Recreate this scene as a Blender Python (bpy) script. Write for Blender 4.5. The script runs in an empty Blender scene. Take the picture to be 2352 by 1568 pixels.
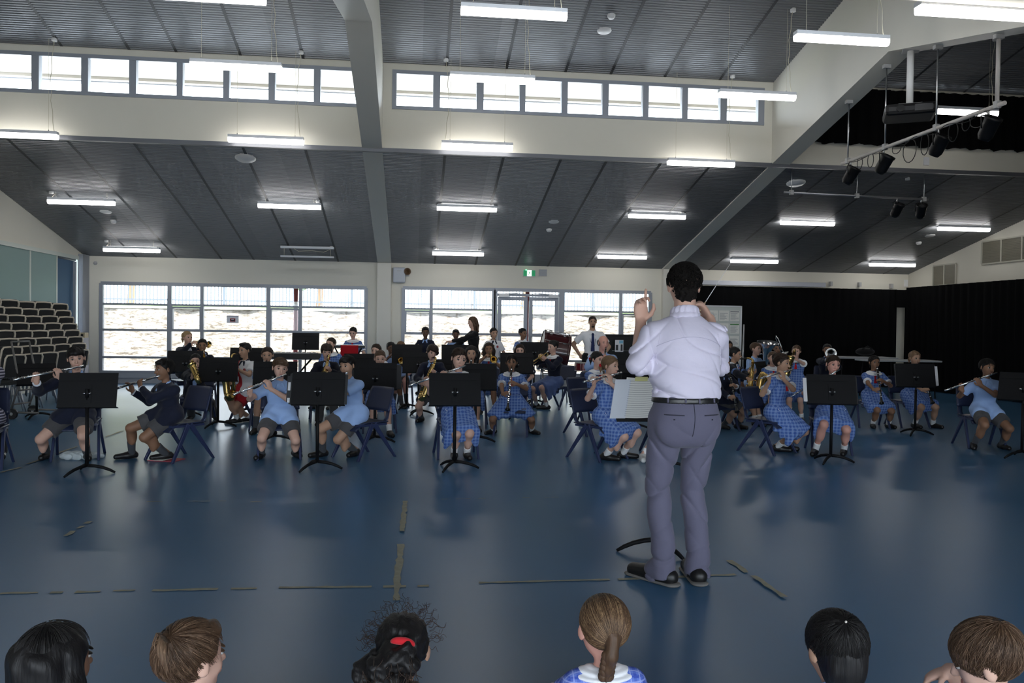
import bpy, bmesh, math, random
import numpy as np
from mathutils import Vector, Matrix, noise as mnoise

random.seed(7)
PI = math.pi
SC = bpy.context.scene
COL = SC.collection

# ------------------------------------------------------------------ camera
F_PX = 1892.0                       # focal length in pixels of the 2352 x 1568 frame
YAW, PITCH, ROLL = math.radians(6.848), math.radians(-1.067), math.radians(0.784)
CAM_H = 1.42
_F = Vector((math.sin(YAW)*math.cos(PITCH), math.cos(YAW)*math.cos(PITCH), math.sin(PITCH)))
_R = Vector((math.cos(YAW), -math.sin(YAW), 0))
_U = _R.cross(_F)
CR = _R*math.cos(ROLL)+_U*math.sin(ROLL)
CU = -_R*math.sin(ROLL)+_U*math.cos(ROLL)
cam_d = bpy.data.cameras.new('camera')
cam_d.sensor_width = 36.0
cam_d.lens = F_PX/2352*36.0
cam_d.clip_start = 0.05
cam_d.clip_end = 300
cam = bpy.data.objects.new('camera', cam_d)
COL.objects.link(cam)
cam.matrix_world = Matrix(((CR.x, CU.x, -_F.x, 0), (CR.y, CU.y, -_F.y, 0), (CR.z, CU.z, -_F.z, CAM_H), (0, 0, 0, 1)))
SC.camera = cam

# ------------------------------------------------------------------ world, sun, exposure
SC.view_settings.view_transform = 'Standard'
SC.view_settings.look = 'None'
SC.view_settings.gamma = 1.0
SC.view_settings.use_curve_mapping = False
SC.view_settings.exposure = 1.55
SC.cycles.use_denoising = True
SC.cycles.max_bounces = 7
SC.cycles.diffuse_bounces = 4
SC.cycles.glossy_bounces = 3
SC.cycles.transparent_max_bounces = 12
SC.cycles.sample_clamp_indirect = 6.0
SC.cycles.use_adaptive_sampling = True
SC.cycles.adaptive_threshold = 0.02
world = bpy.data.worlds.new('sky')
SC.world = world
world.use_nodes = True
_bg = world.node_tree.nodes['Background']
_bg.inputs[0].default_value = (0.80, 0.90, 1.0, 1)
_bg.inputs[1].default_value = 3.2
sun_d = bpy.data.lights.new('sun', 'SUN')
sun_d.energy = 9.0
sun_d.angle = math.radians(0.6)
sun_d.color = (1.0, 0.93, 0.82)
sun = bpy.data.objects.new('sun', sun_d)
COL.objects.link(sun)
sun.rotation_euler = (math.radians(34), math.radians(20), 0)

def portal(name, loc, rot, sx, sy):
    d = bpy.data.lights.new(name, 'AREA')
    d.shape = 'RECTANGLE'; d.size = sx; d.size_y = sy
    d.cycles.is_portal = True
    o = bpy.data.objects.new(name, d)
    o.location = loc; o.rotation_euler = rot
    COL.objects.link(o)
portal('sky_portal', (-4.05, 19.95, 1.25), (-PI/2, 0, 0), 6.0, 2.1)
portal('sky_portal', (2.75, 19.95, 1.15), (-PI/2, 0, 0), 6.1, 2.3)
portal('sky_portal', (-4.1, 13.75, 5.2), (-PI/2, 0, 0), 6.5, 0.7)
portal('sky_portal', (2.75, 13.75, 5.2), (-PI/2, 0, 0), 6.4, 0.7)
portal('sky_portal', (.35, -2.0, 1.27), (PI/2, 0, 0), 14.4, 2.3)
portal('sky_portal', (-.8, 6.35, 5.2), (PI/2, 0, 0), 13.2, 0.7)

# ------------------------------------------------------------------ projection helpers (pixel of the photograph -> point in the room)
def ray(u, v):
    return _F + CR*((u-1176)/F_PX) - CU*((v-784)/F_PX)
def atY(u, v, Y):
    r = ray(u, v); t = Y/r.y
    return Vector((r.x*t, Y, CAM_H+r.z*t))
def atX(u, v, X):
    r = ray(u, v); t = X/r.x
    return Vector((X, r.y*t, CAM_H+r.z*t))
def atZ(u, v, z=0.0):
    r = ray(u, v); t = (z-CAM_H)/r.z
    return Vector((r.x*t, r.y*t, z))

# ------------------------------------------------------------------ object helpers
def tag(o, label=None, cat=None, group=None, kind=None):
    if label: o['label'] = label
    if cat: o['category'] = cat
    if group: o['group'] = group
    if kind: o['kind'] = kind
    return o
def empty(name, loc=(0, 0, 0), rz=0.0, label=None, cat=None, group=None):
    o = bpy.data.objects.new(name, None)
    o.empty_display_size = 0.1
    o.location = loc; o.rotation_euler = (0, 0, rz)
    COL.objects.link(o)
    return tag(o, label, cat, group)
def link_mesh(name, me, parent=None):
    o = bpy.data.objects.new(name, me)
    COL.objects.link(o)
    if parent: o.parent = parent
    return o
def kids(o):
    return [c for c in o.children]
def copy_tree(o, parent=None):
    c = o.copy(); COL.objects.link(c)
    c.parent = parent
    for ch in list(o.children):
        copy_tree(ch, c)
    return c

class MB:
    """collects shapes, then links them as one mesh"""
    def __init__(s):
        s.bm = bmesh.new()
    def box(s, x0, x1, y0, y1, z0, z1, mi=0, M=None, bev=0.0):
        r = bmesh.ops.create_cube(s.bm, size=1.0)
        vs = r['verts']
        for v in vs:
            v.co = Vector((x0+(v.co.x+.5)*(x1-x0), y0+(v.co.y+.5)*(y1-y0), z0+(v.co.z+.5)*(z1-z0)))
        if bev > 0:
            es = list({e for v in vs for e in v.link_edges})
            b = bmesh.ops.bevel(s.bm, geom=es, offset=bev, segments=2, profile=.5, affect='EDGES')
            vs = list({v for f in b['faces'] for v in f.verts} | {v for v in vs if v.is_valid})
        for f in {f for v in vs for f in v.link_faces}: f.material_index = mi
        if M is not None:
            for v in vs: v.co = M @ v.co
        return s
    def tube(s, pts, rad, n=10, mi=0, cap=True, M=None, flat=1.0):
        pts = [Vector(p) for p in pts]
        rs = rad if isinstance(rad, (list, tuple)) else [rad]*len(pts)
        rings = []
        t0 = (pts[1]-pts[0]).normalized()
        a = Vector((0, 0, 1)) if abs(t0.z) < .9 else Vector((1, 0, 0))
        nx = t0.cross(a).normalized()
        for i, p in enumerate(pts):
            if i == 0: t = pts[1]-pts[0]
            elif i == len(pts)-1: t = pts[-1]-pts[-2]
            else: t = (pts[i+1]-p).normalized()+(p-pts[i-1]).normalized()
            t = t.normalized() if t.length > 1e-9 else t0
            nx = (nx - t*nx.dot(t))
            nx = nx.normalized() if nx.length > 1e-6 else t.orthogonal().normalized()
            ny = t.cross(nx)
            ring = []
            for k in range(n):
                q = 2*PI*k/n
                c = p+nx*(math.cos(q)*rs[i])+ny*(math.sin(q)*rs[i]*flat)
                ring.append(s.bm.verts.new(M @ c if M is not None else c))
            rings.append(ring)
        for i in range(len(rings)-1):
            A, B = rings[i], rings[i+1]
            for k in range(n):
                f = s.bm.faces.new((A[k], A[(k+1) % n], B[(k+1) % n], B[k])); f.smooth = True; f.material_index = mi
        if cap:
            for ring, rev in ((rings[0], True), (rings[-1], False)):
                f = s.bm.faces.new(ring[::-1] if rev else ring); f.material_index = mi
        return s
    def lathe(s, prof, n=16, mi=0, M=None, close=False):
        rings = []
        for r, z in prof:
            ring = []
            for k in range(n):
                q = 2*PI*k/n
                c = Vector((math.cos(q)*max(r, 1e-5), math.sin(q)*max(r, 1e-5), z))
                ring.append(s.bm.verts.new(M @ c if M is not None else c))
            rings.append(ring)
        for i in range(len(rings)-1):
            A, B = rings[i], rings[i+1]
            for k in range(n):
                f = s.bm.faces.new((A[k], A[(k+1) % n], B[(k+1) % n], B[k])); f.smooth = True; f.material_index = mi
        return s
    def sphere(s, c, r, seg=12, mi=0, M=None):
        rr = r if isinstance(r, (tuple, list)) else (r, r, r)
        T = Matrix.Translation(c) @ Matrix.Diagonal((rr[0], rr[1], rr[2], 1))
        if M is not None: T = M @ T
        q = bmesh.ops.create_uvsphere(s.bm, u_segments=seg, v_segments=max(6, seg//2+1), radius=1.0, matrix=T)
        for f in {f for v in q['verts'] for f in v.link_faces}: f.smooth = True; f.material_index = mi
        return s
    def quad(s, a, b, c, d, mi=0):
        f = s.bm.faces.new([s.bm.verts.new(Vector(p)) for p in (a, b, c, d)]); f.material_index = mi
        return s
    def prism(s, poly, axis, a, b, mi=0):
        """extrude a 2-D polygon along an axis from a to b"""
        def P(p, t):
            if axis == 0: return Vector((t, p[0], p[1]))
            if axis == 1: return Vector((p[0], t, p[1]))
            return Vector((p[0], p[1], t))
        A = [s.bm.verts.new(P(p, a)) for p in poly]; B = [s.bm.verts.new(P(p, b)) for p in poly]
        n = len(poly)
        fs = [s.bm.faces.new(A), s.bm.faces.new(B[::-1])]
        for i in range(n): fs.append(s.bm.faces.new((A[i], B[i], B[(i+1) % n], A[(i+1) % n])))
        for f in fs: f.material_index = mi
        return s
    def grid(s, fn, nu, nv, mi=0, smooth=True, closed_u=False):
        V = [[s.bm.verts.new(Vector(fn(i/nu, j/nv))) for j in range(nv+1)] for i in range(nu+1)]
        for i in range(nu):
            for j in range(nv):
                f = s.bm.faces.new((V[i][j], V[i+1][j], V[i+1][j+1], V[i][j+1])); f.smooth = smooth; f.material_index = mi
        return s
    def slab(s, fn, nu, nv, th, mi=0):
        """grid fn(u,v)->(point, normal) given thickness th"""
        T = [[fn(i/nu, j/nv) for j in range(nv+1)] for i in range(nu+1)]
        A = [[s.bm.verts.new(Vector(p)+Vector(n)*th/2) for p, n in row] for row in T]
        B = [[s.bm.verts.new(Vector(p)-Vector(n)*th/2) for p, n in row] for row in T]
        def q(*v):
            f = s.bm.faces.new(v); f.smooth = True; f.material_index = mi
        for i in range(nu):
            for j in range(nv):
                q(A[i][j], A[i+1][j], A[i+1][j+1], A[i][j+1])
                q(B[i][j], B[i][j+1], B[i+1][j+1], B[i+1][j])
        for i in range(nu):
            q(A[i][0], B[i][0], B[i+1][0], A[i+1][0]); q(A[i+1][nv], B[i+1][nv], B[i][nv], A[i][nv])
        for j in range(nv):
            q(A[0][j+1], B[0][j+1], B[0][j], A[0][j]); q(A[nu][j], B[nu][j], B[nu][j+1], A[nu][j+1])
        return s
    def build(s, name, mat, parent=None, fix=True):
        if fix: bmesh.ops.recalc_face_normals(s.bm, faces=s.bm.faces)
        me = bpy.data.meshes.new(name)
        s.bm.to_mesh(me); s.bm.free()
        for m in (mat if isinstance(mat, (list, tuple)) else [mat]): me.materials.append(m)
        return link_mesh(name, me, parent)

# ------------------------------------------------------------------ materials
def nt(m): return m.node_tree.nodes, m.node_tree.links
def mat(name, col, rough=.6, metal=0.0, spec=.5, bump=0.0, bscale=60.0, var=0.0, vscale=4.0, emit=None, estr=0.0, alpha=1.0, sheen=0.0, coat=0.0):
    m = bpy.data.materials.new(name); m.use_nodes = True
    N, L = nt(m); b = N['Principled BSDF']
    c = (col[0], col[1], col[2], 1)
    b.inputs['Base Color'].default_value = c
    b.inputs['Roughness'].default_value = rough
    b.inputs['Metallic'].default_value = metal
    b.inputs['Specular IOR Level'].default_value = spec
    if sheen: b.inputs['Sheen Weight'].default_value = sheen
    if coat: b.inputs['Coat Weight'].default_value = coat
    if emit:
        b.inputs['Emission Color'].default_value = (emit[0], emit[1], emit[2], 1); b.inputs['Emission Strength'].default_value = estr
    if var > 0 or bump > 0:
        tc = N.new('ShaderNodeTexCoord')
    if var > 0:
        n = N.new('ShaderNodeTexNoise'); n.inputs['Scale'].default_value = vscale; n.inputs['Detail'].default_value = 4
        L.new(tc.outputs['Object'], n.inputs['Vector'])
        mx = N.new('ShaderNodeMix'); mx.data_type = 'RGBA'
        mx.inputs['A'].default_value = tuple(max(0, x*(1-var)) for x in col)+(1,)
        mx.inputs['B'].default_value = tuple(min(1, x*(1+var)) for x in col)+(1,)
        L.new(n.outputs['Fac'], mx.inputs['Factor']); L.new(mx.outputs['Result'], b.inputs['Base Color'])
    if bump > 0:
        n2 = N.new('ShaderNodeTexNoise'); n2.inputs['Scale'].default_value = bscale; n2.inputs['Detail'].default_value = 3
        L.new(tc.outputs['Object'], n2.inputs['Vector'])
        bp = N.new('ShaderNodeBump'); bp.inputs['Strength'].default_value = bump; bp.inputs['Distance'].default_value = .02
        L.new(n2.outputs['Fac'], bp.inputs['Height']); L.new(bp.outputs['Normal'], b.inputs['Normal'])
    return m
def mth(N, L, op, a, b=None, c=None):
    n = N.new('ShaderNodeMath'); n.operation = op
    for i, x in enumerate((a, b, c)):
        if x is None: continue
        if isinstance(x, (int, float)): n.inputs[i].default_value = x
        else: L.new(x, n.inputs[i])
    return n.outputs[0]
def glass_mat(name, tint=(1, 1, 1), refl=.06):
    m = bpy.data.materials.new(name); m.use_nodes = True
    N, L = nt(m); N.remove(N['Principled BSDF'])
    tr = N.new('ShaderNodeBsdfTransparent'); tr.inputs[0].default_value = (*tint, 1)
    gl = N.new('ShaderNodeBsdfGlossy'); gl.inputs['Roughness'].default_value = .02
    fr = N.new('ShaderNodeFresnel'); fr.inputs[0].default_value = 1.45
    mx = N.new('ShaderNodeMixShader')
    L.new(fr.outputs[0], mx.inputs[0]); L.new(tr.outputs[0], mx.inputs[1]); L.new(gl.outputs[0], mx.inputs[2])
    L.new(mx.outputs[0], N['Material Output'].inputs['Surface'])
    return m
# ================================================================== the hall
YW, YC, XL, XR = 19.70, 13.52, -7.40, 12.53
ZE, SL = 2.89, 0.2233               # eave height at the back wall, slope of the roof
ZF = ZE+SL*(YW-YC)                  # top of the lower ceiling
ZC = 5.64                           # foot of the upper ceiling
YR = 10.05; ZR = ZC+SL*(YC-YR)      # ridge; the front half mirrors the back half
YC2 = 2*YR-YC                       # front clerestory
YF = -1.7; ZFR = ZF-SL*(YC2-YF)
def zlow(y): return ZE+SL*(YW-y)
def zup(y): return ZC+SL*(YC-y) if y >= YR else (ZR-SL*(YR-y) if y > YC2 else ZF-SL*(YC2-y))

m_wall = mat('cream_paint', (.72, .69, .60), .75, bump=.03, bscale=40, var=.03, vscale=1.5)
m_beam = mat('cream_steel_paint', (.70, .675, .60), .5, var=.02)
m_alu = mat('grey_window_metal', (.30, .32, .36), .45, metal=.3)
m_alu_d = mat('dark_window_metal', (.12, .125, .14), .45, metal=.3)
m_glass = glass_mat('window_glass')
m_black = mat('black_plastic', (.012, .012, .013), .45)
m_white = mat('white_enamel', (.80, .80, .80), .35)
m_grey = mat('grey_plastic', (.42, .42, .42), .5)
m_steel = mat('bright_steel', (.62, .62, .63), .3, metal=1.0)
m_soffit = mat('cream_boards', (.36, .33, .285), .7)

def floor_mat():
    m = bpy.data.materials.new('blue_vinyl'); m.use_nodes = True
    N, L = nt(m); b = N['Principled BSDF']
    tc = N.new('ShaderNodeTexCoord')
    n = N.new('ShaderNodeTexNoise'); n.inputs['Scale'].default_value = .8; n.inputs['Detail'].default_value = 2; n.inputs['Roughness'].default_value = .5
    L.new(tc.outputs['Object'], n.inputs['Vector'])
    cr = N.new('ShaderNodeValToRGB')
    cr.color_ramp.elements[0].position = .3; cr.color_ramp.elements[0].color = (.050, .140, .262, 1)
    cr.color_ramp.elements[1].position = .7; cr.color_ramp.elements[1].color = (.060, .155, .278, 1)
    L.new(n.outputs['Fac'], cr.inputs[0])
    L.new(cr.outputs[0], b.inputs['Base Color'])
    b.inputs['Roughness'].default_value = .285
    b.inputs['Specular IOR Level'].default_value = .22
    return m
m_floor = floor_mat()
tag(MB().box(XL-.3, XR+.3, YF-.3, YW+.25, -.2, 0).build('floor', m_floor), kind='structure')
tag(MB().box(-30, 30, -30, YF-.3, -.15, -.05).build('paving_front', mat('grey_paving', (.22, .21, .20), .9)), kind='structure')

def ceil_mat():
    m = bpy.data.materials.new('ribbed_grey_ceiling'); m.use_nodes = True
    N, L = nt(m); b = N['Principled BSDF']
    tc = N.new('ShaderNodeTexCoord'); sx = N.new('ShaderNodeSeparateXYZ')
    L.new(tc.outputs['Object'], sx.inputs[0])
    panel = mth(N, L, 'FLOOR', mth(N, L, 'DIVIDE', mth(N, L, 'ADD', sx.outputs[0], 20.6), 1.15))
    wn = N.new('ShaderNodeTexWhiteNoise'); wn.noise_dimensions = '1D'; L.new(panel, wn.inputs['W'])
    st = N.new('ShaderNodeTexNoise'); st.inputs['Scale'].default_value = 1; st.inputs['Detail'].default_value = 3
    mp = N.new('ShaderNodeMapping'); mp.inputs['Scale'].default_value = (.5, 30, 1)
    L.new(tc.outputs['Object'], mp.inputs[0]); L.new(mp.outputs[0], st.inputs['Vector'])
    f = mth(N, L, 'ADD', mth(N, L, 'MULTIPLY', wn.outputs[0], .5), mth(N, L, 'MULTIPLY', st.outputs['Fac'], .5))
    cr = N.new('ShaderNodeValToRGB')
    cr.color_ramp.elements[0].position = .1; cr.color_ramp.elements[0].color = (.15, .158, .172, 1)
    cr.color_ramp.elements[1].position = .9; cr.color_ramp.elements[1].color = (.23, .238, .252, 1)
    L.new(f, cr.inputs[0]); L.new(cr.outputs[0], b.inputs['Base Color'])
    b.inputs['Roughness'].default_value = .40; b.inputs['Metallic'].default_value = .45
    return m
m_ceil = ceil_mat()
m_seam = mat('dark_seam', (.03, .032, .036), .5)

def ribbed(name, x0, x1, y0, z0, y1, z1, pitch=.06, h=.014):
    """ribbed sheet between two edge lines, ribs running along X"""
    L_ = math.hypot(y1-y0, z1-z0); n = int(L_/pitch)
    ty, tz = (y1-y0)/L_, (z1-z0)/L_
    ny, nz = (tz, -ty) if -ty < 0 else (-tz, ty)
    prof = []
    for i in range(n):
        for a, d in ((0, 0), (.30, 0), (.42, h), (.88, h)):
            s = (i+a)*pitch
            prof.append((y0+ty*s+ny*d, z0+tz*s+nz*d))
    prof.append((y1, z1))
    bm = bmesh.new()
    A = [bm.verts.new((x0, p[0], p[1])) for p in prof]; B = [bm.verts.new((x1, p[0], p[1])) for p in prof]
    for i in range(len(prof)-1): bm.faces.new((A[i], A[i+1], B[i+1], B[i]))
    # backing above the ribs keeps daylight out
    q = [bm.verts.new(c) for c in ((x0, y0-ny*.05, z0-nz*.05), (x1, y0-ny*.05, z0-nz*.05), (x1, y1-ny*.05, z1-nz*.05), (x0, y1-ny*.05, z1-nz*.05))]
    bm.faces.new(q)
    me = bpy.data.meshes.new(name); bm.to_mesh(me); bm.free(); me.materials.append(m_ceil)
    return tag(link_mesh(name, me), kind='structure')
XP = [(-.85, -.53), (6.05, 6.37)]   # the two portal frames
ribbed('ceiling_lower', XL, XR, YW+.02, ZE-SL*.02, YC, ZF)
ribbed('ceiling_upper', XL, XR, YC, ZC, YR, ZR)
ribbed('ceiling_front_upper', XL, XR, YC2, ZC, YR, ZR)
ribbed('ceiling_front_lower', XL, XR, YF, ZFR, YC2, ZF)

# seams between the ceiling sheets, running down the slope
sm = MB()
def seam(x, ya, yb, fz, w=.022):
    def P(y, dx): return (x+dx, y, fz(y)-.016)
    sm.quad(P(ya, -w), P(ya, w), P(yb, w), P(yb, -w))
SEAMS_L = [(145, 313.7), (300, 319), (411, 322), (553, 327), (699, 329), (1023, 340), (1159, 345), (1292, 352), (1398, 356), (1524, 362), (1640, 367)]
for u, v in SEAMS_L:
    seam(atY(u, v, YC).x, YC+.02, YW, zlow)
for u, v in [(143, 107), (298, 114), (406, 119), (553, 126), (697, 131), (1026, 149), (1163, 157), (1298, 164), (1402, 170), (1526, 177), (1652, 189)]:
    seam(atY(u, v, YC).x, YR, YC-.02, zup)
for x in (7.25, 8.4, 9.55, 10.7, 11.85):
    seam(x, YC+.02, YW, zlow); seam(x, YR, YC-.02, zup)
seam(atY(1, 318, YC).x+.02, YC+.02, YW, zlow)
tag(sm.build('trim_1', m_seam), kind='structure')
# dark edge strip where the lower ceiling meets the fascia
tag(MB().box(XL, XR, YC-.03, YC+.05, ZF-.07, ZF-.005).build('trim_2', m_alu_d), kind='structure')

# ---- back wall with its two glazed openings
WL = (-7.05, -1.10, .24, 2.27)      # left window x0,x1,z0,z1
WR = (-.25, 5.78, .24, 2.29)
DX0, DX1, DXM = 1.92, 3.58, 2.75    # double door
b = MB()
def wb(x0, x1, z0, z1, y0=YW, y1=YW+.2): b.box(x0, x1, y0, y1, z0, z1)
wb(XL-.2, WL[0], 0, ZE+.15); wb(WL[0], WL[1], 0, WL[2]); wb(WL[0], WL[1], WL[3], ZE+.15)
wb(WL[1], WR[0], 0, ZE+.15); wb(WR[0], DX0, 0, WR[2]); wb(DX1, WR[1], 0, WR[2]); wb(WR[0], WR[1], WR[3], ZE+.15)
wb(WR[1], XR+.2, 0, ZE+.15)
tag(b.build('wall_back', m_wall), kind='structure')
# fascia and clerestory wall
CB = [(-7.25, -.89), (-.38, 5.90), (6.9, 12.2)]
ZB0, ZB1 = 4.90, 5.53
b = MB()
b.box(XL-.2, XR+.2, YC, YC+.15, ZF-.05, ZB0); b.box(XL-.2, XR+.2, YC, YC+.15, ZB1, ZC+.05)
b.box(XL-.2, CB[0][0], YC, YC+.15, ZB0, ZB1); b.box(CB[0][1], CB[1][0], YC, YC+.15, ZB0, ZB1)
b.box(CB[1][1], CB[2][0], YC, YC+.15, ZB0, ZB1); b.box(CB[2][1], XR+.2, YC, YC+.15, ZB0, ZB1)
tag(b.build('wall_clerestory', m_wall), kind='structure')
# front clerestory wall and its window band (out of the picture, above and behind the camera)
b = MB(); y0, y1 = YC2-.15, YC2
b.box(XL-.2, XR+.2, y0, y1, ZF-.05, ZB0); b.box(XL-.2, XR+.2, y0, y1, ZB1, ZC+.05)
for x0, x1 in ((XL-.2, CB[0][0]), (CB[0][1], CB[1][0]), (CB[1][1], XR+.2)): b.box(x0, x1, y0, y1, ZB0, ZB1)
tag(b.build('wall_clerestory_front', m_wall), kind='structure')
for k in (0, 1):
    w = tag(empty('window_%d' % (10+k)), kind='structure'); f = MB(); x0, x1 = CB[k]
    for i in range(10):
        x = x0+(x1-x0)*i/9; f.box(x-.05, x+.05, y0+.03, y1-.03, ZB0, ZB1)
    f.box(x0, x1, y0+.03, y1-.03, ZB0, ZB0+.05); f.box(x0, x1, y0+.03, y1-.03, ZB1-.05, ZB1); f.build('window_frame', m_alu, w)
    for i in range(9):
        a, c = x0+(x1-x0)*i/9+.05, x0+(x1-x0)*(i+1)/9-.05
        MB().quad((a, y0+.07, ZB0+.05), (c, y0+.07, ZB0+.05), (c, y0+.07, ZB1-.05), (a, y0+.07, ZB1-.05)).build('pane', m_glass, w)
# side walls follow the roof
FRONT = [(YR, ZR+.1), (YC2, ZC+.1), (YC2, ZF+.05), (YF-.2, ZFR+.05)]
side = [(YF-.2, 0), (YW+.2, 0), (YW+.2, ZE+.1), (YC, ZF+.05), (YC, ZC+.1)]+FRONT
sideL = MB()
LW = (15.3, 19.35, .35, 2.78)       # blind-covered window in the left wall
# left wall: pieces around the window
sideL.prism([(YF-.2, 0), (LW[0], 0), (LW[0], zlow(LW[0])+.1), (YC+.15, ZF+.05), (YC+.15, ZC+.1)]+FRONT, 0, XL-.2, XL)
sideL.prism([(LW[1], 0), (YW+.2, 0), (YW+.2, ZE+.1), (LW[1], zlow(LW[1])+.1)], 0, XL-.2, XL)
sideL.prism([(LW[0], 0), (LW[1], 0), (LW[1], LW[2]), (LW[0], LW[2])], 0, XL-.2, XL)
sideL.prism([(LW[0], LW[3]), (LW[1], LW[3]), (LW[1], zlow(LW[1])+.1), (LW[0], zlow(LW[0])+.1)], 0, XL-.2, XL)
tag(sideL.build('wall_left', m_wall), kind='structure')
tag(MB().prism(side, 0, XR, XR+.2).build('wall_right', m_wall), kind='structure')
# front wall behind the camera, with a run of windows
b = MB()
FW = (-6.9, 7.6, .15, 2.38)
b.box(XL-.2, FW[0], YF-.2, YF, 0, ZFR+.1); b.box(FW[1], XR+.2, YF-.2, YF, 0, ZFR+.1)
b.box(FW[0], FW[1], YF-.2, YF, 0, FW[2]); b.box(FW[0], FW[1], YF-.2, YF, FW[3], ZFR+.1)
tag(b.build('wall_front', m_wall), kind='structure')
w5 = empty('window_9'); tag(w5, kind='structure')
f = MB()
for i in range(9):
    x = FW[0]+(FW[1]-FW[0])*i/8
    f.box(x-.04, x+.04, YF-.14, YF-.06, FW[2], FW[3])
f.box(FW[0], FW[1], YF-.14, YF-.06, FW[2], FW[2]+.06); f.box(FW[0], FW[1], YF-.14, YF-.06, FW[3]-.06, FW[3])
f.build('window_frame', m_alu, w5)
for i in range(8):
    x0 = FW[0]+(FW[1]-FW[0])*i/8; x1 = FW[0]+(FW[1]-FW[0])*(i+1)/8
    MB().quad((x0+.04, YF-.1, FW[2]+.06), (x1-.04, YF-.1, FW[2]+.06), (x1-.04, YF-.1, FW[3]-.06), (x0+.04, YF-.1, FW[3]-.06)).build('pane', m_glass, w5)

# portal frames: rafter with a gusset up to the roof, columns at the back wall
def zport(y):
    z0, ya, za = 2.84, 10.05, 5.03
    return z0+(za-z0)*(YW-y)/(YW-ya) if y >= ya else za-SL*(ya-y)
for i, (x0, x1) in enumerate(XP):
    b = MB()
    ys = [YW, 17, 15, YC+.02, YC-.02, 12, 10.05, 8.5, YC2+.02, YC2-.02, 4, 1, YF]
    top = [zlow(YW), zlow(17), zlow(15), ZF, ZC, zup(12), ZR, zup(8.5), ZC, ZF, zup(4), zup(1), ZFR]
    n = len(ys)
    V = {}
    for k, y in enumerate(ys):
        for x in (x0, x1):
            V[(k, x, 0)] = b.bm.verts.new((x, y, zport(y))); V[(k, x, 1)] = b.bm.verts.new((x, y, top[k]+.03))
    for k in range(n-1):
        for x in (x0, x1): b.bm.faces.new((V[(k, x, 0)], V[(k+1, x, 0)], V[(k+1, x, 1)], V[(k, x, 1)]))
        b.bm.faces.new((V[(k, x0, 0)], V[(k, x1, 0)], V[(k+1, x1, 0)], V[(k+1, x0, 0)]))
    b.box(x0, x1, YW-.16, YW, 0, 2.86)
    tag(b.build('trim_%d' % (3+i), m_beam), kind='structure')

# ---- windows of the back wall
_bc = [0]
def bar(m, x0, x1, z0, z1, d=.09, yc=YW+.02):
    _bc[0] += 1; d += .0008*(_bc[0] % 11)
    m.box(x0, x1, yc-d/2, yc+d/2, z0, z1)
def glazed(name, W, vert, horiz, panes, extra=None):
    w = tag(empty(name, ((W[0]+W[1])/2, YW, 0)), kind='structure')
    w.location = (0, 0, 0)
    f = MB()
    bar(f, W[0]-.03, W[0]+.05, W[2], W[3]); bar(f, W[1]-.05, W[1]+.03, W[2], W[3])
    bar(f, W[0], W[1], W[3]-.04, W[3]+.04)
    for x, t in vert: bar(f, x-t/2, x+t/2, W[2], W[3])
    for x0, x1, z, t in horiz: bar(f, x0, x1, z-t/2, z+t/2, .07)
    bar(f, W[0], W[1], W[2]-.02, W[2]+.05, .13)
    if extra: extra(f)
    f.build('window_frame', m_alu, w)
    for x0, x1, z0, z1 in panes:
        MB().quad((x0, YW+.03, z0), (x1, YW+.03, z0), (x1, YW+.03, z1), (x0, YW+.03, z1)).build('pane', m_glass, w)
    return w
VX = [atY(u, 740, YW).x for u in (389, 464, 616, 690)]
H3 = [(1.80), (1.215), (.59)]
def panes_of(xs, zs): return [(a+.02, b_-.02, z0+.01, z1-.01) for a, b_ in zip(xs[:-1], xs[1:]) for z0, z1 in zip(zs[:-1], zs[1:])]
zsL = [WL[2]+.05, .59, 1.215, 1.80, WL[3]-.04]
def sash(f, x0, x1, z0, z1, t=.05):
    bar(f, x0, x0+t, z0, z1, .11); bar(f, x1-t, x1, z0, z1, .11); bar(f, x0, x1, z1-t, z1, .11); bar(f, x0, x1, z0, z0+t*.7, .11)
def exL(f):
    sash(f, VX[0]+.03, VX[1]-.0, 1.215, 1.77); sash(f, VX[2]+.03, VX[3], 1.215, 1.77)
glazed('window_1', WL, [(VX[0], .09), (VX[1], .07), (VX[2], .09), (VX[3], .07)],
       [(WL[0], WL[1], z, .05) for z in H3], panes_of([WL[0]+.03, *VX, WL[1]-.03], zsL), exL)
XR2 = [atY(u, 740, YW).x for u in (990, 1425)]
glazed('window_2', (WR[0], DX0, WR[2], WR[3]), [(XR2[0], .08)], [(WR[0], DX0, z, .05) for z in H3],
       panes_of([WR[0]+.03, XR2[0], DX0-.04], zsL), lambda f: sash(f, WR[0]+.04, XR2[0], 1.215, 1.77))
glazed('window_3', (DX1, WR[1], WR[2], WR[3]), [(XR2[1], .08)], [(DX1, WR[1], z, .05) for z in H3],
       panes_of([DX1+.04, XR2[1], WR[1]-.03], zsL), lambda f: sash(f, XR2[1]+.02, WR[1]-.04, 1.215, 1.77))
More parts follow.
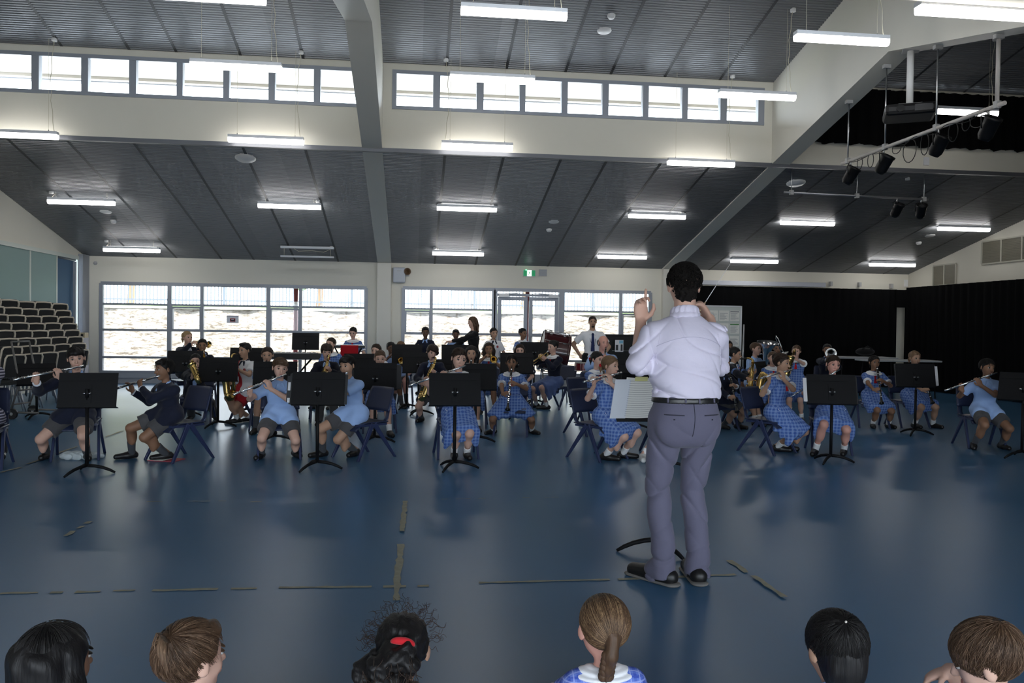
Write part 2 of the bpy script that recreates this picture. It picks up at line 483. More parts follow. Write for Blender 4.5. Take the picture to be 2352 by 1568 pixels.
# double glass door
for k, (x0, x1) in enumerate(((DX0+.09, DXM-.02), (DXM+.02, DX1-.09))):
    dd = tag(empty('door_%d' % (k+1)), kind='structure')
    f = MB()
    z1 = 2.13
    bar(f, x0, x0+.09, .03, z1, .05); bar(f, x1-.09, x1, .03, z1, .05); bar(f, x0, x1, z1-.09, z1, .05)
    bar(f, x0, x1, .03, .26, .05); bar(f, x0, x1, 1.17, 1.25, .05)
    f.build('door_frame', m_alu, dd)
    for z0, za in ((.26, 1.17), (1.25, z1-.09)):
        MB().quad((x0+.09, YW+.02, z0), (x1-.09, YW+.02, z0), (x1-.09, YW+.02, za), (x0+.09, YW+.02, za)).build('pane', m_glass, dd)
    xh = x1-.06 if k == 0 else x0+.06
    h = MB(); h.tube([(xh, YW-.03, .85), (xh, YW-.07, .87), (xh, YW-.07, 1.15), (xh, YW-.03, 1.17)], .011)
    h.build('door_handle', m_steel, dd)
    c = MB(); xc = x0+.02 if k == 0 else x1-.26
    c.box(xc, xc+.24, YW-.10, YW-.015, z1-.02, z1+.06, bev=.006)
    c.build('door_closer', m_white, dd)
    a = MB(); xa = x0+.28 if k == 0 else x1-.28
    a.tube([(xc+.12, YW-.06, z1+.06), (xa+(.35 if k == 0 else -.35), YW-.05, z1+.09)], .012, 6); a.build('closer_arm', m_white, dd)
f = MB()
bar(f, DX0, DX0+.08, 0, WR[3]); bar(f, DX1-.08, DX1, 0, WR[3]); bar(f, DX0, DX1, 2.14, 2.20); bar(f, DX0, DX1, WR[3]-.04, WR[3]+.04)
tag(f.build('trim_5', m_alu), kind='structure')
# low grey ducting / skirting under the glass
b = MB()
for x0, x1 in ((WL[0]-.02, WL[1]+.02), (WR[0]-.02, DX0), (DX1, WR[1]+.02)):
    b.box(x0, x1, YW-.06, YW, .12, .22, bev=.006); b.box(x0, x1, YW-.03, YW, 0, .12)
tag(b.build('baseboard_back', mat('grey_skirting', (.33, .35, .39), .5)), kind='structure')

# ---- clerestory windows
PANE = {0: [(-40, 73), (90, 187), (203, 297), (313, 406), (420, 513), (527, 617), (632, 721), (736, 823)],
        1: [(911, 995), (1011, 1095), (1111, 1194), (1207, 1290), (1304, 1384), (1398, 1477), (1490, 1567), (1580, 1655), (1670, 1742)]}
for k in (0, 1, 2):
    x0, x1 = CB[k]
    w = tag(empty('window_%d' % (4+k)), kind='structure')
    if k < 2:
        ed = [(atY(a, 200, YC).x, atY(c, 200, YC).x) for a, c in PANE[k]]
        if k == 0: ed[0] = (ed[0][1]-.60, ed[0][1])
    else:
        ed = [(x0+.06+i*.66, x0+.06+i*.66+.56) for i in range(8)]
    f = MB()
    z0, z1 = ZB0, ZB1
    y0, y1 = YC+.0, YC+.10
    f.box(x0, x1, y0-.02, y1, z0, z0+.055); f.box(x0, x1, y0-.02, y1, z1-.06, z1)
    prev = x0
    for a, c in ed:
        f.box(prev, a, y0-.015, y1, z0, z1); prev = c
    f.box(prev, x1, y0-.015, y1, z0, z1)
    f.build('window_frame', m_alu, w)
    for a, c in ed:
        MB().quad((a, YC+.06, z0+.05), (c, YC+.06, z0+.05), (c, YC+.06, z1-.05), (a, YC+.06, z1-.05)).build('pane', m_glass, w)

# ---- outside the clerestory: metal roof, boarded eave with gutter
m_roof = mat('pale_roof_metal', (.88, .89, .90), .5, metal=.0)
b = MB()
b.quad((XL-1, YC+.16, ZF+.25), (XR+1, YC+.16, ZF+.25), (XR+1, YW+2.9, ZE-.28), (XL-1, YW+2.9, ZE-.28))
for i in range(60):
    x = XL-1+i*.36
    b.prism([(YC+.16, ZF+.25), (YW+2.9, ZE-.28), (YW+2.9, ZE-.25), (YC+.16, ZF+.28)], 0, x, x+.03)
tag(b.build('roof_lower', m_roof), kind='structure')
b = MB()
for i in range(5):
    y = YC+.15+i*.29
    b.box(XL-1, XR+1, y, y+.28, 5.60+.012*i, 5.64+.012*i)
b.box(XL-1, XR+1, YC+1.6, YC+1.72, 5.60, 5.74)
tag(b.build('eave_upper', m_soffit), kind='structure')
tag(MB().box(XL-1, XR+1, YC+1.72, YC+1.86, 5.58, 5.72).build('gutter_upper', m_alu), kind='structure')
# roof deck over the whole hall keeps the sun out
b = MB()
b.quad((XL-1, YC+1.75, 5.75), (XR+1, YC+1.75, 5.75), (XR+1, YR, ZR+.35), (XL-1, YR, ZR+.35))
b.quad((XL-1, YR, ZR+.35), (XR+1, YR, ZR+.35), (XR+1, YC2-1.6, 5.75), (XL-1, YC2-1.6, 5.75))
b.quad((XL-1, YC2, ZF+.25), (XR+1, YC2, ZF+.25), (XR+1, YF-1.0, ZFR-.05), (XL-1, YF-1.0, ZFR-.05))
tag(b.build('roof_upper', m_roof), kind='structure')
# veranda soffit outside the back windows
tag(MB().box(XL-1, XR+1, YW+.2, YW+2.8, 2.42, 2.50).build('eave_lower', m_soffit), kind='structure')
# ================================================================== outside
m_stone = bpy.data.materials.new('sandstone_blocks'); m_stone.use_nodes = True
def _stone():
    N, L = nt(m_stone); b = N['Principled BSDF']
    tc = N.new('ShaderNodeTexCoord')
    mp = N.new('ShaderNodeMapping'); mp.inputs['Scale'].default_value = (1.1, 1.1, 3.6)
    L.new(tc.outputs['Object'], mp.inputs[0])
    n0 = N.new('ShaderNodeTexNoise'); n0.inputs['Scale'].default_value = 2.2; n0.inputs['Detail'].default_value = 5
    L.new(mp.outputs[0], n0.inputs['Vector'])
    ad = N.new('ShaderNodeMix'); ad.data_type = 'VECTOR'; ad.inputs['Factor'].default_value = .22
    L.new(mp.outputs[0], ad.inputs['A']); L.new(n0.outputs['Color'], ad.inputs['B'])
    v = N.new('ShaderNodeTexVoronoi'); v.feature = 'DISTANCE_TO_EDGE'; v.inputs['Scale'].default_value = 1.7
    L.new(ad.outputs['Result'], v.inputs['Vector'])
    n = N.new('ShaderNodeTexNoise'); n.inputs['Scale'].default_value = 3.5; n.inputs['Detail'].default_value = 8; n.inputs['Roughness'].default_value = .7
    L.new(mp.outputs[0], n.inputs['Vector'])
    cr = N.new('ShaderNodeValToRGB')
    cr.color_ramp.elements[0].position = .38; cr.color_ramp.elements[0].color = (.11, .092, .072, 1)
    cr.color_ramp.elements[1].position = .55; cr.color_ramp.elements[1].color = (.36, .34, .30, 1)
    L.new(n.outputs['Fac'], cr.inputs[0])
    e = N.new('ShaderNodeMapRange'); e.inputs['From Min'].default_value = 0; e.inputs['From Max'].default_value = .05; e.inputs['To Min'].default_value = .55
    L.new(v.outputs['Distance'], e.inputs['Value'])
    mx = N.new('ShaderNodeMix'); mx.data_type = 'RGBA'; mx.inputs['A'].default_value = (.07, .05, .035, 1)
    L.new(e.outputs[0], mx.inputs['Factor']); L.new(cr.outputs[0], mx.inputs['B'])
    L.new(mx.outputs['Result'], b.inputs['Base Color']); b.inputs['Roughness'].default_value = .9
    bp = N.new('ShaderNodeBump'); bp.inputs['Strength'].default_value = 1.0; bp.inputs['Distance'].default_value = .15
    L.new(n.outputs['Fac'], bp.inputs['Height']); L.new(bp.outputs['Normal'], b.inputs['Normal'])
_stone()
m_conc = mat('grey_concrete', (.12, .12, .11), .9, var=.08)
m_grass = mat('grass', (.16, .26, .07), .95, var=.35, vscale=3, bump=.5, bscale=80)
tag(MB().box(-30, 30, YW+.25, 26.0, -.12, -.02).build('path_outside', m_conc), kind='structure')
def stonewall():
    m = MB()
    def fn(i, j):
        x = -26+52*i; z = 1.86*j-.05
        return (x, 26.0+.10*mnoise.noise(Vector((x*1.1, 0, z*2.6)))+.05*mnoise.noise(Vector((x*4, 3, z*7))), z)
    m.grid(fn, 260, 14)
    m.quad((-26, 25.95, 1.81), (26, 25.95, 1.81), (26, 26.6, 1.83), (-26, 26.6, 1.83))
    return m.build('stone_retaining_wall', m_stone)
tag(stonewall(), 'rough sandstone retaining wall outside behind the back windows', 'wall')
gb = MB()
gb.grid(lambda i, j: (-30+60*i, 26.5+4.0*j, 1.78+.25*j), 30, 6)
tag(gb.build('grass_bank', m_grass), 'green grass strip along the top of the stone wall', 'grass', kind='stuff')
tag(MB().box(-40, 40, 30.5, 70, 1.8, 2.02).build('road_outside', mat('pale_road', (.66, .64, .62), .9)), kind='structure')
m_fence = mat('blue_grey_fence_steel', (.030, .042, .055), .5)
for k in range(7):
    x0 = -17.5+5.0*k
    e = empty('steel_fence', (x0, 34+.12*(k % 2), 2.0), 0, 'grey steel picket fence panel beyond the grass, number %s from the left' % ['one', 'two', 'three', 'four', 'five', 'six', 'seven'][k], 'fence', 'picket fence panels beyond the grass')
    p_ = MB()
    for i in range(36):
        x = .07+i*.137
        p_.box(x, x+.035, -.02, .02, .08, 1.95)
    p_.build('pickets', m_fence, e)
    r_ = MB(); r_.box(0, 5, -.03, .03, .25, .31); r_.box(0, 5, -.03, .03, 1.66, 1.72); r_.build('rails', m_fence, e)
    q_ = MB(); q_.box(-.05, .05, -.05, .05, 0, 2.05); q_.build('post', m_fence, e)
m_leaf = mat('far_leaves', (.05, .085, .03), .9, var=.5, vscale=1.5)
m_bark = mat('bark', (.16, .11, .07), .9)
for k, (x, y, r) in enumerate([(-15, 46, 3.0), (-5.5, 49, 2.6), (6, 45, 2.8), (17, 48, 3.2)]):
    e = empty('tree', (x, y, 2.0), 0, ['leafy tree beyond the fence seen through the left end of the left window', 'leafy tree beyond the fence seen near the pillar', 'leafy tree beyond the fence seen above the glass doors', 'leafy tree beyond the fence at the far right'][k], 'tree', 'trees beyond the fence')
    f = MB(); rr = random.Random(k)
    for i in range(14):
        f.sphere((rr.uniform(-r, r)*.7, rr.uniform(-r, r)*.6, 2.2+rr.uniform(0, r)), rr.uniform(.8, 1.4), 10)
    for v in f.bm.verts: v.co += Vector((mnoise.noise(v.co*2), mnoise.noise(v.co*2+Vector((9, 0, 0))), mnoise.noise(v.co*2+Vector((0, 9, 0)))))*.35
    f.build('foliage', m_leaf, e)
    MB().tube([(0, 0, 0), (.1, 0, 1.2), (0, 0, 2.6)], [.22, .17, .12]).build('trunk', m_bark, e)
m_redpost = mat('dark_red_steel_paint', (.16, .03, .035), .5)
for k, (u, v) in enumerate(((679, 760), (1211, 720))):
    p0 = atY(u, v, 22.1)
    e = empty('veranda_post', (p0.x, 22.1, -.02), 0, ['dark red veranda post with a pale band outside the left window', 'dark red veranda post outside the glass doors'][k], 'post', 'veranda posts')
    MB().tube([(0, 0, 0), (0, 0, 2.44)], .057, 14).build('shaft', m_redpost, e)
    if k == 0: MB().tube([(0, 0, 1.84), (0, 0, 2.0)], .059, 14).build('band', m_white, e)
    MB().box(-.1, .1, -.1, .1, 0, .015).build('foot_plate', m_redpost, e)

# ================================================================== pendant lamps
m_lamp = mat('lamp_diffuser', (.9, .9, .9), .4, emit=(1.0, .98, .95), estr=4.6)
m_up = mat('lamp_uplight', (.9, .9, .9), .4, emit=(1.0, .98, .95), estr=3.0)
m_lamp_off = mat('lamp_diffuser_off', (.75, .76, .78), .4)
m_house = mat('lamp_housing_white', (.74, .76, .80), .4)
m_cord = mat('cream_flex', (.62, .58, .45), .6)
LL = 1.15
def lamp_proto():
    e = empty('pendant_lamp')
    h = MB(); h.box(-LL/2, LL/2, -.055, .055, .028, .075, bev=.006); h.build('housing', m_house, e)
    d = MB()
    prof = [(-.052, .03), (-.052, -.012), (-.04, -.034), (-.02, -.042), (.02, -.042), (.04, -.034), (.052, -.012), (.052, .03)]
    d.prism(prof, 0, -LL/2+.004, LL/2-.004); d.build('diffuser', m_lamp, e)
    d = MB(); d.box(-LL/2+.06, LL/2-.06, -.018, .018, .075, .079); d.build('uplight_strip', m_up, e)
    return e
lamp0 = lamp_proto()
LAMPS = [  # left end u,v / right end u,v / row depth / label
 ((1058, 25), (1302, 38), 8.85, 'lit strip lamp hanging at the top centre, nearest of the middle bay'),
 ((2107, 17), (2390, 45), 6.64, 'lit strip lamp cut by the right edge at the top corner'),
 ((1826, 83), (2039, 101), 9.19, 'lit strip lamp hanging in front of the upper part of the sloping right beam'),
 ((437, 150), (648, 158), 11.07, 'lit strip lamp hanging in front of the left clerestory windows'),
 ((1033, 178), (1228, 187), 11.13, 'lit strip lamp hanging in front of the middle clerestory windows'),
 ((1652, 215), (1825, 227), 11.5, 'lit strip lamp at the right end of the middle clerestory windows'),
 ((-44, 303), (124, 318), 13.3, 'lit strip lamp at the left edge along the foot of the white fascia'),
 ((525, 320), (697, 327), 13.3, 'lit strip lamp along the foot of the fascia left of the pillar beam'),
 ((1015, 333), (1177, 340), 13.3, 'lit strip lamp along the foot of the fascia right of the pillar beam'),
 ((1536, 372), (1684, 380), 13.35, 'lit strip lamp at the right end of the fascia beside the sloping beam'),
 ((110, 463), (264, 466), 15.85, 'lit strip lamp under the lower ceiling at far left, higher of two'),
 ((593, 472), (737, 476), 15.85, 'lit strip lamp under the lower ceiling directly above the broken lamp'),
 ((1003, 478), (1141, 482), 15.85, 'lit strip lamp under the lower ceiling right of the pillar, higher of two'),
 ((1446, 494), (1572, 500), 15.9, 'lit strip lamp under the lower ceiling above the conductor, higher of two'),
 ((1797, 510), (1912, 515), 16.2, 'lit strip lamp under the right bay ceiling beside the beam, higher of two'),
 ((2159, 524), (2268, 528), 16.2, 'lit strip lamp under the right bay ceiling at far right, higher of two'),
 ((238, 573), (367, 576), 18.55, 'lit strip lamp near the back wall above the left end of the left window'),
 ((993, 581), (1111, 584), 18.5, 'lit strip lamp near the back wall above the middle window'),
 ((1374, 588), (1484, 592), 18.7, 'lit strip lamp near the back wall just left of the head of the conductor'),
 ((1682, 598), (1783, 602), 18.7, 'lit strip lamp near the back wall above the black curtain'),
 ((2003, 606), (2096, 610), 18.7, 'lit strip lamp near the back right corner'),
 ((1966, 396), (2078, 402), 13.9, 'lit strip lamp in the right bay under the white fascia'),
 ((2139, 254), (2282, 262), 11.9, 'lit strip lamp in front of the upper black curtain in the right bay'),
 ((395, -12), (563, 1), 8.9, 'lit strip lamp cut by the top edge of the picture'),
]
def hang(e, c, ang, ceil_z, side):
    """suspension wires, power flex and ceiling rose"""
    H_ = ceil_z-c.z
    for sx in (-.44, .44):
        MB().tube([(sx, 0, .07), (sx, 0, .10)], .008, 6).build('wire_clip', m_steel, e)
        MB().tube([(sx, 0, .09), (sx, 0, H_)], .0022, 4, cap=False).build('suspension_wire', m_cord, e)
    xs = side*.52
    k = max(2, int(H_/.15))
    pts = [(xs-side*.06*math.sin(PI*i/k)*(1 if i % 2 else .6), 0, .07+(H_-.07)*i/k) for i in range(k+1)]
    MB().tube(pts, .0045, 5, cap=False).build('power_flex', m_cord, e)
    MB().tube([(xs, 0, H_-.05), (xs, 0, H_)], .04, 12).build('ceiling_rose', m_white, e)
for i, (l, r, Y, lab) in enumerate(LAMPS):
    a, b_ = atY(*l, Y), atY(*r, Y)
    c = (a+b_)/2
    if Y == 8.9 and l[0] == 395: pass
    e = lamp0 if i == 0 else copy_tree(lamp0)
    if i == 0: PROTO_KIDS = None
    e.location = c
    e.rotation_euler = (0, 0, 0)
    s = (b_.x-a.x)/LL
    if 0.93 < s < 1.12: pass
    tag(e, lab, 'lamp', 'strip lamps')
for i, (l, r, Y, lab) in enumerate(LAMPS):
    e = [o for o in COL.objects if o.get('label') == lab][0]
    cz = zlow(Y) if Y > YC else zup(Y)
    hang(e, e.location, 0, cz, -1 if i in (8, 10, 12, 14, 16, 17, 19) else 1)
# the broken lamp: diffuser hanging below an open, unlit housing
c = (atY(646, 571, 18.6)+atY(766, 571, 18.6))/2
e = empty('pendant_lamp', c, 0, 'broken unlit strip lamp with its diffuser hanging below it', 'lamp', 'strip lamps')
h = MB(); h.box(-LL/2, LL/2, -.055, .055, 0, .05, bev=.005); h.build('housing', m_house, e)
d = MB(); d.prism([(-.05, -.16), (-.04, -.195), (.04, -.195), (.05, -.16)], 0, -LL/2, LL/2); d.build('diffuser', m_lamp_off, e)
w = MB()
for x in (-.5, .5): w.tube([(x, 0, .0), (x, 0, -.16)], .004, 5)
w.tube([(-.3, 0, 0), (-.2, 0, -.06), (.1, 0, -.04), (.35, 0, -.07), (.5, 0, 0)], .006, 5); w.build('loose_wire', m_cord, e)
hang(e, c, 0, zlow(18.6), 1)

# ================================================================== ceiling fittings
def on_low(u, v):
    r = ray(u, v)   # z = ZE + SL*(YW - y)
    t = (ZE+SL*YW-CAM_H)/(r.z+SL*r.y); return Vector((r.x*t, r.y*t, CAM_H+r.z*t))
def on_up(u, v):
    r = ray(u, v); t = (ZC+SL*YC-CAM_H)/(r.z+SL*r.y); return Vector((r.x*t, r.y*t, CAM_H+r.z*t))
TILT = Matrix.Rotation(-math.atan(SL), 4, 'X')
def disc(name, p, prof, lab, cat, grp, extra=None):
    e = empty(name, p, 0, lab, cat, grp); e.rotation_euler = (-math.atan(SL), 0, 0)
    MB().lathe([(0, prof[-1][1])]+prof[::-1], 20).build('cover', m_white, e)
    if extra: MB().lathe(extra, 16).build('sensor_dome', m_grey, e)
    return e
DET = [(-.012, 0)]
P_SPK = [(.17, 0), (.17, -.02), (.14, -.045), (0.001, -.05)]
P_DET = [(.06, 0), (.06, -.03), (.045, -.06), (.001, -.065)]
P_FLAT = [(.11, 0), (.11, -.012), (.10, -.02), (.001, -.022)]
disc('ceiling_speaker', on_low(564, 361), P_SPK, 'round white ceiling speaker on the lower ceiling of the left bay', 'speaker', 'ceiling speakers')
disc('ceiling_speaker', on_low(1828, 418), P_SPK, 'round white ceiling speaker on the lower ceiling of the right bay', 'speaker', 'ceiling speakers')
for (u1, v1, u2, v2, f_, w_) in [(243, 485, 261, 505, on_low, 'lower ceiling of the left bay'), (1272, 508, 1261, 525, on_low, 'lower ceiling of the middle bay'), (1388, 69, 1404, 33, on_up, 'upper ceiling of the middle bay'), (2136, 540, 2110, 555, on_low, 'lower ceiling of the right bay')]:
    disc('ceiling_plate', f_(u1, v1), P_FLAT, 'flat round white plate on the '+w_, 'ceiling plate', 'flat ceiling plates')
    disc('smoke_detector', f_(u2, v2), P_DET, 'white domed smoke detector on the '+w_, 'smoke detector', 'smoke detectors')

# ================================================================== back wall fittings
def onwall(u, v, d=0.0): return atY(u, v, YW-d)
p0 = onwall(917, 632)
e = empty('wall_speaker', (p0.x, YW, p0.z), 0, 'grey box loudspeaker high on the wall right of the pillar', 'speaker')
MB().box(-.145, .145, -.13, -.005, -.18, .18, bev=.03).build('cabinet', mat('pale_grey_plastic', (.50, .53, .58), .5), e)
MB().box(-.05, .05, -.134, -.128, .09, .105).build('badge', m_grey, e)
p0 = onwall(936, 624)
e = empty('alarm_horn', (p0.x, YW, p0.z), 0, 'small brown round alarm horn beside the grey loudspeaker', 'alarm')
M_ = Matrix.Rotation(PI/2, 4, 'X')
MB().lathe([(.001, .02), (.03, .02), (.04, .08), (.085, .13), (.085, .14), (.06, .13), (.02, .07), (.001, .06)], 18, M=M_).build('horn', mat('brown_plastic', (.10, .055, .025), .4), e)
MB().box(-.04, .04, -.03, 0, -.11, -.05).build('bracket', m_grey, e)
p0 = onwall(1215, 627)
e = empty('exit_sign', (p0.x, YW, p0.z), 0, 'green and white running man exit sign above the glass doors', 'sign')
m_exg = mat('exit_green', (.0, .14, .05), .4, emit=(.0, .30, .10), estr=.18)
m_exw = mat('exit_white', (.9, .95, .9), .4, emit=(.85, 1, .9), estr=1.0)
MB().box(-.15, .15, -.06, -.005, -.085, .075, bev=.006).build('housing', m_white, e)
MB().box(-.143, .143, -.064, -.058, -.075, .065).build('green_panel', m_exg, e)
MB().box(-.052, .052, -.067, -.062, -.075, .065).build('white_panel', m_exw, e)
g = MB()   # running figure
g.tube([(0.012, -.07, .048), (0.013, -.07, .049)], .012, 10)
g.tube([(.008, -.069, .03), (-.004, -.069, -.005)], .011, 6)
g.tube([(.008, -.069, .03), (.03, -.069, .015), (.036, -.069, .0)], .006, 6)
g.tube([(.006, -.069, .03), (-.02, -.069, .028), (-.03, -.069, .01)], .006, 6)
g.tube([(-.004, -.069, -.008), (.022, -.069, -.02), (.018, -.069, -.05)], .008, 6)
g.tube([(-.004, -.069, -.008), (-.014, -.069, -.036), (-.042, -.069, -.045)], .008, 6)
g.build('running_figure', m_exg, e)
MB().sphere((-.08, -.07, .07), .013, 8).build('indicator_light', mat('green_led', (0, .5, .1), .4, emit=(.1, 1, .3), estr=3), e)
p0 = onwall(1247, 626)
e = empty('wall_vent', (p0.x, YW, p0.z), 0, 'small square grey grille beside the exit sign', 'vent')
MB().box(-.095, .095, -.03, -.002, -.085, .075).build('frame', m_grey, e)
g = MB()
for i in range(9): g.box(-.085, .085, -.036, -.03, -.075+i*.017, -.066+i*.017)
g.build('louvres', m_alu, e)
p0 = onwall(219, 604)
e = empty('motion_sensor', (p0.x, YW, p0.z), 0, 'tiny round grey sensor near the left end of the back wall', 'sensor')
MB().lathe([(.001, .03), (.035, .03), (.045, 0)], 14, M=M_).build('dome', m_grey, e)
p0 = onwall(202, 622)
tag(MB().box(p0.x-.03, p0.x+.03, YW-.03, YW-.004, p0.z-.06, p0.z+.06, bev=.008).build('switch_box', m_white), 'small white box low in the left corner of the back wall', 'box')
# paper notice on the glass
p0 = onwall(534, 733, .06); 
e = empty('paper_notice', (p0.x, YW-.035, p0.z), 0, 'small white paper notice with a red framed picture stuck on the left window', 'notice')
MB().box(-.135, .135, -.004, .0, -.085, .085).build('sheet', mat('white_paper', (.78, .78, .82), .8), e)
MB().box(-.135, .135, -.006, -.004, .06, .085).build('heading_strip', mat('lilac_grey', (.35, .35, .45), .8), e)
MB().box(-.06, .06, -.006, -.004, -.055, .02).build('picture_frame', mat('notice_red', (.35, .05, .05), .8), e)
MB().box(-.045, .045, -.008, -.006, -.042, .005).build('picture', mat('notice_dark', (.05, .05, .06), .8), e)
MB().box(-.03, .03, -.009, -.008, -.01, .004).build('picture_detail', m_white, e)

# ================================================================== black curtains, rail, right wall
m_curt = mat('black_curtain_wool', (.0035, .0035, .004), .95, spec=.1)
def curtain(name, a, b_, z0, z1, amp, n, lab, hem=0.0):
    a, b_ = Vector(a), Vector(b_); L_ = (b_-a).length; d = (b_-a)/L_; nn = Vector((-d.y, d.x))
    rr = random.Random(n); ph = [rr.uniform(0, 6) for _ in range(4)]
    def fn(i, j):
        s = i*L_
        w = amp*(math.sin(s*2*PI/.24+ph[0]+1.5*math.sin(s*1.7+ph[1]))+.5*math.sin(s*2*PI/.11+ph[2]))*(.6+.4*(1-j))
        q = a+d*s+nn*w
        z = z0+(z1-z0)*j
        if hem and j == 0: z += hem*abs(math.sin(s*PI/.45))
        return (q.x, q.y, z)
    m = MB(); m.grid(fn, max(4, int(L_*22)), 6)
    return m.build(name, m_curt)
XG0, XG1 = atY(2053, 760, YW-.2).x, atY(2074, 760, YW-.2).x
tag(curtain('curtain', (6.45, YW-.28), (XG0, YW-.28), .02, 2.47, .035, 1, ''), 'long black curtain along the back wall at right', 'curtain', 'floor length black curtains')
tag(curtain('curtain', (XR-.25, YW-.35), (XR-.3, 4.5), .02, 2.52, .035, 2, ''), 'black curtain along the right hand wall', 'curtain', 'floor length black curtains')
tag(curtain('curtain', (XG1, YW-.28), (XR-.2, YW-.28), .02, 2.47, .02, 3, ''), 'narrow black curtain in the back right corner beside the white gap', 'curtain', 'floor length black curtains')
tag(MB().box(XG0-.05, XG1+.05, YW-.36, YW-.3, 2.02, 2.46).build('curtain_pelmet', m_curt), 'black cloth strip over the white gap between the curtains', 'curtain')
ya, yb = YC-.12, YC-.12
tag(curtain('curtain', (6.5, ya), (XR-.02, yb), 4.60, 5.57, .04, 4, '', hem=.03), 'black curtain covering the high windows of the right bay', 'curtain')
a, b_ = atY(1597, 641, YW-.2), atY(1890, 651, YW-.2)
tag(MB().box(6.42, b_.x, YW-.36, YW-.2, 2.49, 2.60, bev=.01).build('projection_screen_case', mat('lilac_white', (.55, .56, .62), .4)), 'long pale screen case fixed above the black curtain', 'screen case')
for k, (u, v) in enumerate(((1908, 651), (1974, 653), (2047, 656))):
    p0 = atY(u, v, YW-.05)
    tag(MB().box(p0.x-.03, p0.x+.03, YW-.1, YW-.002, p0.z-.06, p0.z+.05).build('curtain_bracket', m_grey), 'small grey bracket on the wall above the black curtain, %s of three' % ['left', 'middle', 'right'][k], 'bracket', 'curtain brackets')
p0 = atY(2083, 650, YW-.05)
tag(MB().box(p0.x-.05, p0.x+.03, YW-.05, YW-.002, p0.z-.09, p0.z+.09).build('junction_box', m_white), 'white junction box in the back right corner above the curtain', 'box')
# grilles on the right wall
m_grille = mat('olive_grille', (.20, .185, .14), .6, var=.1)
def grille(u0, v0, u1, v1, n, lab):
    a, b_ = atX(u0, v0, XR-.01), atX(u1, v1, XR-.01)
    z0, z1 = min(a.z, b_.z), max(a.z, b_.z)
    e = empty('wall_grille', (XR, (a.y+b_.y)/2, z0), 0, lab, 'grille', 'grilles on the right wall')
    W2 = abs(a.y-b_.y)/2; H_ = z1-z0
    for i in range(n):
        y0 = -W2+2*W2*i/n; y1 = -W2+2*W2*(i+1)/n
        s = MB()
        s.box(-.02, 0, y0+.02, y1-.02, 0, H_)
        for j in range(14): s.box(-.03, -.02, y0+.03, y1-.03, H_*(j+.2)/14, H_*(j+.7)/14)
        s.build('panel', m_grille, e)
    fr = MB()
    for i in range(n+1):
        y = -W2+2*W2*i/n; fr.box(-.035, 0, y-.02, y+.02, 0, H_)
    fr.box(-.035, 0, -W2, W2, -.03, 0); fr.box(-.035, 0, -W2, W2, H_, H_+.03); fr.build('frame', mat('cream_trim', (.5, .48, .40), .6), e)
grille(2145, 612, 2196, 651, 2, 'square wall grille just above the curtain near the right corner')
grille(2257, 557, 2400, 590, 3, 'long wall grille high at the right edge')

# ================================================================== blinds of the left wall
def blind_mat(name, c):
    m = bpy.data.materials.new(name); m.use_nodes = True
    N, L = nt(m); b = N['Principled BSDF']; b.inputs['Base Color'].default_value = (*c, 1); b.inputs['Roughness'].default_value = .8
    t = N.new('ShaderNodeBsdfTranslucent'); t.inputs[0].default_value = (*c, 1)
    mx = N.new('ShaderNodeMixShader'); mx.inputs[0].default_value = .12
    L.new(b.outputs[0], mx.inputs[1]); L.new(t.outputs[0], mx.inputs[2]); L.new(mx.outputs[0], N['Material Output'].inputs['Surface'])
    return m
m_bl = blind_mat('sea_green_blind', (.30, .40, .38)); m_bl2 = blind_mat('navy_blind', (.08, .15, .24))
ys = [LW[0]-.02, atX(70, 620, XL).y, atX(131, 620, XL).y, LW[1]-.05]
for k in range(3):
    y0, y1 = ys[k]+.03, ys[k+1]-.03
    e = empty('roller_blind', (XL, (y0+y1)/2, 0), 0, ['sea green roller blind at the left edge above the stacked chairs', 'sea green roller blind next to the navy blind on the left wall', 'narrow navy roller blind beside the back left corner'][k], 'blind', 'roller blinds on the left wall')
    zt = LW[3] if k < 2 else LW[3]-.03
    MB().box(-.015 if k < 2 else -.06, -.005 if k < 2 else -.05, y0-(y0+y1)/2, y1-(y0+y1)/2, LW[2]+.02, zt).build('cloth', m_bl if k < 2 else m_bl2, e)
    MB().tube([(-.05, y0-(y0+y1)/2, zt), (-.05, y1-(y0+y1)/2, zt)], .03, 12).build('roller', m_white if k < 2 else m_alu_d, e)
w = tag(empty('window_8'), kind='structure')
f = MB()
for y in (LW[0], ys[1], ys[2], LW[1]): f.box(XL-.12, XL-.0, y-.03, y+.03, LW[2], LW[3])
f.box(XL-.12, XL-.0, LW[0], LW[1], LW[2], LW[2]+.05); f.box(XL-.12, XL+.02, LW[0], LW[1], LW[3]-.02, LW[3]+.06)
f.build('window_frame', mat('pale_green_trim', (.62, .66, .60), .5), w)
for k in range(3):
    MB().quad((XL-.1, ys[k]+.03, LW[2]+.05), (XL-.1, ys[k+1]-.03, LW[2]+.05), (XL-.1, ys[k+1]-.03, LW[3]-.03), (XL-.1, ys[k]+.03, LW[3]-.03)).build('pane', m_glass, w)
tag(MB().box(XL, XL+.10, LW[1]-.02, YW, 0, ZE).box(XL, XL+.05, LW[1]-.3, LW[1]-.24, .3, 2.7).build('trim_6', m_alu), kind='structure')

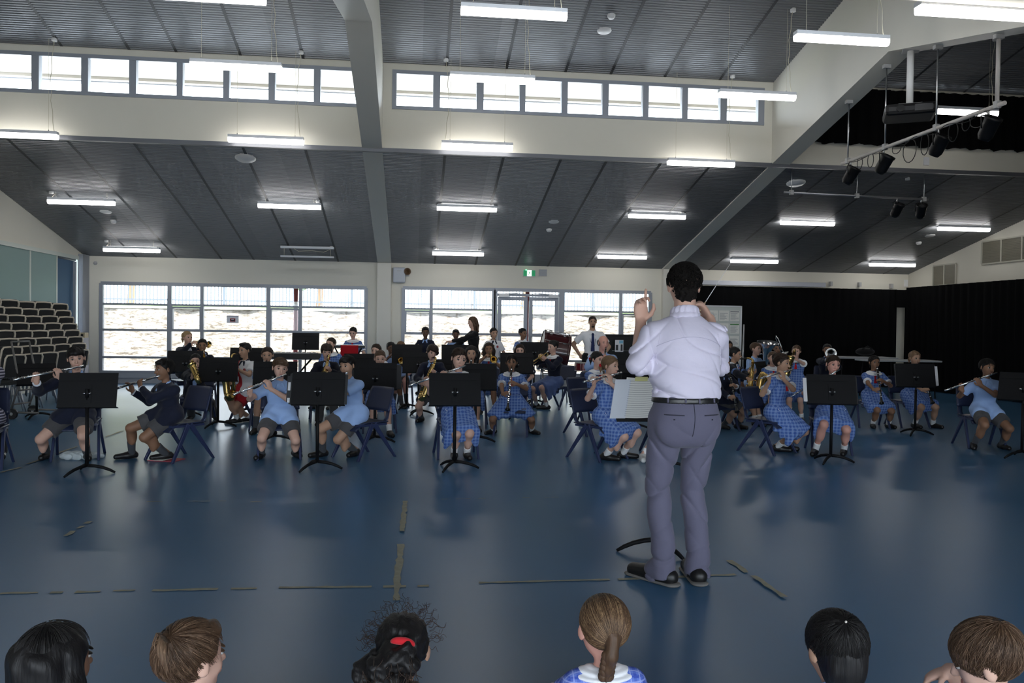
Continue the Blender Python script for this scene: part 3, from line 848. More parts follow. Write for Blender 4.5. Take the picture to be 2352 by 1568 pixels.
# ================================================================== worn tape on the floor
m_tape = mat('worn_beige_tape', (.30, .29, .22), .8, var=.3, vscale=20)
def tape(pts, w, lab, seed, gap=.0):
    rr = random.Random(seed); m = MB()
    for (a, b_) in pts:
        a = atZ(*a); b_ = atZ(*b_); d = b_-a; L_ = d.length; d.normalize(); n = Vector((-d.y, d.x, 0))
        k = max(3, int(L_/.06)); prev = None
        for i in range(k+1):
            q = a+d*(L_*i/k)
            e0 = w/2*rr.uniform(.35, 1.0); e1 = w/2*rr.uniform(.35, 1.0)
            cur = (m.bm.verts.new(q+n*e0+Vector((0, 0, .002+.0007*seed))), m.bm.verts.new(q-n*e1+Vector((0, 0, .002+.0007*seed))))
            if prev and rr.random() > gap: m.bm.faces.new((prev[0], cur[0], cur[1], prev[1]))
            prev = cur
    tag(m.build('floor_tape', m_tape), lab, 'tape', 'worn tape marks on the floor')
tape([((0, 1363), (230, 1359)), ((260, 1357), (310, 1356)), ((350, 1356), (590, 1351)), ((640, 1350), (985, 1346))], .045, 'long worn beige tape line across the floor left of the conductor', 1, .12)
tape([((1100, 1339), (1400, 1331)), ((1420, 1331), (1690, 1320))], .04, 'worn beige tape line across the floor under the shoes of the conductor', 2, .08)
tape([((909, 1380), (921, 1250))], .055, 'broad beige tape strip running away from the camera across the long line', 3, .0)
tape([((924, 1222), (930, 1152))], .05, 'short beige tape strip farther along the middle of the floor', 10, .0)
tape([((140, 1238), (206, 1198))], .05, 'short diagonal beige tape mark on the left of the floor', 4, .2)
tape([((1675, 1288), (1715, 1316))], .05, 'short diagonal beige tape mark just behind the shoes of the conductor', 5, .0)
tape([((1730, 1325), (1800, 1374))], .05, 'diagonal beige tape mark right of the conductor pointing to the black haired boy', 11, .0)
tape([((0, 1086), (47, 1074)), ((62, 1066), (115, 1050)), ((130, 1042), (178, 1026))], .05, 'pale dashed tape under the boy at far left', 6, 0)
tape([((242, 1004), (282, 990))], .04, 'short pale tape mark on the shiny floor between the two left boys', 7, 0)
tape([((300, 1154), (520, 1152)), ((575, 1154), (615, 1153))], .025, 'faint thin tape line in front of the left flute players', 8, .3)
tape([((960, 1149), (1300, 1143))], .02, 'faint thin tape line in front of the middle music stand', 9, .35)
# ================================================================== smooth-blended surfaces (clothed figures, hair, hands)
class Sdf:
    """rounded shapes blended into one continuous skin and meshed with surface nets"""
    def __init__(s, k=.02): s.p = []; s.k = k
    def cone(s, a, b, ra, rb, k=None, cut=0, sq=None, sub=False, halves=None):
        """tapered limb a->b; cut 1 = flat end at b, 2 = flat end at a, 3 = both; sq=(axis, factor) flattens it"""
        s.p.append(('c', np.array(a, float), np.array(b, float), ra, rb, s.k if k is None else k, cut, sq, sub, halves)); return s
    def chain(s, pts, rads, **kw):
        for i in range(len(pts)-1): s.cone(pts[i], pts[i+1], rads[i], rads[i+1], **kw)
        return s
    def ell(s, c, r, R=None, k=None, sub=False, halves=None):
        """ellipsoid, R = 3x3 matrix with the axes as columns"""
        s.p.append(('e', np.array(c, float), np.array(r, float), None if R is None else np.array(R, float), s.k if k is None else k, sub, halves)); return s
    def xf(s, M):
        """move every shape by a rigid 4x4 matrix"""
        R = np.array(M.to_3x3()); t = np.array(M.translation); q = []
        for p in s.p:
            h = p[9] if p[0] == 'c' else p[6]
            if h: h = [(R @ np.array(o, float)+t, R @ np.array(n, float)) for o, n in h]
            if p[0] == 'c': q.append(('c', R @ p[1]+t, R @ p[2]+t, *p[3:7], (R @ np.array(p[7][0], float), p[7][1]) if p[7] else None, p[8], h))
            else: q.append(('e', R @ p[1]+t, p[2], R if p[3] is None else R @ p[3], p[4], p[5], h))
        s.p = q; return s
    def box(s):
        lo = np.full(3, 1e9); hi = -lo
        for p in s.p:
            if p[0] == 'c':
                r = max(p[3], p[4]); sub = p[8]
                l = np.minimum(p[1], p[2])-r; h = np.maximum(p[1], p[2])+r
            else:
                r = max(p[2]); l = p[1]-r; h = p[1]+r; sub = p[5]
            if not sub: lo = np.minimum(lo, l); hi = np.maximum(hi, h)
        return lo, hi
    def mesh(s, vox, disp=None, relax=1):
        lo, hi = s.box(); lo = lo-vox*2.5; hi = hi+vox*2.5
        n = np.ceil((hi-lo)/vox).astype(int)+1
        D = np.full(n, .5, np.float32)
        ax = [lo[i]+vox*np.arange(n[i]) for i in range(3)]
        for p in s.p:
            if p[0] == 'c': a, b, ra, rb, k, cut, sq, sub, hv = p[1:]; r = max(ra, rb); l = np.minimum(a, b)-r; h = np.maximum(a, b)+r
            else: c, rad, R, k, sub, hv = p[1:]; r = max(rad); l = c-r; h = c+r
            m = k+vox*2
            i0 = np.clip(np.floor((l-m-lo)/vox).astype(int), 0, n-1); i1 = np.clip(np.ceil((h+m-lo)/vox).astype(int)+1, 1, n)
            if (i1 <= i0).any(): continue
            X, Y, Z = np.meshgrid(*[ax[i][i0[i]:i1[i]].astype(np.float32) for i in range(3)], indexing='ij', sparse=True)
            if p[0] == 'c':
                ba = b-a; L2 = max(float(ba @ ba), 1e-12)
                px, py, pz = X-a[0], Y-a[1], Z-a[2]
                tt = (px*ba[0]+py*ba[1]+pz*ba[2])/L2
                t = np.clip(tt, 0, 1)
                wx, wy, wz = px-t*ba[0], py-t*ba[1], pz-t*ba[2]
                f = 1.0
                if sq is not None:
                    nn = np.array(sq[0], float); f = sq[1]
                    dn = (wx*nn[0]+wy*nn[1]+wz*nn[2])*(1/f-1)
                    wx, wy, wz = wx+dn*nn[0], wy+dn*nn[1], wz+dn*nn[2]
                d = np.sqrt(wx*wx+wy*wy+wz*wz)-(ra+(rb-ra)*t)
                if f < 1: d = d*(.5+.5*f)
                L_ = math.sqrt(L2)
                if cut & 1: d = np.maximum(d, (tt-1)*L_)
                if cut & 2: d = np.maximum(d, -tt*L_)
            else:
                px, py, pz = X-c[0], Y-c[1], Z-c[2]
                if R is not None:
                    px, py, pz = (R[0, 0]*px+R[1, 0]*py+R[2, 0]*pz, R[0, 1]*px+R[1, 1]*py+R[2, 1]*pz, R[0, 2]*px+R[1, 2]*py+R[2, 2]*pz)
                q = np.sqrt((px/rad[0])**2+(py/rad[1])**2+(pz/rad[2])**2)
                g = np.sqrt((px/rad[0]**2)**2+(py/rad[1]**2)**2+(pz/rad[2]**2)**2)+1e-9
                d = q*(q-1)/g
                d = np.where(q < .05, -min(rad), d)
            if hv:
                for o, nv in hv: d = np.maximum(d, (X-o[0])*nv[0]+(Y-o[1])*nv[1]+(Z-o[2])*nv[2])
            sl = tuple(slice(i0[i], i1[i]) for i in range(3))
            A = D[sl]
            if sub:
                d = -d
                hh = np.clip(.5-.5*(d-A)/max(k, 1e-6)*-1, 0, 1)
                D[sl] = A*(1-hh)+d*hh+k*hh*(1-hh)
            else:
                hh = np.clip(.5+.5*(A-d)/max(k, 1e-6), 0, 1)
                D[sl] = A*(1-hh)+d*hh-k*hh*(1-hh)
        if disp is not None:
            X, Y, Z = np.meshgrid(*[a_.astype(np.float32) for a_ in ax], indexing='ij', sparse=True)
            D = D+disp(X, Y, Z)
        return snet(D, lo, vox)

def snet(D, lo, vox):
    S = D < 0
    n = S.shape
    c = np.zeros((n[0]-1, n[1]-1, n[2]-1), np.int8)
    for i in (0, 1):
        for j in (0, 1):
            for k in (0, 1): c += S[i:n[0]-1+i, j:n[1]-1+j, k:n[2]-1+k]
    I = np.argwhere((c > 0) & (c < 8))
    if len(I) == 0: return np.zeros((0, 3)), np.zeros((0, 4), int)
    idx = np.full(c.shape, -1, np.int32); idx[I[:, 0], I[:, 1], I[:, 2]] = np.arange(len(I))
    acc = np.zeros((len(I), 3)); cnt = np.zeros(len(I))
    cor = [(i, j, k) for i in (0, 1) for j in (0, 1) for k in (0, 1)]
    val = {q: D[I[:, 0]+q[0], I[:, 1]+q[1], I[:, 2]+q[2]] for q in cor}
    for a in cor:
        for ax in range(3):
            if a[ax]: continue
            b = list(a); b[ax] = 1; b = tuple(b)
            da, db = val[a], val[b]
            m = (da < 0) != (db < 0)
            t = np.where(m, da/(da-db+1e-20), 0)
            p = np.zeros((len(I), 3)); p[:] = a; p[:, ax] += t
            acc += np.where(m[:, None], p, 0); cnt += m
    V = lo+vox*(I+acc/cnt[:, None])
    Q = []
    for ax in range(3):
        o1, o2 = [(1, 2), (2, 0), (0, 1)][ax]
        sl0 = [slice(1, -1)]*3; sl0[ax] = slice(0, n[ax]-1)
        sl1 = [slice(1, -1)]*3; sl1[ax] = slice(1, n[ax])
        A = S[tuple(sl0)]; B = S[tuple(sl1)]
        E = np.argwhere(A != B)
        if len(E) == 0: continue
        flip = ~A[E[:, 0], E[:, 1], E[:, 2]]
        base = E.copy()
        off = np.array([1, 1, 1]); off[ax] = 0
        base = E+off
        def cell(d1, d2):
            q = base.copy(); q[:, o1] += d1; q[:, o2] += d2
            return idx[q[:, 0], q[:, 1], q[:, 2]]
        q = np.stack([cell(-1, -1), cell(0, -1), cell(0, 0), cell(-1, 0)], 1)
        q[flip] = q[flip][:, ::-1]
        Q.append(q)
    Q = np.concatenate(Q); Q = Q[(Q >= 0).all(1)]
    return V, Q

def np_mesh(name, parts, mats, parent=None):
    """parts: list of (verts, quads, material index) joined into one mesh"""
    Vs, Qs, Ms = [], [], []; o = 0
    for V, Q, mi in parts:
        if len(V) == 0: continue
        Vs.append(V); Qs.append(np.asarray(Q)+o); Ms.append(np.full(len(Q), mi) if np.isscalar(mi) else mi); o += len(V)
    V = np.concatenate(Vs).astype(np.float32); Q = np.concatenate(Qs).astype(np.int32); M = np.concatenate(Ms).astype(np.int32)
    me = bpy.data.meshes.new(name)
    me.vertices.add(len(V)); me.vertices.foreach_set('co', V.ravel())
    me.loops.add(Q.size); me.loops.foreach_set('vertex_index', Q.ravel())
    me.polygons.add(len(Q)); me.polygons.foreach_set('loop_start', np.arange(0, Q.size, 4, dtype=np.int32))
    me.polygons.foreach_set('material_index', M)
    me.polygons.foreach_set('use_smooth', np.ones(len(Q), bool))
    for m in (mats if isinstance(mats, (list, tuple)) else [mats]): me.materials.append(m)
    me.update(calc_edges=True)
    return link_mesh(name, me, parent)
def relax(V, Q, it=1, f=.5):
    """light smoothing"""
    for _ in range(it):
        acc = np.zeros_like(V); cnt = np.zeros(len(V))
        for a, b in ((0, 1), (1, 2), (2, 3), (3, 0)):
            np.add.at(acc, Q[:, a], V[Q[:, b]]); np.add.at(acc, Q[:, b], V[Q[:, a]])
            np.add.at(cnt, Q[:, a], 1); np.add.at(cnt, Q[:, b], 1)
        V = V*(1-f)+f*acc/np.maximum(cnt, 1)[:, None]
    return V
# ================================================================== figures
def V3(*a): return np.array(a, float)
def unit(v): return v/max(np.linalg.norm(v), 1e-9)
def ik(a, b, l1, l2, hint):
    """two-bone limb: returns middle joint and reachable end"""
    d = b-a; L_ = np.linalg.norm(d); u = d/max(L_, 1e-9)
    L2 = min(L_, (l1+l2)*.995); L2 = max(L2, abs(l1-l2)*1.02+.01)
    e = a+u*L2
    x = (l1*l1-l2*l2+L2*L2)/(2*L2); h = math.sqrt(max(l1*l1-x*x, 0))
    n = hint-u*(hint @ u); n = unit(n)
    return a+u*x+n*h, e
def qsphere(c, r, R=None, n=5):
    """ellipsoid of quads"""
    V, Q = [], []; o = 0
    g = np.linspace(-1, 1, n+1)
    for ax in range(3):
        for s in (-1, 1):
            for i in range(n+1):
                for j in range(n+1):
                    p = [0, 0, 0]; p[ax] = s; p[(ax+1) % 3] = g[i]; p[(ax+2) % 3] = g[j]
                    V.append(p)
            for i in range(n):
                for j in range(n):
                    q = [o+i*(n+1)+j, o+(i+1)*(n+1)+j, o+(i+1)*(n+1)+j+1, o+i*(n+1)+j+1]
                    Q.append(q if s > 0 else q[::-1])
            o += (n+1)**2
    V = np.array(V, float); V /= np.linalg.norm(V, axis=1)[:, None]; V *= np.array(r)
    if R is not None: V = V @ np.array(R).T
    return V+np.array(c), np.array(Q)
def rotm(yaw=0, pitch=0, roll=0):
    """degrees; yaw turns the face to the figure's left, pitch lifts the chin, roll tips the head to its left"""
    return Matrix.Rotation(math.radians(yaw), 4, 'Z') @ Matrix.Rotation(math.radians(-pitch), 4, 'X') @ Matrix.Rotation(math.radians(roll), 4, 'Y')

def skin_mat(name, c):
    m = mat(name, c, .55, var=.06, vscale=12, spec=.35)
    return m
H_PALER = {}  # second, paler hair colour per hair tone, for some of the strands
SKIN = {'fair': skin_mat('skin_fair', (.62, .38, .29)), 'tan': skin_mat('skin_tan', (.46, .27, .18)), 'brown': skin_mat('skin_brown', (.26, .135, .08)), 'dark': skin_mat('skin_deep_brown', (.15, .075, .045)),
        'pink': skin_mat('skin_ruddy', (.64, .33, .26))}
LIPS = {'fair': mat('lips_fair', (.50, .20, .18), .5), 'tan': mat('lips_tan', (.36, .15, .12), .5), 'brown': mat('lips_brown', (.20, .085, .07), .5), 'dark': mat('lips_deep', (.12, .05, .045), .5), 'pink': mat('lips_ruddy', (.50, .19, .17), .5)}
m_eye = mat('eye_white', (.42, .40, .38), .35); m_iris = mat('iris_dark', (.02, .012, .008), .2)
def hair_mat(name, c, c2=None):
    m = bpy.data.materials.new(name); m.use_nodes = True
    N, L = nt(m); b = N['Principled BSDF']; b.inputs['Roughness'].default_value = .52; b.inputs['Specular IOR Level'].default_value = .28
    tc = N.new('ShaderNodeTexCoord'); mp = N.new('ShaderNodeMapping'); mp.inputs['Scale'].default_value = (90, 90, 9)
    n = N.new('ShaderNodeTexNoise'); n.inputs['Scale'].default_value = 1; n.inputs['Detail'].default_value = 3
    L.new(tc.outputs['Object'], mp.inputs[0]); L.new(mp.outputs[0], n.inputs['Vector'])
    mx = N.new('ShaderNodeMix'); mx.data_type = 'RGBA'
    mx.inputs['A'].default_value = (*[x*.55 for x in c], 1); mx.inputs['B'].default_value = (*(c2 or [min(1, x*1.6) for x in c]), 1)
    L.new(n.outputs['Fac'], mx.inputs['Factor']); L.new(mx.outputs['Result'], b.inputs['Base Color'])
    bp = N.new('ShaderNodeBump'); bp.inputs['Strength'].default_value = .5; bp.inputs['Distance'].default_value = .006
    L.new(n.outputs['Fac'], bp.inputs['Height']); L.new(bp.outputs['Normal'], b.inputs['Normal'])
    return m
HAIR = {'black': hair_mat('black_hair', (.009, .008, .008)), 'dark': hair_mat('dark_brown_hair', (.026, .015, .010)), 'brown': hair_mat('brown_hair', (.075, .042, .024)),
        'light': hair_mat('light_brown_hair', (.17, .10, .055)), 'blond': hair_mat('blond_hair', (.30, .20, .10)), 'grey': hair_mat('grey_hair', (.12, .10, .09))}
def cloth(name, c, rough=.85, var=.05, bump=.10, bs=35, sheen=.12): return mat(name, c, rough, var=var, vscale=9, bump=bump, bscale=bs, sheen=sheen, spec=.25)
M_NAVY = cloth('navy_wool', (.010, .013, .030)); M_BLAZER = cloth('navy_blazer_cloth', (.008, .010, .020)); M_LBLUE = cloth('light_blue_cotton', (.31, .45, .74)); M_WHITE = cloth('white_cotton', (.78, .78, .80))
M_GSHORT = cloth('grey_shorts_cloth', (.075, .072, .075)); M_GSOCK = cloth('grey_sock', (.06, .065, .075)); M_WSOCK = cloth('white_sock', (.75, .75, .75)); M_SHOE = mat('black_shoe_leather', (.010, .009, .009), .42)
M_RED = cloth('red_ribbon', (.50, .012, .02)); M_POLO_R = cloth('red_polo_cloth', (.48, .02, .03)); M_BLACK = cloth('black_cloth', (.008, .008, .009)); M_KHAKI = cloth('grey_long_trousers', (.055, .055, .058))
M_LILAC = cloth('pale_lilac_shirt_cotton', (.70, .66, .79), bump=.12, bs=25); M_CTROU = cloth('slate_suit_trousers', (.125, .120, .175), bump=.1, bs=30); M_TIE = cloth('navy_tie', (.02, .03, .10)); M_TRIM = cloth('white_piping', (.65, .68, .75))
M_CREST = cloth('red_crest', (.38, .06, .08)); M_SNEAK = mat('white_sneaker', (.70, .70, .68), .5); M_OLIVE = cloth('dark_olive_cloth', (.018, .02, .016)); M_BELT = mat('black_belt_leather', (.012, .012, .013), .35); M_SKIRT = cloth('blue_grey_skirt', (.085, .13, .29)); M_TIGHT = cloth('grey_tights', (.10, .075, .075))
M_WPIPE = M_TRIM
def plaid(name, base, dark, light, s=.037):
    """woven check: blue squares with darker bands and fine pale lines"""
    m = bpy.data.materials.new(name); m.use_nodes = True
    N, L = nt(m); b = N['Principled BSDF']; b.inputs['Roughness'].default_value = .85; b.inputs['Specular IOR Level'].default_value = .2
    tc = N.new('ShaderNodeTexCoord'); sx = N.new('ShaderNodeSeparateXYZ'); L.new(tc.outputs['Object'], sx.inputs[0])
    ge = N.new('ShaderNodeNewGeometry'); vt = N.new('ShaderNodeVectorTransform'); vt.vector_type = 'NORMAL'; vt.convert_from = 'WORLD'; vt.convert_to = 'OBJECT'
    L.new(ge.outputs['Normal'], vt.inputs[0]); sn = N.new('ShaderNodeSeparateXYZ'); L.new(vt.outputs[0], sn.inputs[0])
    dk = lt = None
    for a in range(3):
        f = mth(N, L, 'FRACT', mth(N, L, 'DIVIDE', mth(N, L, 'ADD', sx.outputs[a], 10), s))
        ok = mth(N, L, 'LESS_THAN', mth(N, L, 'ABSOLUTE', sn.outputs[a]), .75)
        d = mth(N, L, 'MULTIPLY', ok, mth(N, L, 'LESS_THAN', f, .34))
        l = mth(N, L, 'MULTIPLY', ok, mth(N, L, 'COMPARE', f, .67, .07))
        dk = d if dk is None else mth(N, L, 'ADD', dk, d)
        lt = l if lt is None else mth(N, L, 'MAXIMUM', lt, l)
    m1 = N.new('ShaderNodeMix'); m1.data_type = 'RGBA'; m1.inputs['A'].default_value = (*base, 1); m1.inputs['B'].default_value = (*dark, 1)
    L.new(mth(N, L, 'MULTIPLY', dk, .5), m1.inputs['Factor'])
    m2 = N.new('ShaderNodeMix'); m2.data_type = 'RGBA'; m2.inputs['B'].default_value = (*light, 1)
    L.new(m1.outputs['Result'], m2.inputs['A']); L.new(mth(N, L, 'MULTIPLY', lt, .42), m2.inputs['Factor']); L.new(m2.outputs['Result'], b.inputs['Base Color'])
    return m
M_PLAID = plaid('blue_check_cotton', (.13, .225, .50), (.050, .105, .34), (.36, .45, .64))
M_PLAID_S = plaid('blue_check_cotton_close', (.13, .20, .58), (.05, .09, .42), (.50, .56, .84), .030)
def stripes(name, a, c, s):
    m = bpy.data.materials.new(name); m.use_nodes = True
    N, L = nt(m); b = N['Principled BSDF']; b.inputs['Roughness'].default_value = .85
    tc = N.new('ShaderNodeTexCoord'); sx = N.new('ShaderNodeSeparateXYZ'); L.new(tc.outputs['Object'], sx.inputs[0])
    f = mth(N, L, 'LESS_THAN', mth(N, L, 'FRACT', mth(N, L, 'DIVIDE', mth(N, L, 'ADD', sx.outputs[2], 10), s)), .5)
    mx = N.new('ShaderNodeMix'); mx.data_type = 'RGBA'; mx.inputs['A'].default_value = (*a, 1); mx.inputs['B'].default_value = (*c, 1)
    L.new(f, mx.inputs['Factor']); L.new(mx.outputs['Result'], b.inputs['Base Color'])
    return m
M_STRIPE = stripes('navy_white_stripes', (.02, .02, .05), (.45, .43, .52), .028)

def twotone(name, a, c):
    m = bpy.data.materials.new(name); m.use_nodes = True
    N, L = nt(m); b = N['Principled BSDF']; b.inputs['Roughness'].default_value = .85
    tc = N.new('ShaderNodeTexCoord'); sx = N.new('ShaderNodeSeparateXYZ'); L.new(tc.outputs['Object'], sx.inputs[0])
    f = mth(N, L, 'LESS_THAN', mth(N, L, 'ADD', sx.outputs[0], mth(N, L, 'MULTIPLY', mth(N, L, 'SUBTRACT', sx.outputs[2], .62), .25)), -.012)
    mx = N.new('ShaderNodeMix'); mx.data_type = 'RGBA'; mx.inputs['A'].default_value = (*a, 1); mx.inputs['B'].default_value = (*c, 1)
    L.new(f, mx.inputs['Factor']); L.new(mx.outputs['Result'], b.inputs['Base Color'])
    return m
M_POLO2 = twotone('red_white_polo_cloth', (.72, .72, .74), (.46, .02, .03))
def folds(amp, f=1.0, seed=0.0):
    def d(X, Y, Z):
        return amp*(np.sin(f*(38*X+21*Y+30*Z)+seed+2.2*np.sin(f*(13*Z-9*X)+seed*2))*.6+.5*np.sin(f*(-27*X+33*Y+41*Z)+1.7*seed+1.8*np.sin(f*(11*X+8*Z))))
    return d

# ---- head in its own frame: face towards -y, unit = head height
def head_shapes(s, hh, M, fem=False, adult=False):
    h = Sdf(.10)
    h.ell((0, .05, .13), (.335, .42, .365)); h.ell((0, -.12, -.08), (.265, .27, .36), k=.12)
    h.cone((0, -.08, -.20), (0, -.245, -.395), .20, .095 if not adult else .115, k=.12)
    for x in (-1, 1):
        h.ell((.15*x, -.235, -.13), (.10, .10, .10), k=.08)
        h.ell((.14*x, -.415, .02), (.085, .055, .05), k=.05, sub=True)
        h.ell((.345*x, .03, -.03), (.035, .085, .125), R=np.array(Matrix.Rotation(.35*x, 3, 'Z')), k=.03)
    h.cone((0, -.375, .03), (0, -.455, -.125), .028, .052, k=.035)
    for x in (-1, 1): h.ell((.045*x, -.415, -.135), (.035, .035, .028), k=.02)
    h.cone((-.06, -.37, -.265), (.06, -.37, -.265), .03, .03, k=.04)
    s2 = Sdf(h.k*hh)
    S = hh
    for p in h.p:
        if p[0] == 'c': s2.p.append(('c', p[1]*S, p[2]*S, p[3]*S, p[4]*S, p[5]*S, p[6], p[7], p[8], p[9]))
        else: s2.p.append(('e', p[1]*S, p[2]*S, p[3], p[4]*S, p[5], p[6]))
    s2.xf(M); s.p += s2.p
def face_bits(hh, M, closed=False, beard=False, look=0):
    """eyes, brows and lips: (verts, quads, slot)"""
    out = []
    R = np.array(M.to_3x3()); t = np.array(M.translation)
    def add(c, r, slot, rz=0, n=4):
        Rm = R @ np.array(Matrix.Rotation(rz, 3, 'Y'))
        V, Q = qsphere((0, 0, 0), np.array(r)*hh, Rm, n); out.append((V+t+R @ (np.array(c)*hh), Q, slot))
    for x in (-1, 1):
        if not closed:
            add((.138*x, -.338, .018), (.066, .045, .034), 1)
            add((.138*x+look*.02, -.375, .015), (.038, .014, .033), 2)
        add((.14*x, -.352, .048), (.076, .040, .014), 4, rz=.12*x)
        if closed: add((.138*x, -.345, .010), (.07, .04, .010), 4, rz=-.1*x)
        add((.145*x, -.365, .115), (.082, .028, .014), 4, rz=.16*x)
    add((0, -.395, -.255), (.078, .024, .017), 3); add((0, -.39, -.285), (.064, .026, .018), 3)
    if beard:
        add((0, -.31, -.40), (.13, .10, .10), 4); add((0, -.40, -.225), (.09, .02, .015), 4)
    return out
def hair_shapes(style, hh, M, seed=0):
    h = Sdf(.06)
    front = ((0, -.30, .235), (0, -.74, -.67))
    nape = ((0, 0, -.27), (0, -.25, -.97))
    cap = lambda r=(.372, .455, .395), c=(0, .06, .14), hv=(front, nape): h.ell(c, r, halves=list(hv))
    if style == 'crew':
        h.ell((0, .05, .15), (.362, .445, .385), halves=[front, ((0, 0, -.36), (0, -.34, -.94))])
        h.ell((0, .24, -.14), (.25, .20, .26), halves=[((0, 0, -.40), (0, -.2, -.97))], k=.08)
        for x in (-1, 1): h.ell((.37*x, .0, -.10), (.12, .15, .19), sub=True, k=.03)
    if style == 'nape':
        low = ((0, 0, -.43), (0, -.25, -.97)); h.ell((0, .06, .14), (.372, .455, .395), halves=[front, low])
        h.ell((0, .17, -.12), (.315, .31, .40), halves=[low, ((0, -.02, 0), (0, -1, 0))], k=.08)
    if style in ('short', 'fringe', 'quiff', 'cap', 'crop', 'curly', 'mop'):
        cap()
        if style == 'fringe': h.ell((0, -.24, .33), (.27, .17, .13), k=.08); h.ell((.1, -.33, .24), (.16, .06, .08), k=.05)
        if style == 'quiff': h.ell((.03, -.22, .42), (.24, .2, .10), k=.08)
        if style == 'crop': h.ell((0, -.2, .36), (.26, .2, .11), k=.06)
        if style == 'curly':
            rr = random.Random(3)
            for i in range(70):
                a = rr.uniform(0, 2*PI); e = rr.uniform(-.25, 1.4)
                c = V3(.36*math.cos(a)*math.cos(e), .06+.44*math.sin(a)*math.cos(e), .14+.38*math.sin(e))
                if c[1] < -.2 and c[2] < .25: continue
                h.ell(c, (.05, .05, .05), k=.04)
        if style == 'mop':
            h.ell((0, .0, .30), (.40, .42, .26), k=.08); h.ell((.05, -.30, .22), (.28, .14, .13), k=.06); h.ell((-.3, .0, .1), (.1, .26, .2), k=.05); h.ell((.3, .0, .1), (.1, .26, .2), k=.05)
        if style == 'cap': h.ell((0, .0, .28), (.375, .42, .24), k=.04)
    if style in ('pony', 'long', 'bun', 'plait', 'bob', 'tied'):
        cap((.368, .45, .39))
        if style == 'pony':
            h.chain([(0, .46, .22), (.02, .60, .10), (.03, .60, -.30), (.0, .52, -.75)], [.09, .12, .11, .04], k=.05)
        if style == 'tied': h.chain([(0, .48, .02), (-.03, .56, -.14), (-.05, .50, -.42)], [.07, .09, .03], k=.04)
        if style == 'bun': h.ell((0, .46, .30), (.15, .13, .15), k=.04)
        if style == 'long':
            for x in (-1, 1): h.chain([(.30*x, -.02, .1), (.36*x, .06, -.35), (.33*x, .08, -.95)], [.10, .13, .08], k=.07)
            h.chain([(0, .40, .1), (0, .42, -.4), (0, .34, -1.0)], [.14, .2, .12], k=.10)
            h.chain([(.2, .36, -.1), (.22, .36, -.95)], [.15, .1], k=.10); h.chain([(-.2, .36, -.1), (-.22, .36, -.95)], [.15, .1], k=.10)
        if style == 'bob':
            for x in (-1, 1): h.chain([(.24*x, -.02, .2), (.33*x, .04, -.2), (.33*x, .04, -.75)], [.16, .17, .14], k=.14)
            h.chain([(-.22, .28, .1), (-.24, .30, -.75)], [.20, .17], k=.14); h.chain([(.22, .28, .1), (.24, .30, -.75)], [.20, .17], k=.14); h.chain([(0, .34, .1), (0, .34, -.75)], [.22, .18], k=.14)
        if style == 'plait':
            h.chain([(0, .46, .05), (.03, .50, -.2), (.05, .44, -.42), (.05, .42, -.6)], [.10, .10, .07, .03], k=.05)
    if style == 'bald':
        for x in (-1, 1): h.ell((.27*x, .16, .0), (.10, .30, .24), halves=[((0, -.16, 0), (0, -1, 0)), nape], k=.05)
        h.ell((0, .36, .02), (.28, .15, .25), halves=[nape], k=.08)
    s2 = Sdf(.06*hh)
    for p in h.p:
        sc = lambda hv: [(np.array(o)*hh, n) for o, n in hv] if hv else hv
        if p[0] == 'c': s2.p.append(('c', p[1]*hh, p[2]*hh, p[3]*hh, p[4]*hh, p[5]*hh, p[6], p[7], p[8], sc(p[9])))
        else: s2.p.append(('e', p[1]*hh, p[2]*hh, p[3], p[4]*hh, p[5], sc(p[6])))
    return s2.xf(M)

# ---- hand with five separate fingers
def hand_shapes(s, W, d, n, size, side, curl=.8, point=None, spread=.09, thumb=.6):
    """W wrist, d fingers' direction, n palm normal (fingers curl towards it); side +1 left hand, -1 right hand"""
    d = unit(d); n = unit(n-d*(n @ d)); sd = np.cross(d, n)*side     # sd points to the thumb side
    L_ = size
    s.cone(W-d*.01, W+d*L_*.30, .026*size/.17, .036*size/.17, k=.012, sq=(n, .50)); s.cone(W+d*L_*.30, W+d*L_*.46, .036*size/.17, .037*size/.17, k=.012, sq=(n, .48))
    r = .0088*size/.17
    off = [.85, .30, -.27, -.80]; ln = [.47, .52, .48, .38]
    for i in range(4):
        b = W+d*L_*(.47 if i < 3 else .44)+sd*off[i]*.030*size/.17
        c = curl if point is None else (.0 if i in point else curl)
        dd = unit(d+sd*off[i]*spread)
        p = b; ang = 0
        for j, f in enumerate((.46, .31, .23)):
            ang += c*(.75 if j == 0 else .85)
            q = p+(dd*math.cos(ang)+n*math.sin(ang))*L_*ln[i]*f
            s.cone(p, q, r*(1.06-.10*j), r*(.98-.11*j), k=.005); p = q
    b = W+d*L_*.10+sd*.024*size/.17+n*.006
    q = b+unit(sd*.8+d*.55+n*.25)*L_*.20; e = q+unit(sd*(.30-.5*thumb)+d*.75+n*(.25+.5*thumb))*L_*.17; e2 = e+unit(sd*(-.45*thumb)+d*.7+n*.55*thumb)*L_*.13
    s.cone(b, q, r*1.6, r*1.25, k=.010); s.cone(q, e, r*1.2, r*1.1, k=.005); s.cone(e, e2, r*1.08, r*.85, k=.005)

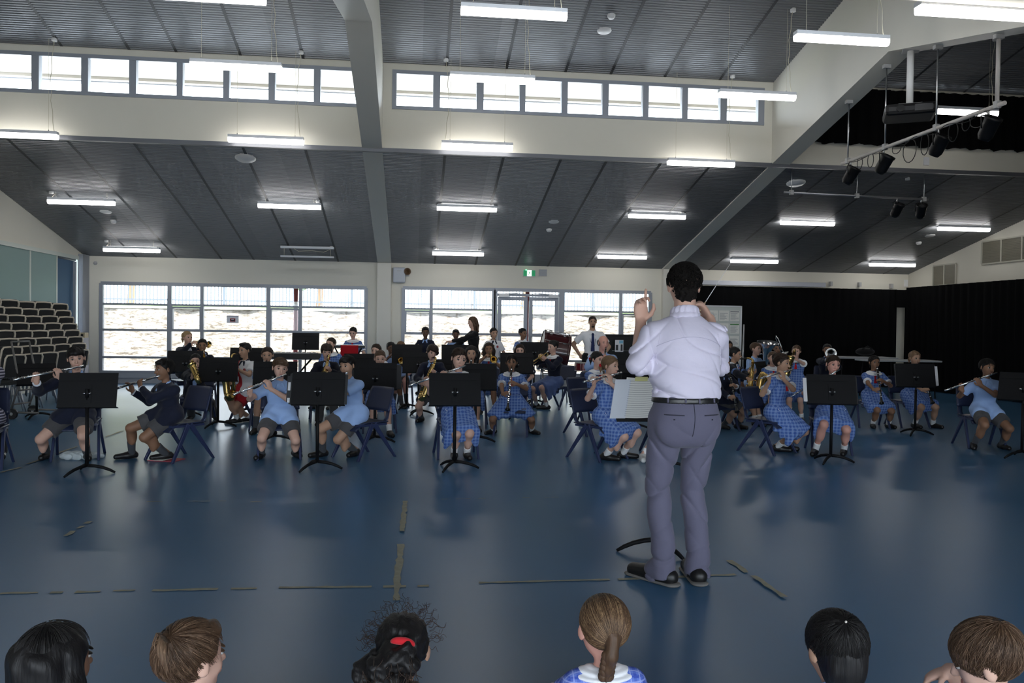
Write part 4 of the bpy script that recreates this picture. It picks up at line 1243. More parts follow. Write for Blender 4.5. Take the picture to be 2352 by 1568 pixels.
class Fig:
    """skeleton of one figure in its own frame: faces -y, its left is +x"""
    def __init__(s, pos, rz, H, seat=None, adult=False, lean=4, side=0, head=(0, 0, 0), hh=None, turn=0, neck=None, tk=1.0):
        s.pos = Vector((pos[0], pos[1], 0)); s.rz = rz; s.H = H; s.adult = adult; s.seat = seat
        s.M = Matrix.Translation(s.pos) @ Matrix.Rotation(rz, 4, 'Z'); s.Mi = s.M.inverted()
        s.hh = hh or H*(.134 if adult else .160)
        if seat is not None: s.pel = V3(0, .02, seat+.062*H)
        else: s.pel = V3(0, 0, (.525 if adult else .53)*H)
        a, b = math.radians(lean), math.radians(side)
        s.u = unit(V3(math.sin(b), -math.sin(a), math.cos(a)*math.cos(b)))
        tw = math.radians(turn)
        s.lx = unit(V3(math.cos(tw), math.sin(tw), 0)-s.u*(V3(math.cos(tw), math.sin(tw), 0) @ s.u)); s.fw = np.cross(s.lx, s.u)*-1
        s.fw = -np.cross(s.u, s.lx)
        T = (.285 if adult else .272)*H*tk
        s.sm = s.pel+s.u*T; s.ch = s.pel+s.u*T*.68; s.wa = s.pel+s.u*T*.33
        w = (.108 if adult else .095)*H
        s.sh = {+1: s.sm+s.lx*w-s.u*.026*H, -1: s.sm-s.lx*w-s.u*.026*H}
        s.nb = s.sm+s.u*.012*H
        nk = neck*H if neck is not None else (.048 if adult else .042)*H
        up = unit(s.u+V3(0, 0, 1.2)); s.hb = s.nb+up*nk-s.fw*0.0
        s.hc = s.hb+V3(0, 0, 1)*s.hh*.50+s.fw*.012*H
        s.Mh = Matrix.Translation(Vector(s.hc)) @ rotm(*head)
        s.hip = {k: s.pel+V3(.052*H*k, -.01, -.012*H) for k in (1, -1)}
        s.L = dict(ua=.172*H, fa=.148*H, th=.245*H if adult else .26*H, sk=.262*H if not adult else .24*H, hd=.108*H if adult else .104*H)
        s.ank, s.kn, s.el, s.wr, s.hd, s.toe = {}, {}, {}, {}, {}, {}
    def loc(s, p): return np.array(s.Mi @ Vector(p))
    def wld(s, p): return s.M @ Vector(p)
    def mouth(s): return np.array(s.Mh @ Vector((0, -.425*s.hh, -.27*s.hh)))
    def leg(s, k, foot, toe=None, hint=None):
        """foot: heel point on the floor in own frame"""
        f = V3(foot[0], foot[1], 0); hz = .05*s.H
        t = unit(V3(*(toe if toe is not None else (.22*k, -1, 0))))
        a = f+V3(0, 0, hz)
        sp = max(-.3, min(.3, 1.1*(f[0]*k/s.H-.052)))
        h = hint if hint is not None else (V3(-sp*k, -.8, .7) if s.seat is not None else V3(0, -1, 0))
        s.kn[k], s.ank[k] = ik(s.hip[k], a, s.L['th'], s.L['sk'], np.array(h, float)); s.toe[k] = t
    def arm(s, k, w, d, n, hint=None, **kw):
        h = np.array(hint if hint is not None else V3(.8*k, .3, -.8), float)
        s.el[k], s.wr[k] = ik(s.sh[k], np.array(w, float), s.L['ua'], s.L['fa'], h)
        s.hd[k] = (np.array(d, float), np.array(n, float), kw)
    # -------- body
    def body(s, root, skin, browmat, vox, closed=False, beard=False, look=0, fem=False, legs=True):
        H = s.H; b = Sdf(.03); A = s.adult
        s.torso(b, 0)
        b.cone(s.nb-s.u*.02*H, s.hb+V3(0, 0, .02*H), (.034 if A else .029)*H, (.033 if A else .028)*H, k=.02)
        for k in (1, -1):
            if k in s.el:
                ak = getattr(s, 'armk', 1.0); b.cone(s.sh[k], s.el[k], (.032 if A else .028)*H*ak, (.025 if A else .0225)*H*ak, k=.02); b.cone(s.el[k], s.wr[k], (.026 if A else .0235)*H, (.0165 if A else .0155)*H, k=.012)
                hand_shapes(b, s.wr[k], s.hd[k][0], s.hd[k][1], s.L['hd'], k, **s.hd[k][2])
            if k in s.kn and legs:
                g = getattr(s, 'legk', 1.0)
                b.cone(s.hip[k], s.kn[k], .055*H*g, .036*H*g, k=.03); b.cone(s.kn[k], s.ank[k], .034*H*g, .020*H*g, k=.015)
                mid = s.kn[k]*.68+s.ank[k]*.32; b.ell(mid+V3(0, .012*H*g, 0), (.033*H*g, .034*H*g, .075*H), k=.03)
                b.cone(s.ank[k]-V3(0, 0, .02*H), s.ank[k]+s.toe[k]*.075*H-V3(0, 0, .03*H), .02*H, .017*H, k=.015)
        head_shapes(b, s.hh, s.Mh, fem, A)
        V, Q = b.mesh(vox)
        parts = [(V, Q, 0)]+face_bits(s.hh, s.Mh, closed, beard, look)
        return np_mesh('body', parts, [SKIN[skin], m_eye, m_iris, LIPS[skin], browmat], root)
    def torso(s, b, o, k=.03, top=True, low=True):
        H = s.H
        sq = (s.fw, .68)
        w0 = (.075 if not s.adult else .084)*H
        g = getattr(s, 'girth', 1.0)
        if low: b.ell(s.pel, (.088*H*g+o, .075*H*g+o, .072*H+o), k=k)
        b.cone(s.pel, s.wa, w0*1.02*g+o, w0*.94*g+o, k=k, sq=sq); b.cone(s.wa, s.ch, w0*.94*g+o, w0*1.08*g+o, k=k, sq=sq)
        Rm = np.stack([s.lx, -s.fw, s.u], 1)
        b.ell(s.ch+s.u*.004*H, ((.098 if s.adult else .087)*H*g+o, .066*H*g+o, .088*H+o), R=Rm, k=k)
        for q in (1, -1): b.cone(s.nb-s.u*.020*H-s.lx*q*.0*H, s.sh[q]-s.lx*q*.004*H, .036*H+o*.5, .029*H+o*.75, k=k)
    # -------- clothing pieces
    def top(s, root, name, m, vox, o=.012, sleeve='long', hem=-.02, fold=.0022, seed=0, k=.03, neck=True):
        fold = fold*1.7
        H = s.H; b = Sdf(k)
        hv = [(s.pel+s.u*(hem*H), -s.u)]
        s.torso(b, o)
        b.ell(s.pel, (.092*H*getattr(s, 'girth', 1)+o+.004, .074*H*getattr(s, 'girth', 1)+o+.004, .080*H), k=k)
        if s.seat is not None and hem < -.055:
            for q in (1, -1):
                if q in s.kn: b.cone(s.hip[q]+V3(0, 0, .004), s.hip[q]*.70+s.kn[q]*.30+V3(0, 0, .004), .061*H+o+.007, .058*H+o+.010, k=k)
        b.p = [(p[:9]+(hv,)) if p[0] == 'c' else (p[:6]+(hv,)) for p in b.p]
        for kk in (1, -1):
            if kk not in s.el: continue
            if sleeve == 'long':
                b.cone(s.sh[kk], s.el[kk], .030*H+o*.85, .0255*H+o*.85, k=.025); b.cone(s.el[kk], s.wr[kk]*.97+s.el[kk]*.03, .0255*H+o*.85, .0185*H+o*.5, k=.02, cut=1)
            elif sleeve == 'short':
                e = s.sh[kk]*.30+s.el[kk]*.70; b.cone(s.sh[kk], e, .030*H+o*.85, .034*H+o, k=.025, cut=1)
            elif sleeve == 'rolled':
                f = s.el[kk]*.62+s.wr[kk]*.38
                b.cone(s.sh[kk], s.el[kk], .037*H+o, .033*H+o, k=.03); b.cone(s.el[kk], f, .034*H+o, .029*H+o, k=.03, cut=1)
        if neck: b.cone(s.nb-s.u*.03*H, s.nb+s.u*.008*H, .044*H, .035*H, k=.012, cut=1)
        V, Q = b.mesh(vox, disp=folds(fold, 1.0, seed) if fold else None)
        return np_mesh(name, [(V, Q, 0)], [m], root)
    def collar(s, root, m, kind='shirt', vox=.005, name='collar'):
        H = s.H; b = Sdf(.006)
        if kind == 'shirt':
            R0 = .036*H; n = 14
            P = [s.nb+s.u*(.022*H)+(s.lx*math.cos(a)+s.fw*math.sin(a)*.95)*R0-s.u*(.022*H)*max(0, math.sin(a)) for a in np.linspace(0, 2*PI, n+1)]
            for i in range(n): b.cone(P[i]-s.u*.012*H, P[i+1]-s.u*.012*H, .011*H, .011*H)
            for i in range(n): b.cone(P[i], P[i+1], .007*H, .007*H)
            for x in (1, -1): b.cone(s.nb+s.fw*.042*H+s.lx*.018*H*x-s.u*.004*H, s.nb+s.fw*.064*H+s.lx*.034*H*x-s.u*.032*H, .017*H, .009*H, sq=(s.fw, .4))
        else:    # wide round collar
            n = 22
            for i in range(n):
                a = 2*PI*i/n; a2 = 2*PI*(i+1)/n
                if kind == 'pan' and abs(math.sin((a+a2)/2)-1) < .01: continue
                for R0, dz, r in ((.042, .018, .013), (.060, .010, .017), (.080, -.002, .016)):
                    def P(q):
                        fr = max(0, math.sin(q)); bk = max(0, -math.sin(q))
                        return s.nb+(s.lx*math.cos(q)*1.02+s.fw*math.sin(q)*(.86 if math.sin(q) > 0 else .66))*R0*H+s.u*(dz-.020*fr*(R0/.086)-.012*bk*(R0/.086))*H
                    b.cone(P(a), P(a2), r*H, r*H, sq=(s.u, .45), k=.008)
        V, Q = b.mesh(vox)
        return np_mesh(name, [(V, Q, 0)], [m], root)
    def cuffs(s, root, m, kind='short', vox=.005, o=.014):
        for kk in (1, -1):
            if kk not in s.el: continue
            b = Sdf(.004); H = s.H
            if kind == 'short':
                e0 = s.sh[kk]*.38+s.el[kk]*.62; e1 = s.sh[kk]*.26+s.el[kk]*.74; b.cone(e0, e1, .0345*H+o, .0355*H+o, cut=3)
            else:
                e0 = s.wr[kk]*.93+s.el[kk]*.07; e1 = s.wr[kk]*.99+s.el[kk]*.01; b.cone(e0, e1, .0225*H+.008, .0215*H+.008, cut=3)
            V, Q = b.mesh(vox); np_mesh('cuff', [(V, Q, 0)], [m], root)
    def tie(s, root, m, ln=.085, w=.019, name='tie', vox=.005):
        H = s.H; b = Sdf(.006)
        a = s.nb+s.fw*(.062 if not s.adult else .068)*H-s.u*.028*H
        b.ell(a, (.014*H, .012*H, .014*H))
        c = a-s.u*ln*H+s.fw*((.026 if ln < .15 else .030)*H)
        b.cone(a, c, w*.6*H, w*H, sq=(s.fw, .35), cut=1)
        V, Q = b.mesh(vox); return np_mesh(name, [(V, Q, 0)], [m], root)
    def crest(s, root, m, x=.045, vox=.004):
        H = s.H; c = s.ch+s.lx*x*H+s.fw*(.066*H+.010)+s.u*.02*H
        V, Q = qsphere(c, (.017*H, .008, .019*H)); np_mesh('crest', [(V, Q, 0)], [m], root)
    def shorts(s, root, m, vox, upto=.72, o=.016, name='shorts', flare=.008, fold=.002):
        H = s.H; b = Sdf(.03)
        b.ell(s.pel, (.100*H+o*.6, .080*H+o*.6, .068*H+o*.5), halves=[(s.pel+s.u*.035*H, s.u)])
        for k in (1, -1):
            e = s.hip[k]*(1-upto)+s.kn[k]*upto
            b.cone(s.hip[k], e, .060*H+o, .047*H+o+flare, cut=1, k=.025)
        V, Q = b.mesh(vox, disp=folds(fold, 1.1, 3)); return np_mesh(name, [(V, Q, 0)], [m], root)
    def trousers(s, root, m, vox, o=.014, name='trousers', fold=.003, loose=1.0, k=.03, brk=True):
        H = s.H; b = Sdf(k)
        b.ell(s.pel, (.100*H+o*.6, .080*H+o*.6, .070*H), halves=[(s.pel+s.u*.045*H, s.u)])
        b.cone(s.pel, s.pel+s.u*.045*H, .090*H+o*.4, .084*H+o*.3, sq=(s.fw, .72), cut=1)
        for k_ in (1, -1):
            b.cone(s.hip[k_], s.kn[k_], .060*H+o, .041*H*loose+o, k=k); b.cone(s.kn[k_], s.ank[k_]-V3(0, 0, .012*H), .041*H*loose+o, .032*H*loose+o, k=k, cut=1)
        V, Q = b.mesh(vox, disp=folds(fold, .8, 5)); return np_mesh(name, [(V, Q, 0)], [m], root)
    def socks(s, root, m, hi=.5, vox=.006):
        H = s.H
        for k in (1, -1):
            b = Sdf(.012); e = s.ank[k]*(1-hi)+s.kn[k]*hi
            r0 = .0215*H+.004; b.cone(s.ank[k]-V3(0, 0, .02*H), e, r0, r0+(.035*H-r0)*min(1, hi*1.35)+.002, cut=1)
            V, Q = b.mesh(vox); np_mesh('sock', [(V, Q, 0)], [m], root)
    def shoes(s, root, m, vox=.006, strap=False, sole=None, big=1.0):
        H = s.H
        for k in (1, -1):
            a = s.ank[k]-V3(0, 0, .05*H); a[2] = 0; t = s.toe[k]; b = Sdf(.02)
            r = .027*H*big; z = V3(0, 0, r*.95)
            hl = [((0, 0, 0.002), (0, 0, -1))]
            b.cone(a-t*.022*H+z, a+t*.035*H+z, r, r*1.02, halves=hl); b.cone(a+t*.03*H+z, a+t*.115*H*big+z*.80, r*1.05, r*.80, halves=hl, k=.015)
            if not strap: b.cone(a+V3(0, 0, .035*H), a+V3(0, 0, .058*H), .026*H, .0265*H, cut=1)
            V, Q = b.mesh(vox); o = np_mesh('shoe', [(V, Q, 0)], [m], root)
            if sole is not None:
                b = Sdf(.006); q = V3(0, 0, .006*H)
                b.cone(a-t*.03*H+q, a+t*.12*H*big+q, r*1.05, r*.95, sq=(V3(0, 0, 1), .30), halves=[((0, 0, .001), (0, 0, -1))]); V, Q = b.mesh(.005); np_mesh('sole', [(V, Q, 0)], [sole], o)
    def skirt(s, root, m, vox, upto=.90, name='skirt', drop=.10, wide=1.0):
        H = s.H; b = Sdf(.055)
        if s.seat is not None:
            b.ell(s.pel, (.115*H*wide, .095*H, .080*H), halves=[(s.pel+s.u*.05*H, s.u)])
            for k in (1, -1):
                e = s.hip[k]*(1-upto)+s.kn[k]*upto; t = unit(s.kn[k]-s.hip[k]); hv = [(e, t)]
                b.cone(s.hip[k], e+t*.05, .078*H*wide, .062*H*wide, halves=hv)
                # cloth hanging over the outside of the thigh
                for f in (.25, .5, .75, .95):
                    p = s.hip[k]*(1-f*upto)+s.kn[k]*f*upto+s.lx*k*.045*H
                    b.cone(p, p+V3(.03*k, 0, -drop*H*(.6+.5*f)), .032*H, .020*H, halves=hv, k=.055)
            e1, e2 = [s.hip[k]*(1-upto)+s.kn[k]*upto for k in (1, -1)]
            mid = (e1+e2)/2; t = unit((s.kn[1]+s.kn[-1])/2-s.pel)
            hv = [(mid, t)]
            b.cone(s.pel, mid+t*.05, .075*H, .065*H, halves=hv)
            b.cone((e1+mid)/2+t*.02, (e1+mid)/2+V3(0, 0, -.05*H), .05*H, .03*H, halves=hv); b.cone((e2+mid)/2+t*.02, (e2+mid)/2+V3(0, 0, -.05*H), .05*H, .03*H, halves=hv)
        else:
            kz = s.kn[1][2]*upto+s.pel[2]*(1-upto)
            e = V3((s.kn[1][0]+s.kn[-1][0])/2, (s.kn[1][1]+s.kn[-1][1])/2, kz)
            b.cone(s.wa, s.pel, .09*H, .115*H, sq=(s.fw, .75)); b.cone(s.pel, e, .118*H*wide, .165*H*wide, sq=(s.fw, .8), cut=1)
        V, Q = b.mesh(vox, disp=folds(.004, 1.0, 1.3)); return np_mesh(name, [(V, Q, 0)], [m], root)
    def pockets(s, root, m):
        """white piping of the two front pockets of a school dress"""
        H = s.H
        for k in (1, -1):
            c = s.wa*.45+s.pel*.55+s.lx*k*.062*H+s.fw*.082*H
            q = MB()
            pts = [c+s.lx*(.042*H*math.cos(a))*1.0+V3(0, 0, .020*H*math.sin(a)) for a in np.linspace(-PI, 0, 9)]
            q.tube(pts, .0028, 6); q.build('pocket_piping', m, root)
    def hair(s, root, style, m, vox=.006, noise=.003, seed=0, ribbon=None):
        h = hair_shapes(style, s.hh, s.Mh, seed)
        def dsp(X, Y, Z): return noise*(.7*np.sin(70*X+40*Y+3*np.sin(30*Z+seed))+.5*np.sin(85*Y-60*Z+seed)+.7*np.sin(130*X+2*np.sin(60*Y)+seed))*.8
        V, Q = h.mesh(vox, disp=dsp)
        o = np_mesh('hair', [(V, Q, 0)], [m], root)
        if ribbon is not None:
            R_ = np.array(s.Mh.to_3x3()); t_ = np.array(s.Mh.translation); z = {'pony': (0, .50, .20), 'tied': (0, .50, -.02)}.get(style, (0, .48, .0))
            b = Sdf(.006); c = t_+R_ @ (np.array(z)*s.hh)
            for x in (-1, 0, 1): b.ell(c+R_ @ V3(.12*x*s.hh, .02*s.hh, 0), (.10*s.hh if x else .07*s.hh, .07*s.hh, .09*s.hh))
            V, Q = b.mesh(.005); np_mesh('hair_ribbon', [(V, Q, 0)], [ribbon], root)
        return o
def strands(f, hair_o, n, whorl, col2, length=(.4, .8), rad=.0009, seed=1, lift=(.0, .03), region=None, hang=0.0, clump=.0, jitter=.05, c=(0, .06, .14), rr_=(.385, .465, .41), pts=9):
    """fine hairs combed over the head, away from the whorl direction"""
    rng = np.random.default_rng(seed)
    hh = f.hh; w = unit(np.array(whorl, float))
    a = unit(np.cross(w, [.3, .9, .1])); b_ = np.cross(w, a)
    Vs, Qs, Ms = [], [], []; off = 0
    Rm = np.array(f.Mh.to_3x3()); t = np.array(f.Mh.translation)
    k = 0; tries = 0
    while k < n and tries < n*6:
        tries += 1
        th0 = math.acos(1-rng.random()*1.75) if hang >= 0 else rng.random()*.3
        ph = rng.random()*2*PI
        if clump: ph += clump*math.sin(ph*23)
        L_ = rng.uniform(*length); lf = rng.uniform(*lift)
        P = []
        dph = rng.normal()*jitter
        for i in range(pts):
            s = i/(pts-1); th = min(th0+L_*s, 2.95)
            p_ = ph+dph*s
            d = w*math.cos(th)+(a*math.cos(p_)+b_*math.sin(p_))*math.sin(th)
            q = np.array(c)+d*np.array(rr_)*(1+lf*s*s+.006)
            P.append(q)
        P = np.array(P)
        if hang > 0:
            for i in range(1, pts):
                if P[i, 2] < .02:
                    st = np.linalg.norm(P[i]-P[i-1]) if i else .05
                    P[i] = P[i-1]+np.array([0, 0, -1])*max(.05, hang/pts)+.12*(P[i]-P[i-1])*[1, 1, 0]
        if region is not None and not (region(P[0]) and region(P[-1])): continue
        P = P*hh
        r0 = rad*rng.uniform(.6, 1.3)
        T = np.gradient(P, axis=0); T /= np.linalg.norm(T, axis=1)[:, None]+1e-9
        Nn = P-np.array(c)*hh; Nn -= T*(Nn*T).sum(1)[:, None]; Nn /= np.linalg.norm(Nn, axis=1)[:, None]+1e-9
        B = np.cross(T, Nn)
        taper = np.linspace(1, .35, pts)[:, None]*r0
        R = np.stack([P+B*taper, P+Nn*taper*1.3, P-B*taper], 1)
        v = (R.reshape(-1, 3)) @ Rm.T+t
        q = []
        for i in range(pts-1):
            for j in range(3): q.append([i*3+j, i*3+(j+1) % 3, (i+1)*3+(j+1) % 3, (i+1)*3+j])
        Vs.append(v); Qs.append(np.array(q)+off); Ms.append(np.full(len(q), int(rng.random() < .3))); off += len(v); k += 1
    if not Vs: return
    np_mesh('hair_strands', [(np.concatenate(Vs), np.concatenate(Qs), np.concatenate(Ms))], [hair_o.data.materials[0], col2], hair_o)
# ================================================================== school chairs
m_navyp = mat('navy_polypropylene', (.017, .025, .062), .38, bump=.04, bscale=200)
m_navyl = mat('navy_leg_plastic', (.022, .032, .085), .42)
def chair_proto():
    e = empty('school_chair')
    SH = .385
    def seat(i, j):
        x = -.205+.41*i; y = -.215+.42*j
        z = SH-.018*math.cos((i-.5)*PI)*math.sin(min(1, j*1.1)*PI)-.075*max(0, (.34-j)/.34)**2
        return (x*(1-.06*(1-j)), y, z), (0, 0, 1)
    m = MB(); m.slab(seat, 12, 12, .012); m.build('seat', m_navyp, e)
    def back(i, j):
        w = .205-.015*j
        x = -w+2*w*i
        if j > .86: x *= 1-.10*((j-.86)/.14)**2
        y = .215+.085*j+.020*math.cos((i-.5)*PI)
        z = SH+.10+.255*j
        return (x, y, z), (0, -.96, .28)
    m = MB(); m.slab(back, 12, 8, .012)
    for x in (-.165, .165):
        m.tube([(x, .185, SH-.004), (x, .215, SH+.03), (x, .232, SH+.10)], [.032, .03, .03], 8, flat=.30)
    m.build('backrest', m_navyp, e)
    for sx in (-1, 1):
        for a, b in (((.195*sx, .0, SH-.012), (.215*sx, -.205, 0)), ((.195*sx, .02, SH-.012), (.225*sx, .285, 0))):
            l = MB(); a, b = Vector(a), Vector(b)
            d = (b-a).normalized(); n = Vector((1, 0, 0)); t = n.cross(d).normalized()
            w0, w1, h = .026, .017, .013
            c = [a+t*w0+n*h, a+t*w0-n*h, a-t*w0-n*h, a-t*w0+n*h, b+t*w1+n*h, b+t*w1-n*h, b-t*w1-n*h, b-t*w1+n*h]
            for q in c[4:]: q.z = 0
            vs = [l.bm.verts.new(q) for q in c]
            for f in ((0, 1, 2, 3), (7, 6, 5, 4), (0, 4, 5, 1), (1, 5, 6, 2), (2, 6, 7, 3), (3, 7, 4, 0)): l.bm.faces.new([vs[i] for i in f])
            bmesh.ops.bevel(l.bm, geom=list(l.bm.edges), offset=.004, segments=1, affect='EDGES')
            l.build('leg', m_navyl, e)
    r = MB()
    for sx in (-1, 1): r.box(.17*sx-.03, .17*sx+.03, -.19, .19, SH-.035, SH-.012)
    r.build('seat_rail', m_navyl, e)
    return e
CHAIR0 = chair_proto(); CHAIR_USED = []
def chair(x, y, rz, lab, s=1.0, dz=0):
    e = CHAIR0 if not CHAIR_USED else copy_tree(CHAIR0)
    CHAIR_USED.append(e); e.location = (x, y, 0); e.rotation_euler = (0, 0, rz); e.scale = (s, s, s)
    return tag(e, lab, 'chair', 'navy school chairs')

# ================================================================== music stands
m_stand = mat('black_powder_coat', (.005, .005, .006), .6, spec=.22)
m_knob = mat('chrome_clutch', (.45, .45, .46), .3, metal=1)
DW, DH = .51, .32
def stand(u, v, Y, rz, lab, tilt=18, base=None, tone=None, drop=0):
    """desk centre at pixel u,v and depth Y; rz = direction the desk's back faces"""
    c = atY(u, v, Y)
    e = empty('music_stand', (c.x, c.y, 0), rz, lab, 'music stand', 'black music stands')
    T = math.radians(tilt)
    # local -y = back of the desk (towards the audience), the player sits on +y
    D = Matrix.Translation((0, 0, c.z)) @ Matrix.Rotation(-T, 4, 'X')
    m = MB()
    m.box(-DW/2, DW/2, -.004, .004, -DH/2, DH/2, M=D)
    for s_ in (-1, 1): m.prism([(s_*DW/2, -.004), (s_*(DW/2+.012), .016), (s_*(DW/2+.009), .018), (s_*DW/2, .004)], 2, -DH/2, DH/2)
    for v_ in m.bm.verts: pass
    m2 = MB(); m2.box(-DW/2, DW/2, -.003, .003, -DH/2, DH/2, M=D); m2.box(-DW/2, DW/2, -.008, -.002, DH/2-.075, DH/2-.068, M=D); m2.box(-.035, .035, -.008, -.003, -DH/2+.03, DH/2-.11, M=D)
    m.bm.free(); m2.build('desk', m_stand, e)
    MB().box(-DW/2-.004, DW/2+.004, -.004, .062, -DH/2-.004, -DH/2+.001, M=D).build('tray', m_stand, e)
    zc = c.z-.05
    k = MB(); k.tube([(-.035, -.03, zc+.02), (-.012, -.03, zc+.02)], .009, 8); k.tube([(.012, -.03, zc+.02), (.035, -.03, zc+.02)], .009, 8); k.tube([(-.02, -.03, zc+.02), (.02, -.03, zc+.02)], .005, 6); k.build('clutch', m_knob, e)
    m = MB(); m.tube([(0, -.022, zc+.06), (0, -.022, zc-.02)], .016, 10); m.build('neck', m_stand, e)
    MB().tube([(0, -.022, zc), (0, -.022, .50)], .0105, 10).build('inner_tube', m_stand, e)
    MB().tube([(0, -.022, min(.62, zc-.06)), (0, -.022, .07)], .0165, 12).build('outer_tube', m_stand, e)
    for i in range(3):
        a = 2*PI*i/3+PI/2+.5
        pts = [(math.cos(a)*r, -.022+math.sin(a)*r, z) for r, z in ((.01, .075), (.07, .070), (.14, .055), (.20, .032), (.245, .008))]
        MB().tube(pts, [.016, .016, .015, .014, .010], 8).build('leg', m_stand, e)
    return e, D

# ================================================================== instruments (mouth at the origin, +z away from the player)
m_silver = mat('silver_plate', (.78, .78, .77), .20, metal=1)
m_brass = mat('gold_lacquer', (.66, .46, .17), .24, metal=1)
m_ebony = mat('black_ebonite', (.010, .010, .010), .3)
m_reed = mat('reed_cane', (.6, .48, .25), .5)
def flute_proto():
    e = empty('flute')
    m = MB(); m.tube([(0, 0, -.065), (0, 0, .12)], .0098, 14); m.tube([(0, 0, .115), (0, 0, .125)], .0115, 14); m.build('head_joint', m_silver, e)
    m = MB(); m.sphere((0, .008, 0), (.011, .006, .014), 10); m.build('lip_plate', m_silver, e)
    MB().tube([(0, 0, .125), (0, 0, .48)], .0098, 14).build('body_joint', m_silver, e)
    MB().tube([(0, 0, .475), (0, 0, .487)], .0115, 14).tube([(0, 0, .487), (0, 0, .575)], .0098, 14).build('foot_joint', m_silver, e)
    for z in (.15, .185, .215, .24, .285, .31, .335, .37, .395, .42, .445, .50, .53):
        m = MB(); m.tube([(0, .010, z), (0, .0155, z)], .0082, 12); m.build('key', m_silver, e)
    m = MB()
    for z0, z1 in ((.14, .46), (.49, .545)):
        m.tube([(.009, .010, z0), (.009, .010, z1)], .0022, 6)
    m.build('key_rod', m_silver, e)
    return e
def clarinet_proto():
    e = empty('clarinet')
    m = MB(); m.tube([(0, 0, -.012), (0, 0, .02), (0, 0, .065)], [.005, .010, .013], 12); m.build('mouthpiece', m_ebony, e)
    MB().tube([(0, 0, .022), (0, 0, .045)], .0132, 12).build('ligature', m_silver, e)
    MB().tube([(0, 0, .065), (0, 0, .10), (0, 0, .13)], [.014, .0155, .014], 12).build('barrel', m_ebony, e)
    MB().tube([(0, 0, .13), (0, 0, .54)], .0132, 12).build('body', m_ebony, e)
    MB().lathe([(.014, .54), (.0145, .57), (.018, .60), (.026, .63), (.035, .645), (.033, .647), (.02, .62)], 18).build('bell', m_ebony, e)
    for z in (.13, .33, .54): MB().tube([(0, 0, z-.004), (0, 0, z+.004)], .0152, 14).build('ring', m_silver, e)
    for i, z in enumerate((.16, .19, .225, .255, .285, .36, .39, .42, .455, .49, .515)):
        m = MB(); m.tube([(.004*(i % 2), .011, z), (.004*(i % 2), .0165, z)], .0075, 10); m.build('key', m_silver, e)
    m = MB(); m.tube([(.012, .009, .15), (.012, .009, .30)], .0022, 6); m.tube([(-.012, .009, .34), (-.012, .009, .52)], .0022, 6); m.build('key_rod', m_silver, e)
    return e
def sax_proto(sc=1.0, name='saxophone'):
    e = empty(name)
    S = lambda P: [(x*sc, y*sc, z*sc) for x, y, z in P]
    MB().tube(S([(0, -.015, .002), (0, .02, -.004), (0, .06, -.012)]), [.006*sc, .011*sc, .012*sc], 12).build('mouthpiece', m_ebony, e)
    n = MB(); n.tube(S([(0, .055, -.012), (0, .09, -.016), (0, .12, -.006), (0, .138, .02), (0, .142, .055)]), [.009*sc, .011*sc, .0125*sc, .014*sc, .0155*sc], 14); n.build('neck', m_brass, e)
    b = MB(); b.tube(S([(0, .142, .045), (0, .142, .25), (0, .142, .52)]), [.016*sc, .024*sc, .033*sc], 18)
    b.tube(S([(0, .142, .05), (0, .142, .065)]), .021*sc, 16); b.build('body_tube', m_brass, e)
    w = MB(); w.tube(S([(0, .142, .52), (0, .150, .57), (0, .178, .605), (0, .212, .605), (0, .240, .57), (0, .248, .52)]), [.033*sc, .036*sc, .039*sc, .041*sc, .043*sc, .044*sc], 18); w.tube(S([(0, .142, .515), (0, .142, .525)]), .037*sc, 18); w.build('bow', m_brass, e)
    w = MB(); w.tube(S([(0, .248, .53), (0, .252, .44), (0, .258, .37), (0, .268, .325), (0, .285, .30), (0, .29, .294)]), [.044*sc, .047*sc, .051*sc, .058*sc, .070*sc, .076*sc], 22, cap=False)
    w.tube(S([(0, .289, .295), (0, .275, .33), (0, .262, .38), (0, .256, .44)]), [.073*sc, .054*sc, .046*sc, .042*sc], 22, cap=False); w.build('bell', m_brass, e)
    for i in range(11):
        z = .10+.037*i; x = .018+.012*(i/11)
        m = MB(); a = (1 if i % 2 else -1)
        m.tube(S([(a*.012, .142-x-.004, z), (a*.012, .142-x-.014, z)]), (.010+.004*i/11)*sc, 12); m.build('key', m_brass, e)
    for z, y in ((.46, .30), (.52, .29), (.40, .305)):
        m = MB(); m.tube(S([(.03, y-.045, z), (.047, y-.045, z)]), .02*sc, 14); m.build('key', m_brass, e)
    m = MB(); m.tube(S([(.026, .13, .10), (.036, .13, .50)]), .003*sc, 6); m.tube(S([(-.026, .13, .10), (-.036, .13, .50)]), .003*sc, 6)
    m.tube(S([(0, .17, .36), (0, .205, .36)]), .005*sc, 8); m.build('key_rod', m_brass, e)
    return e
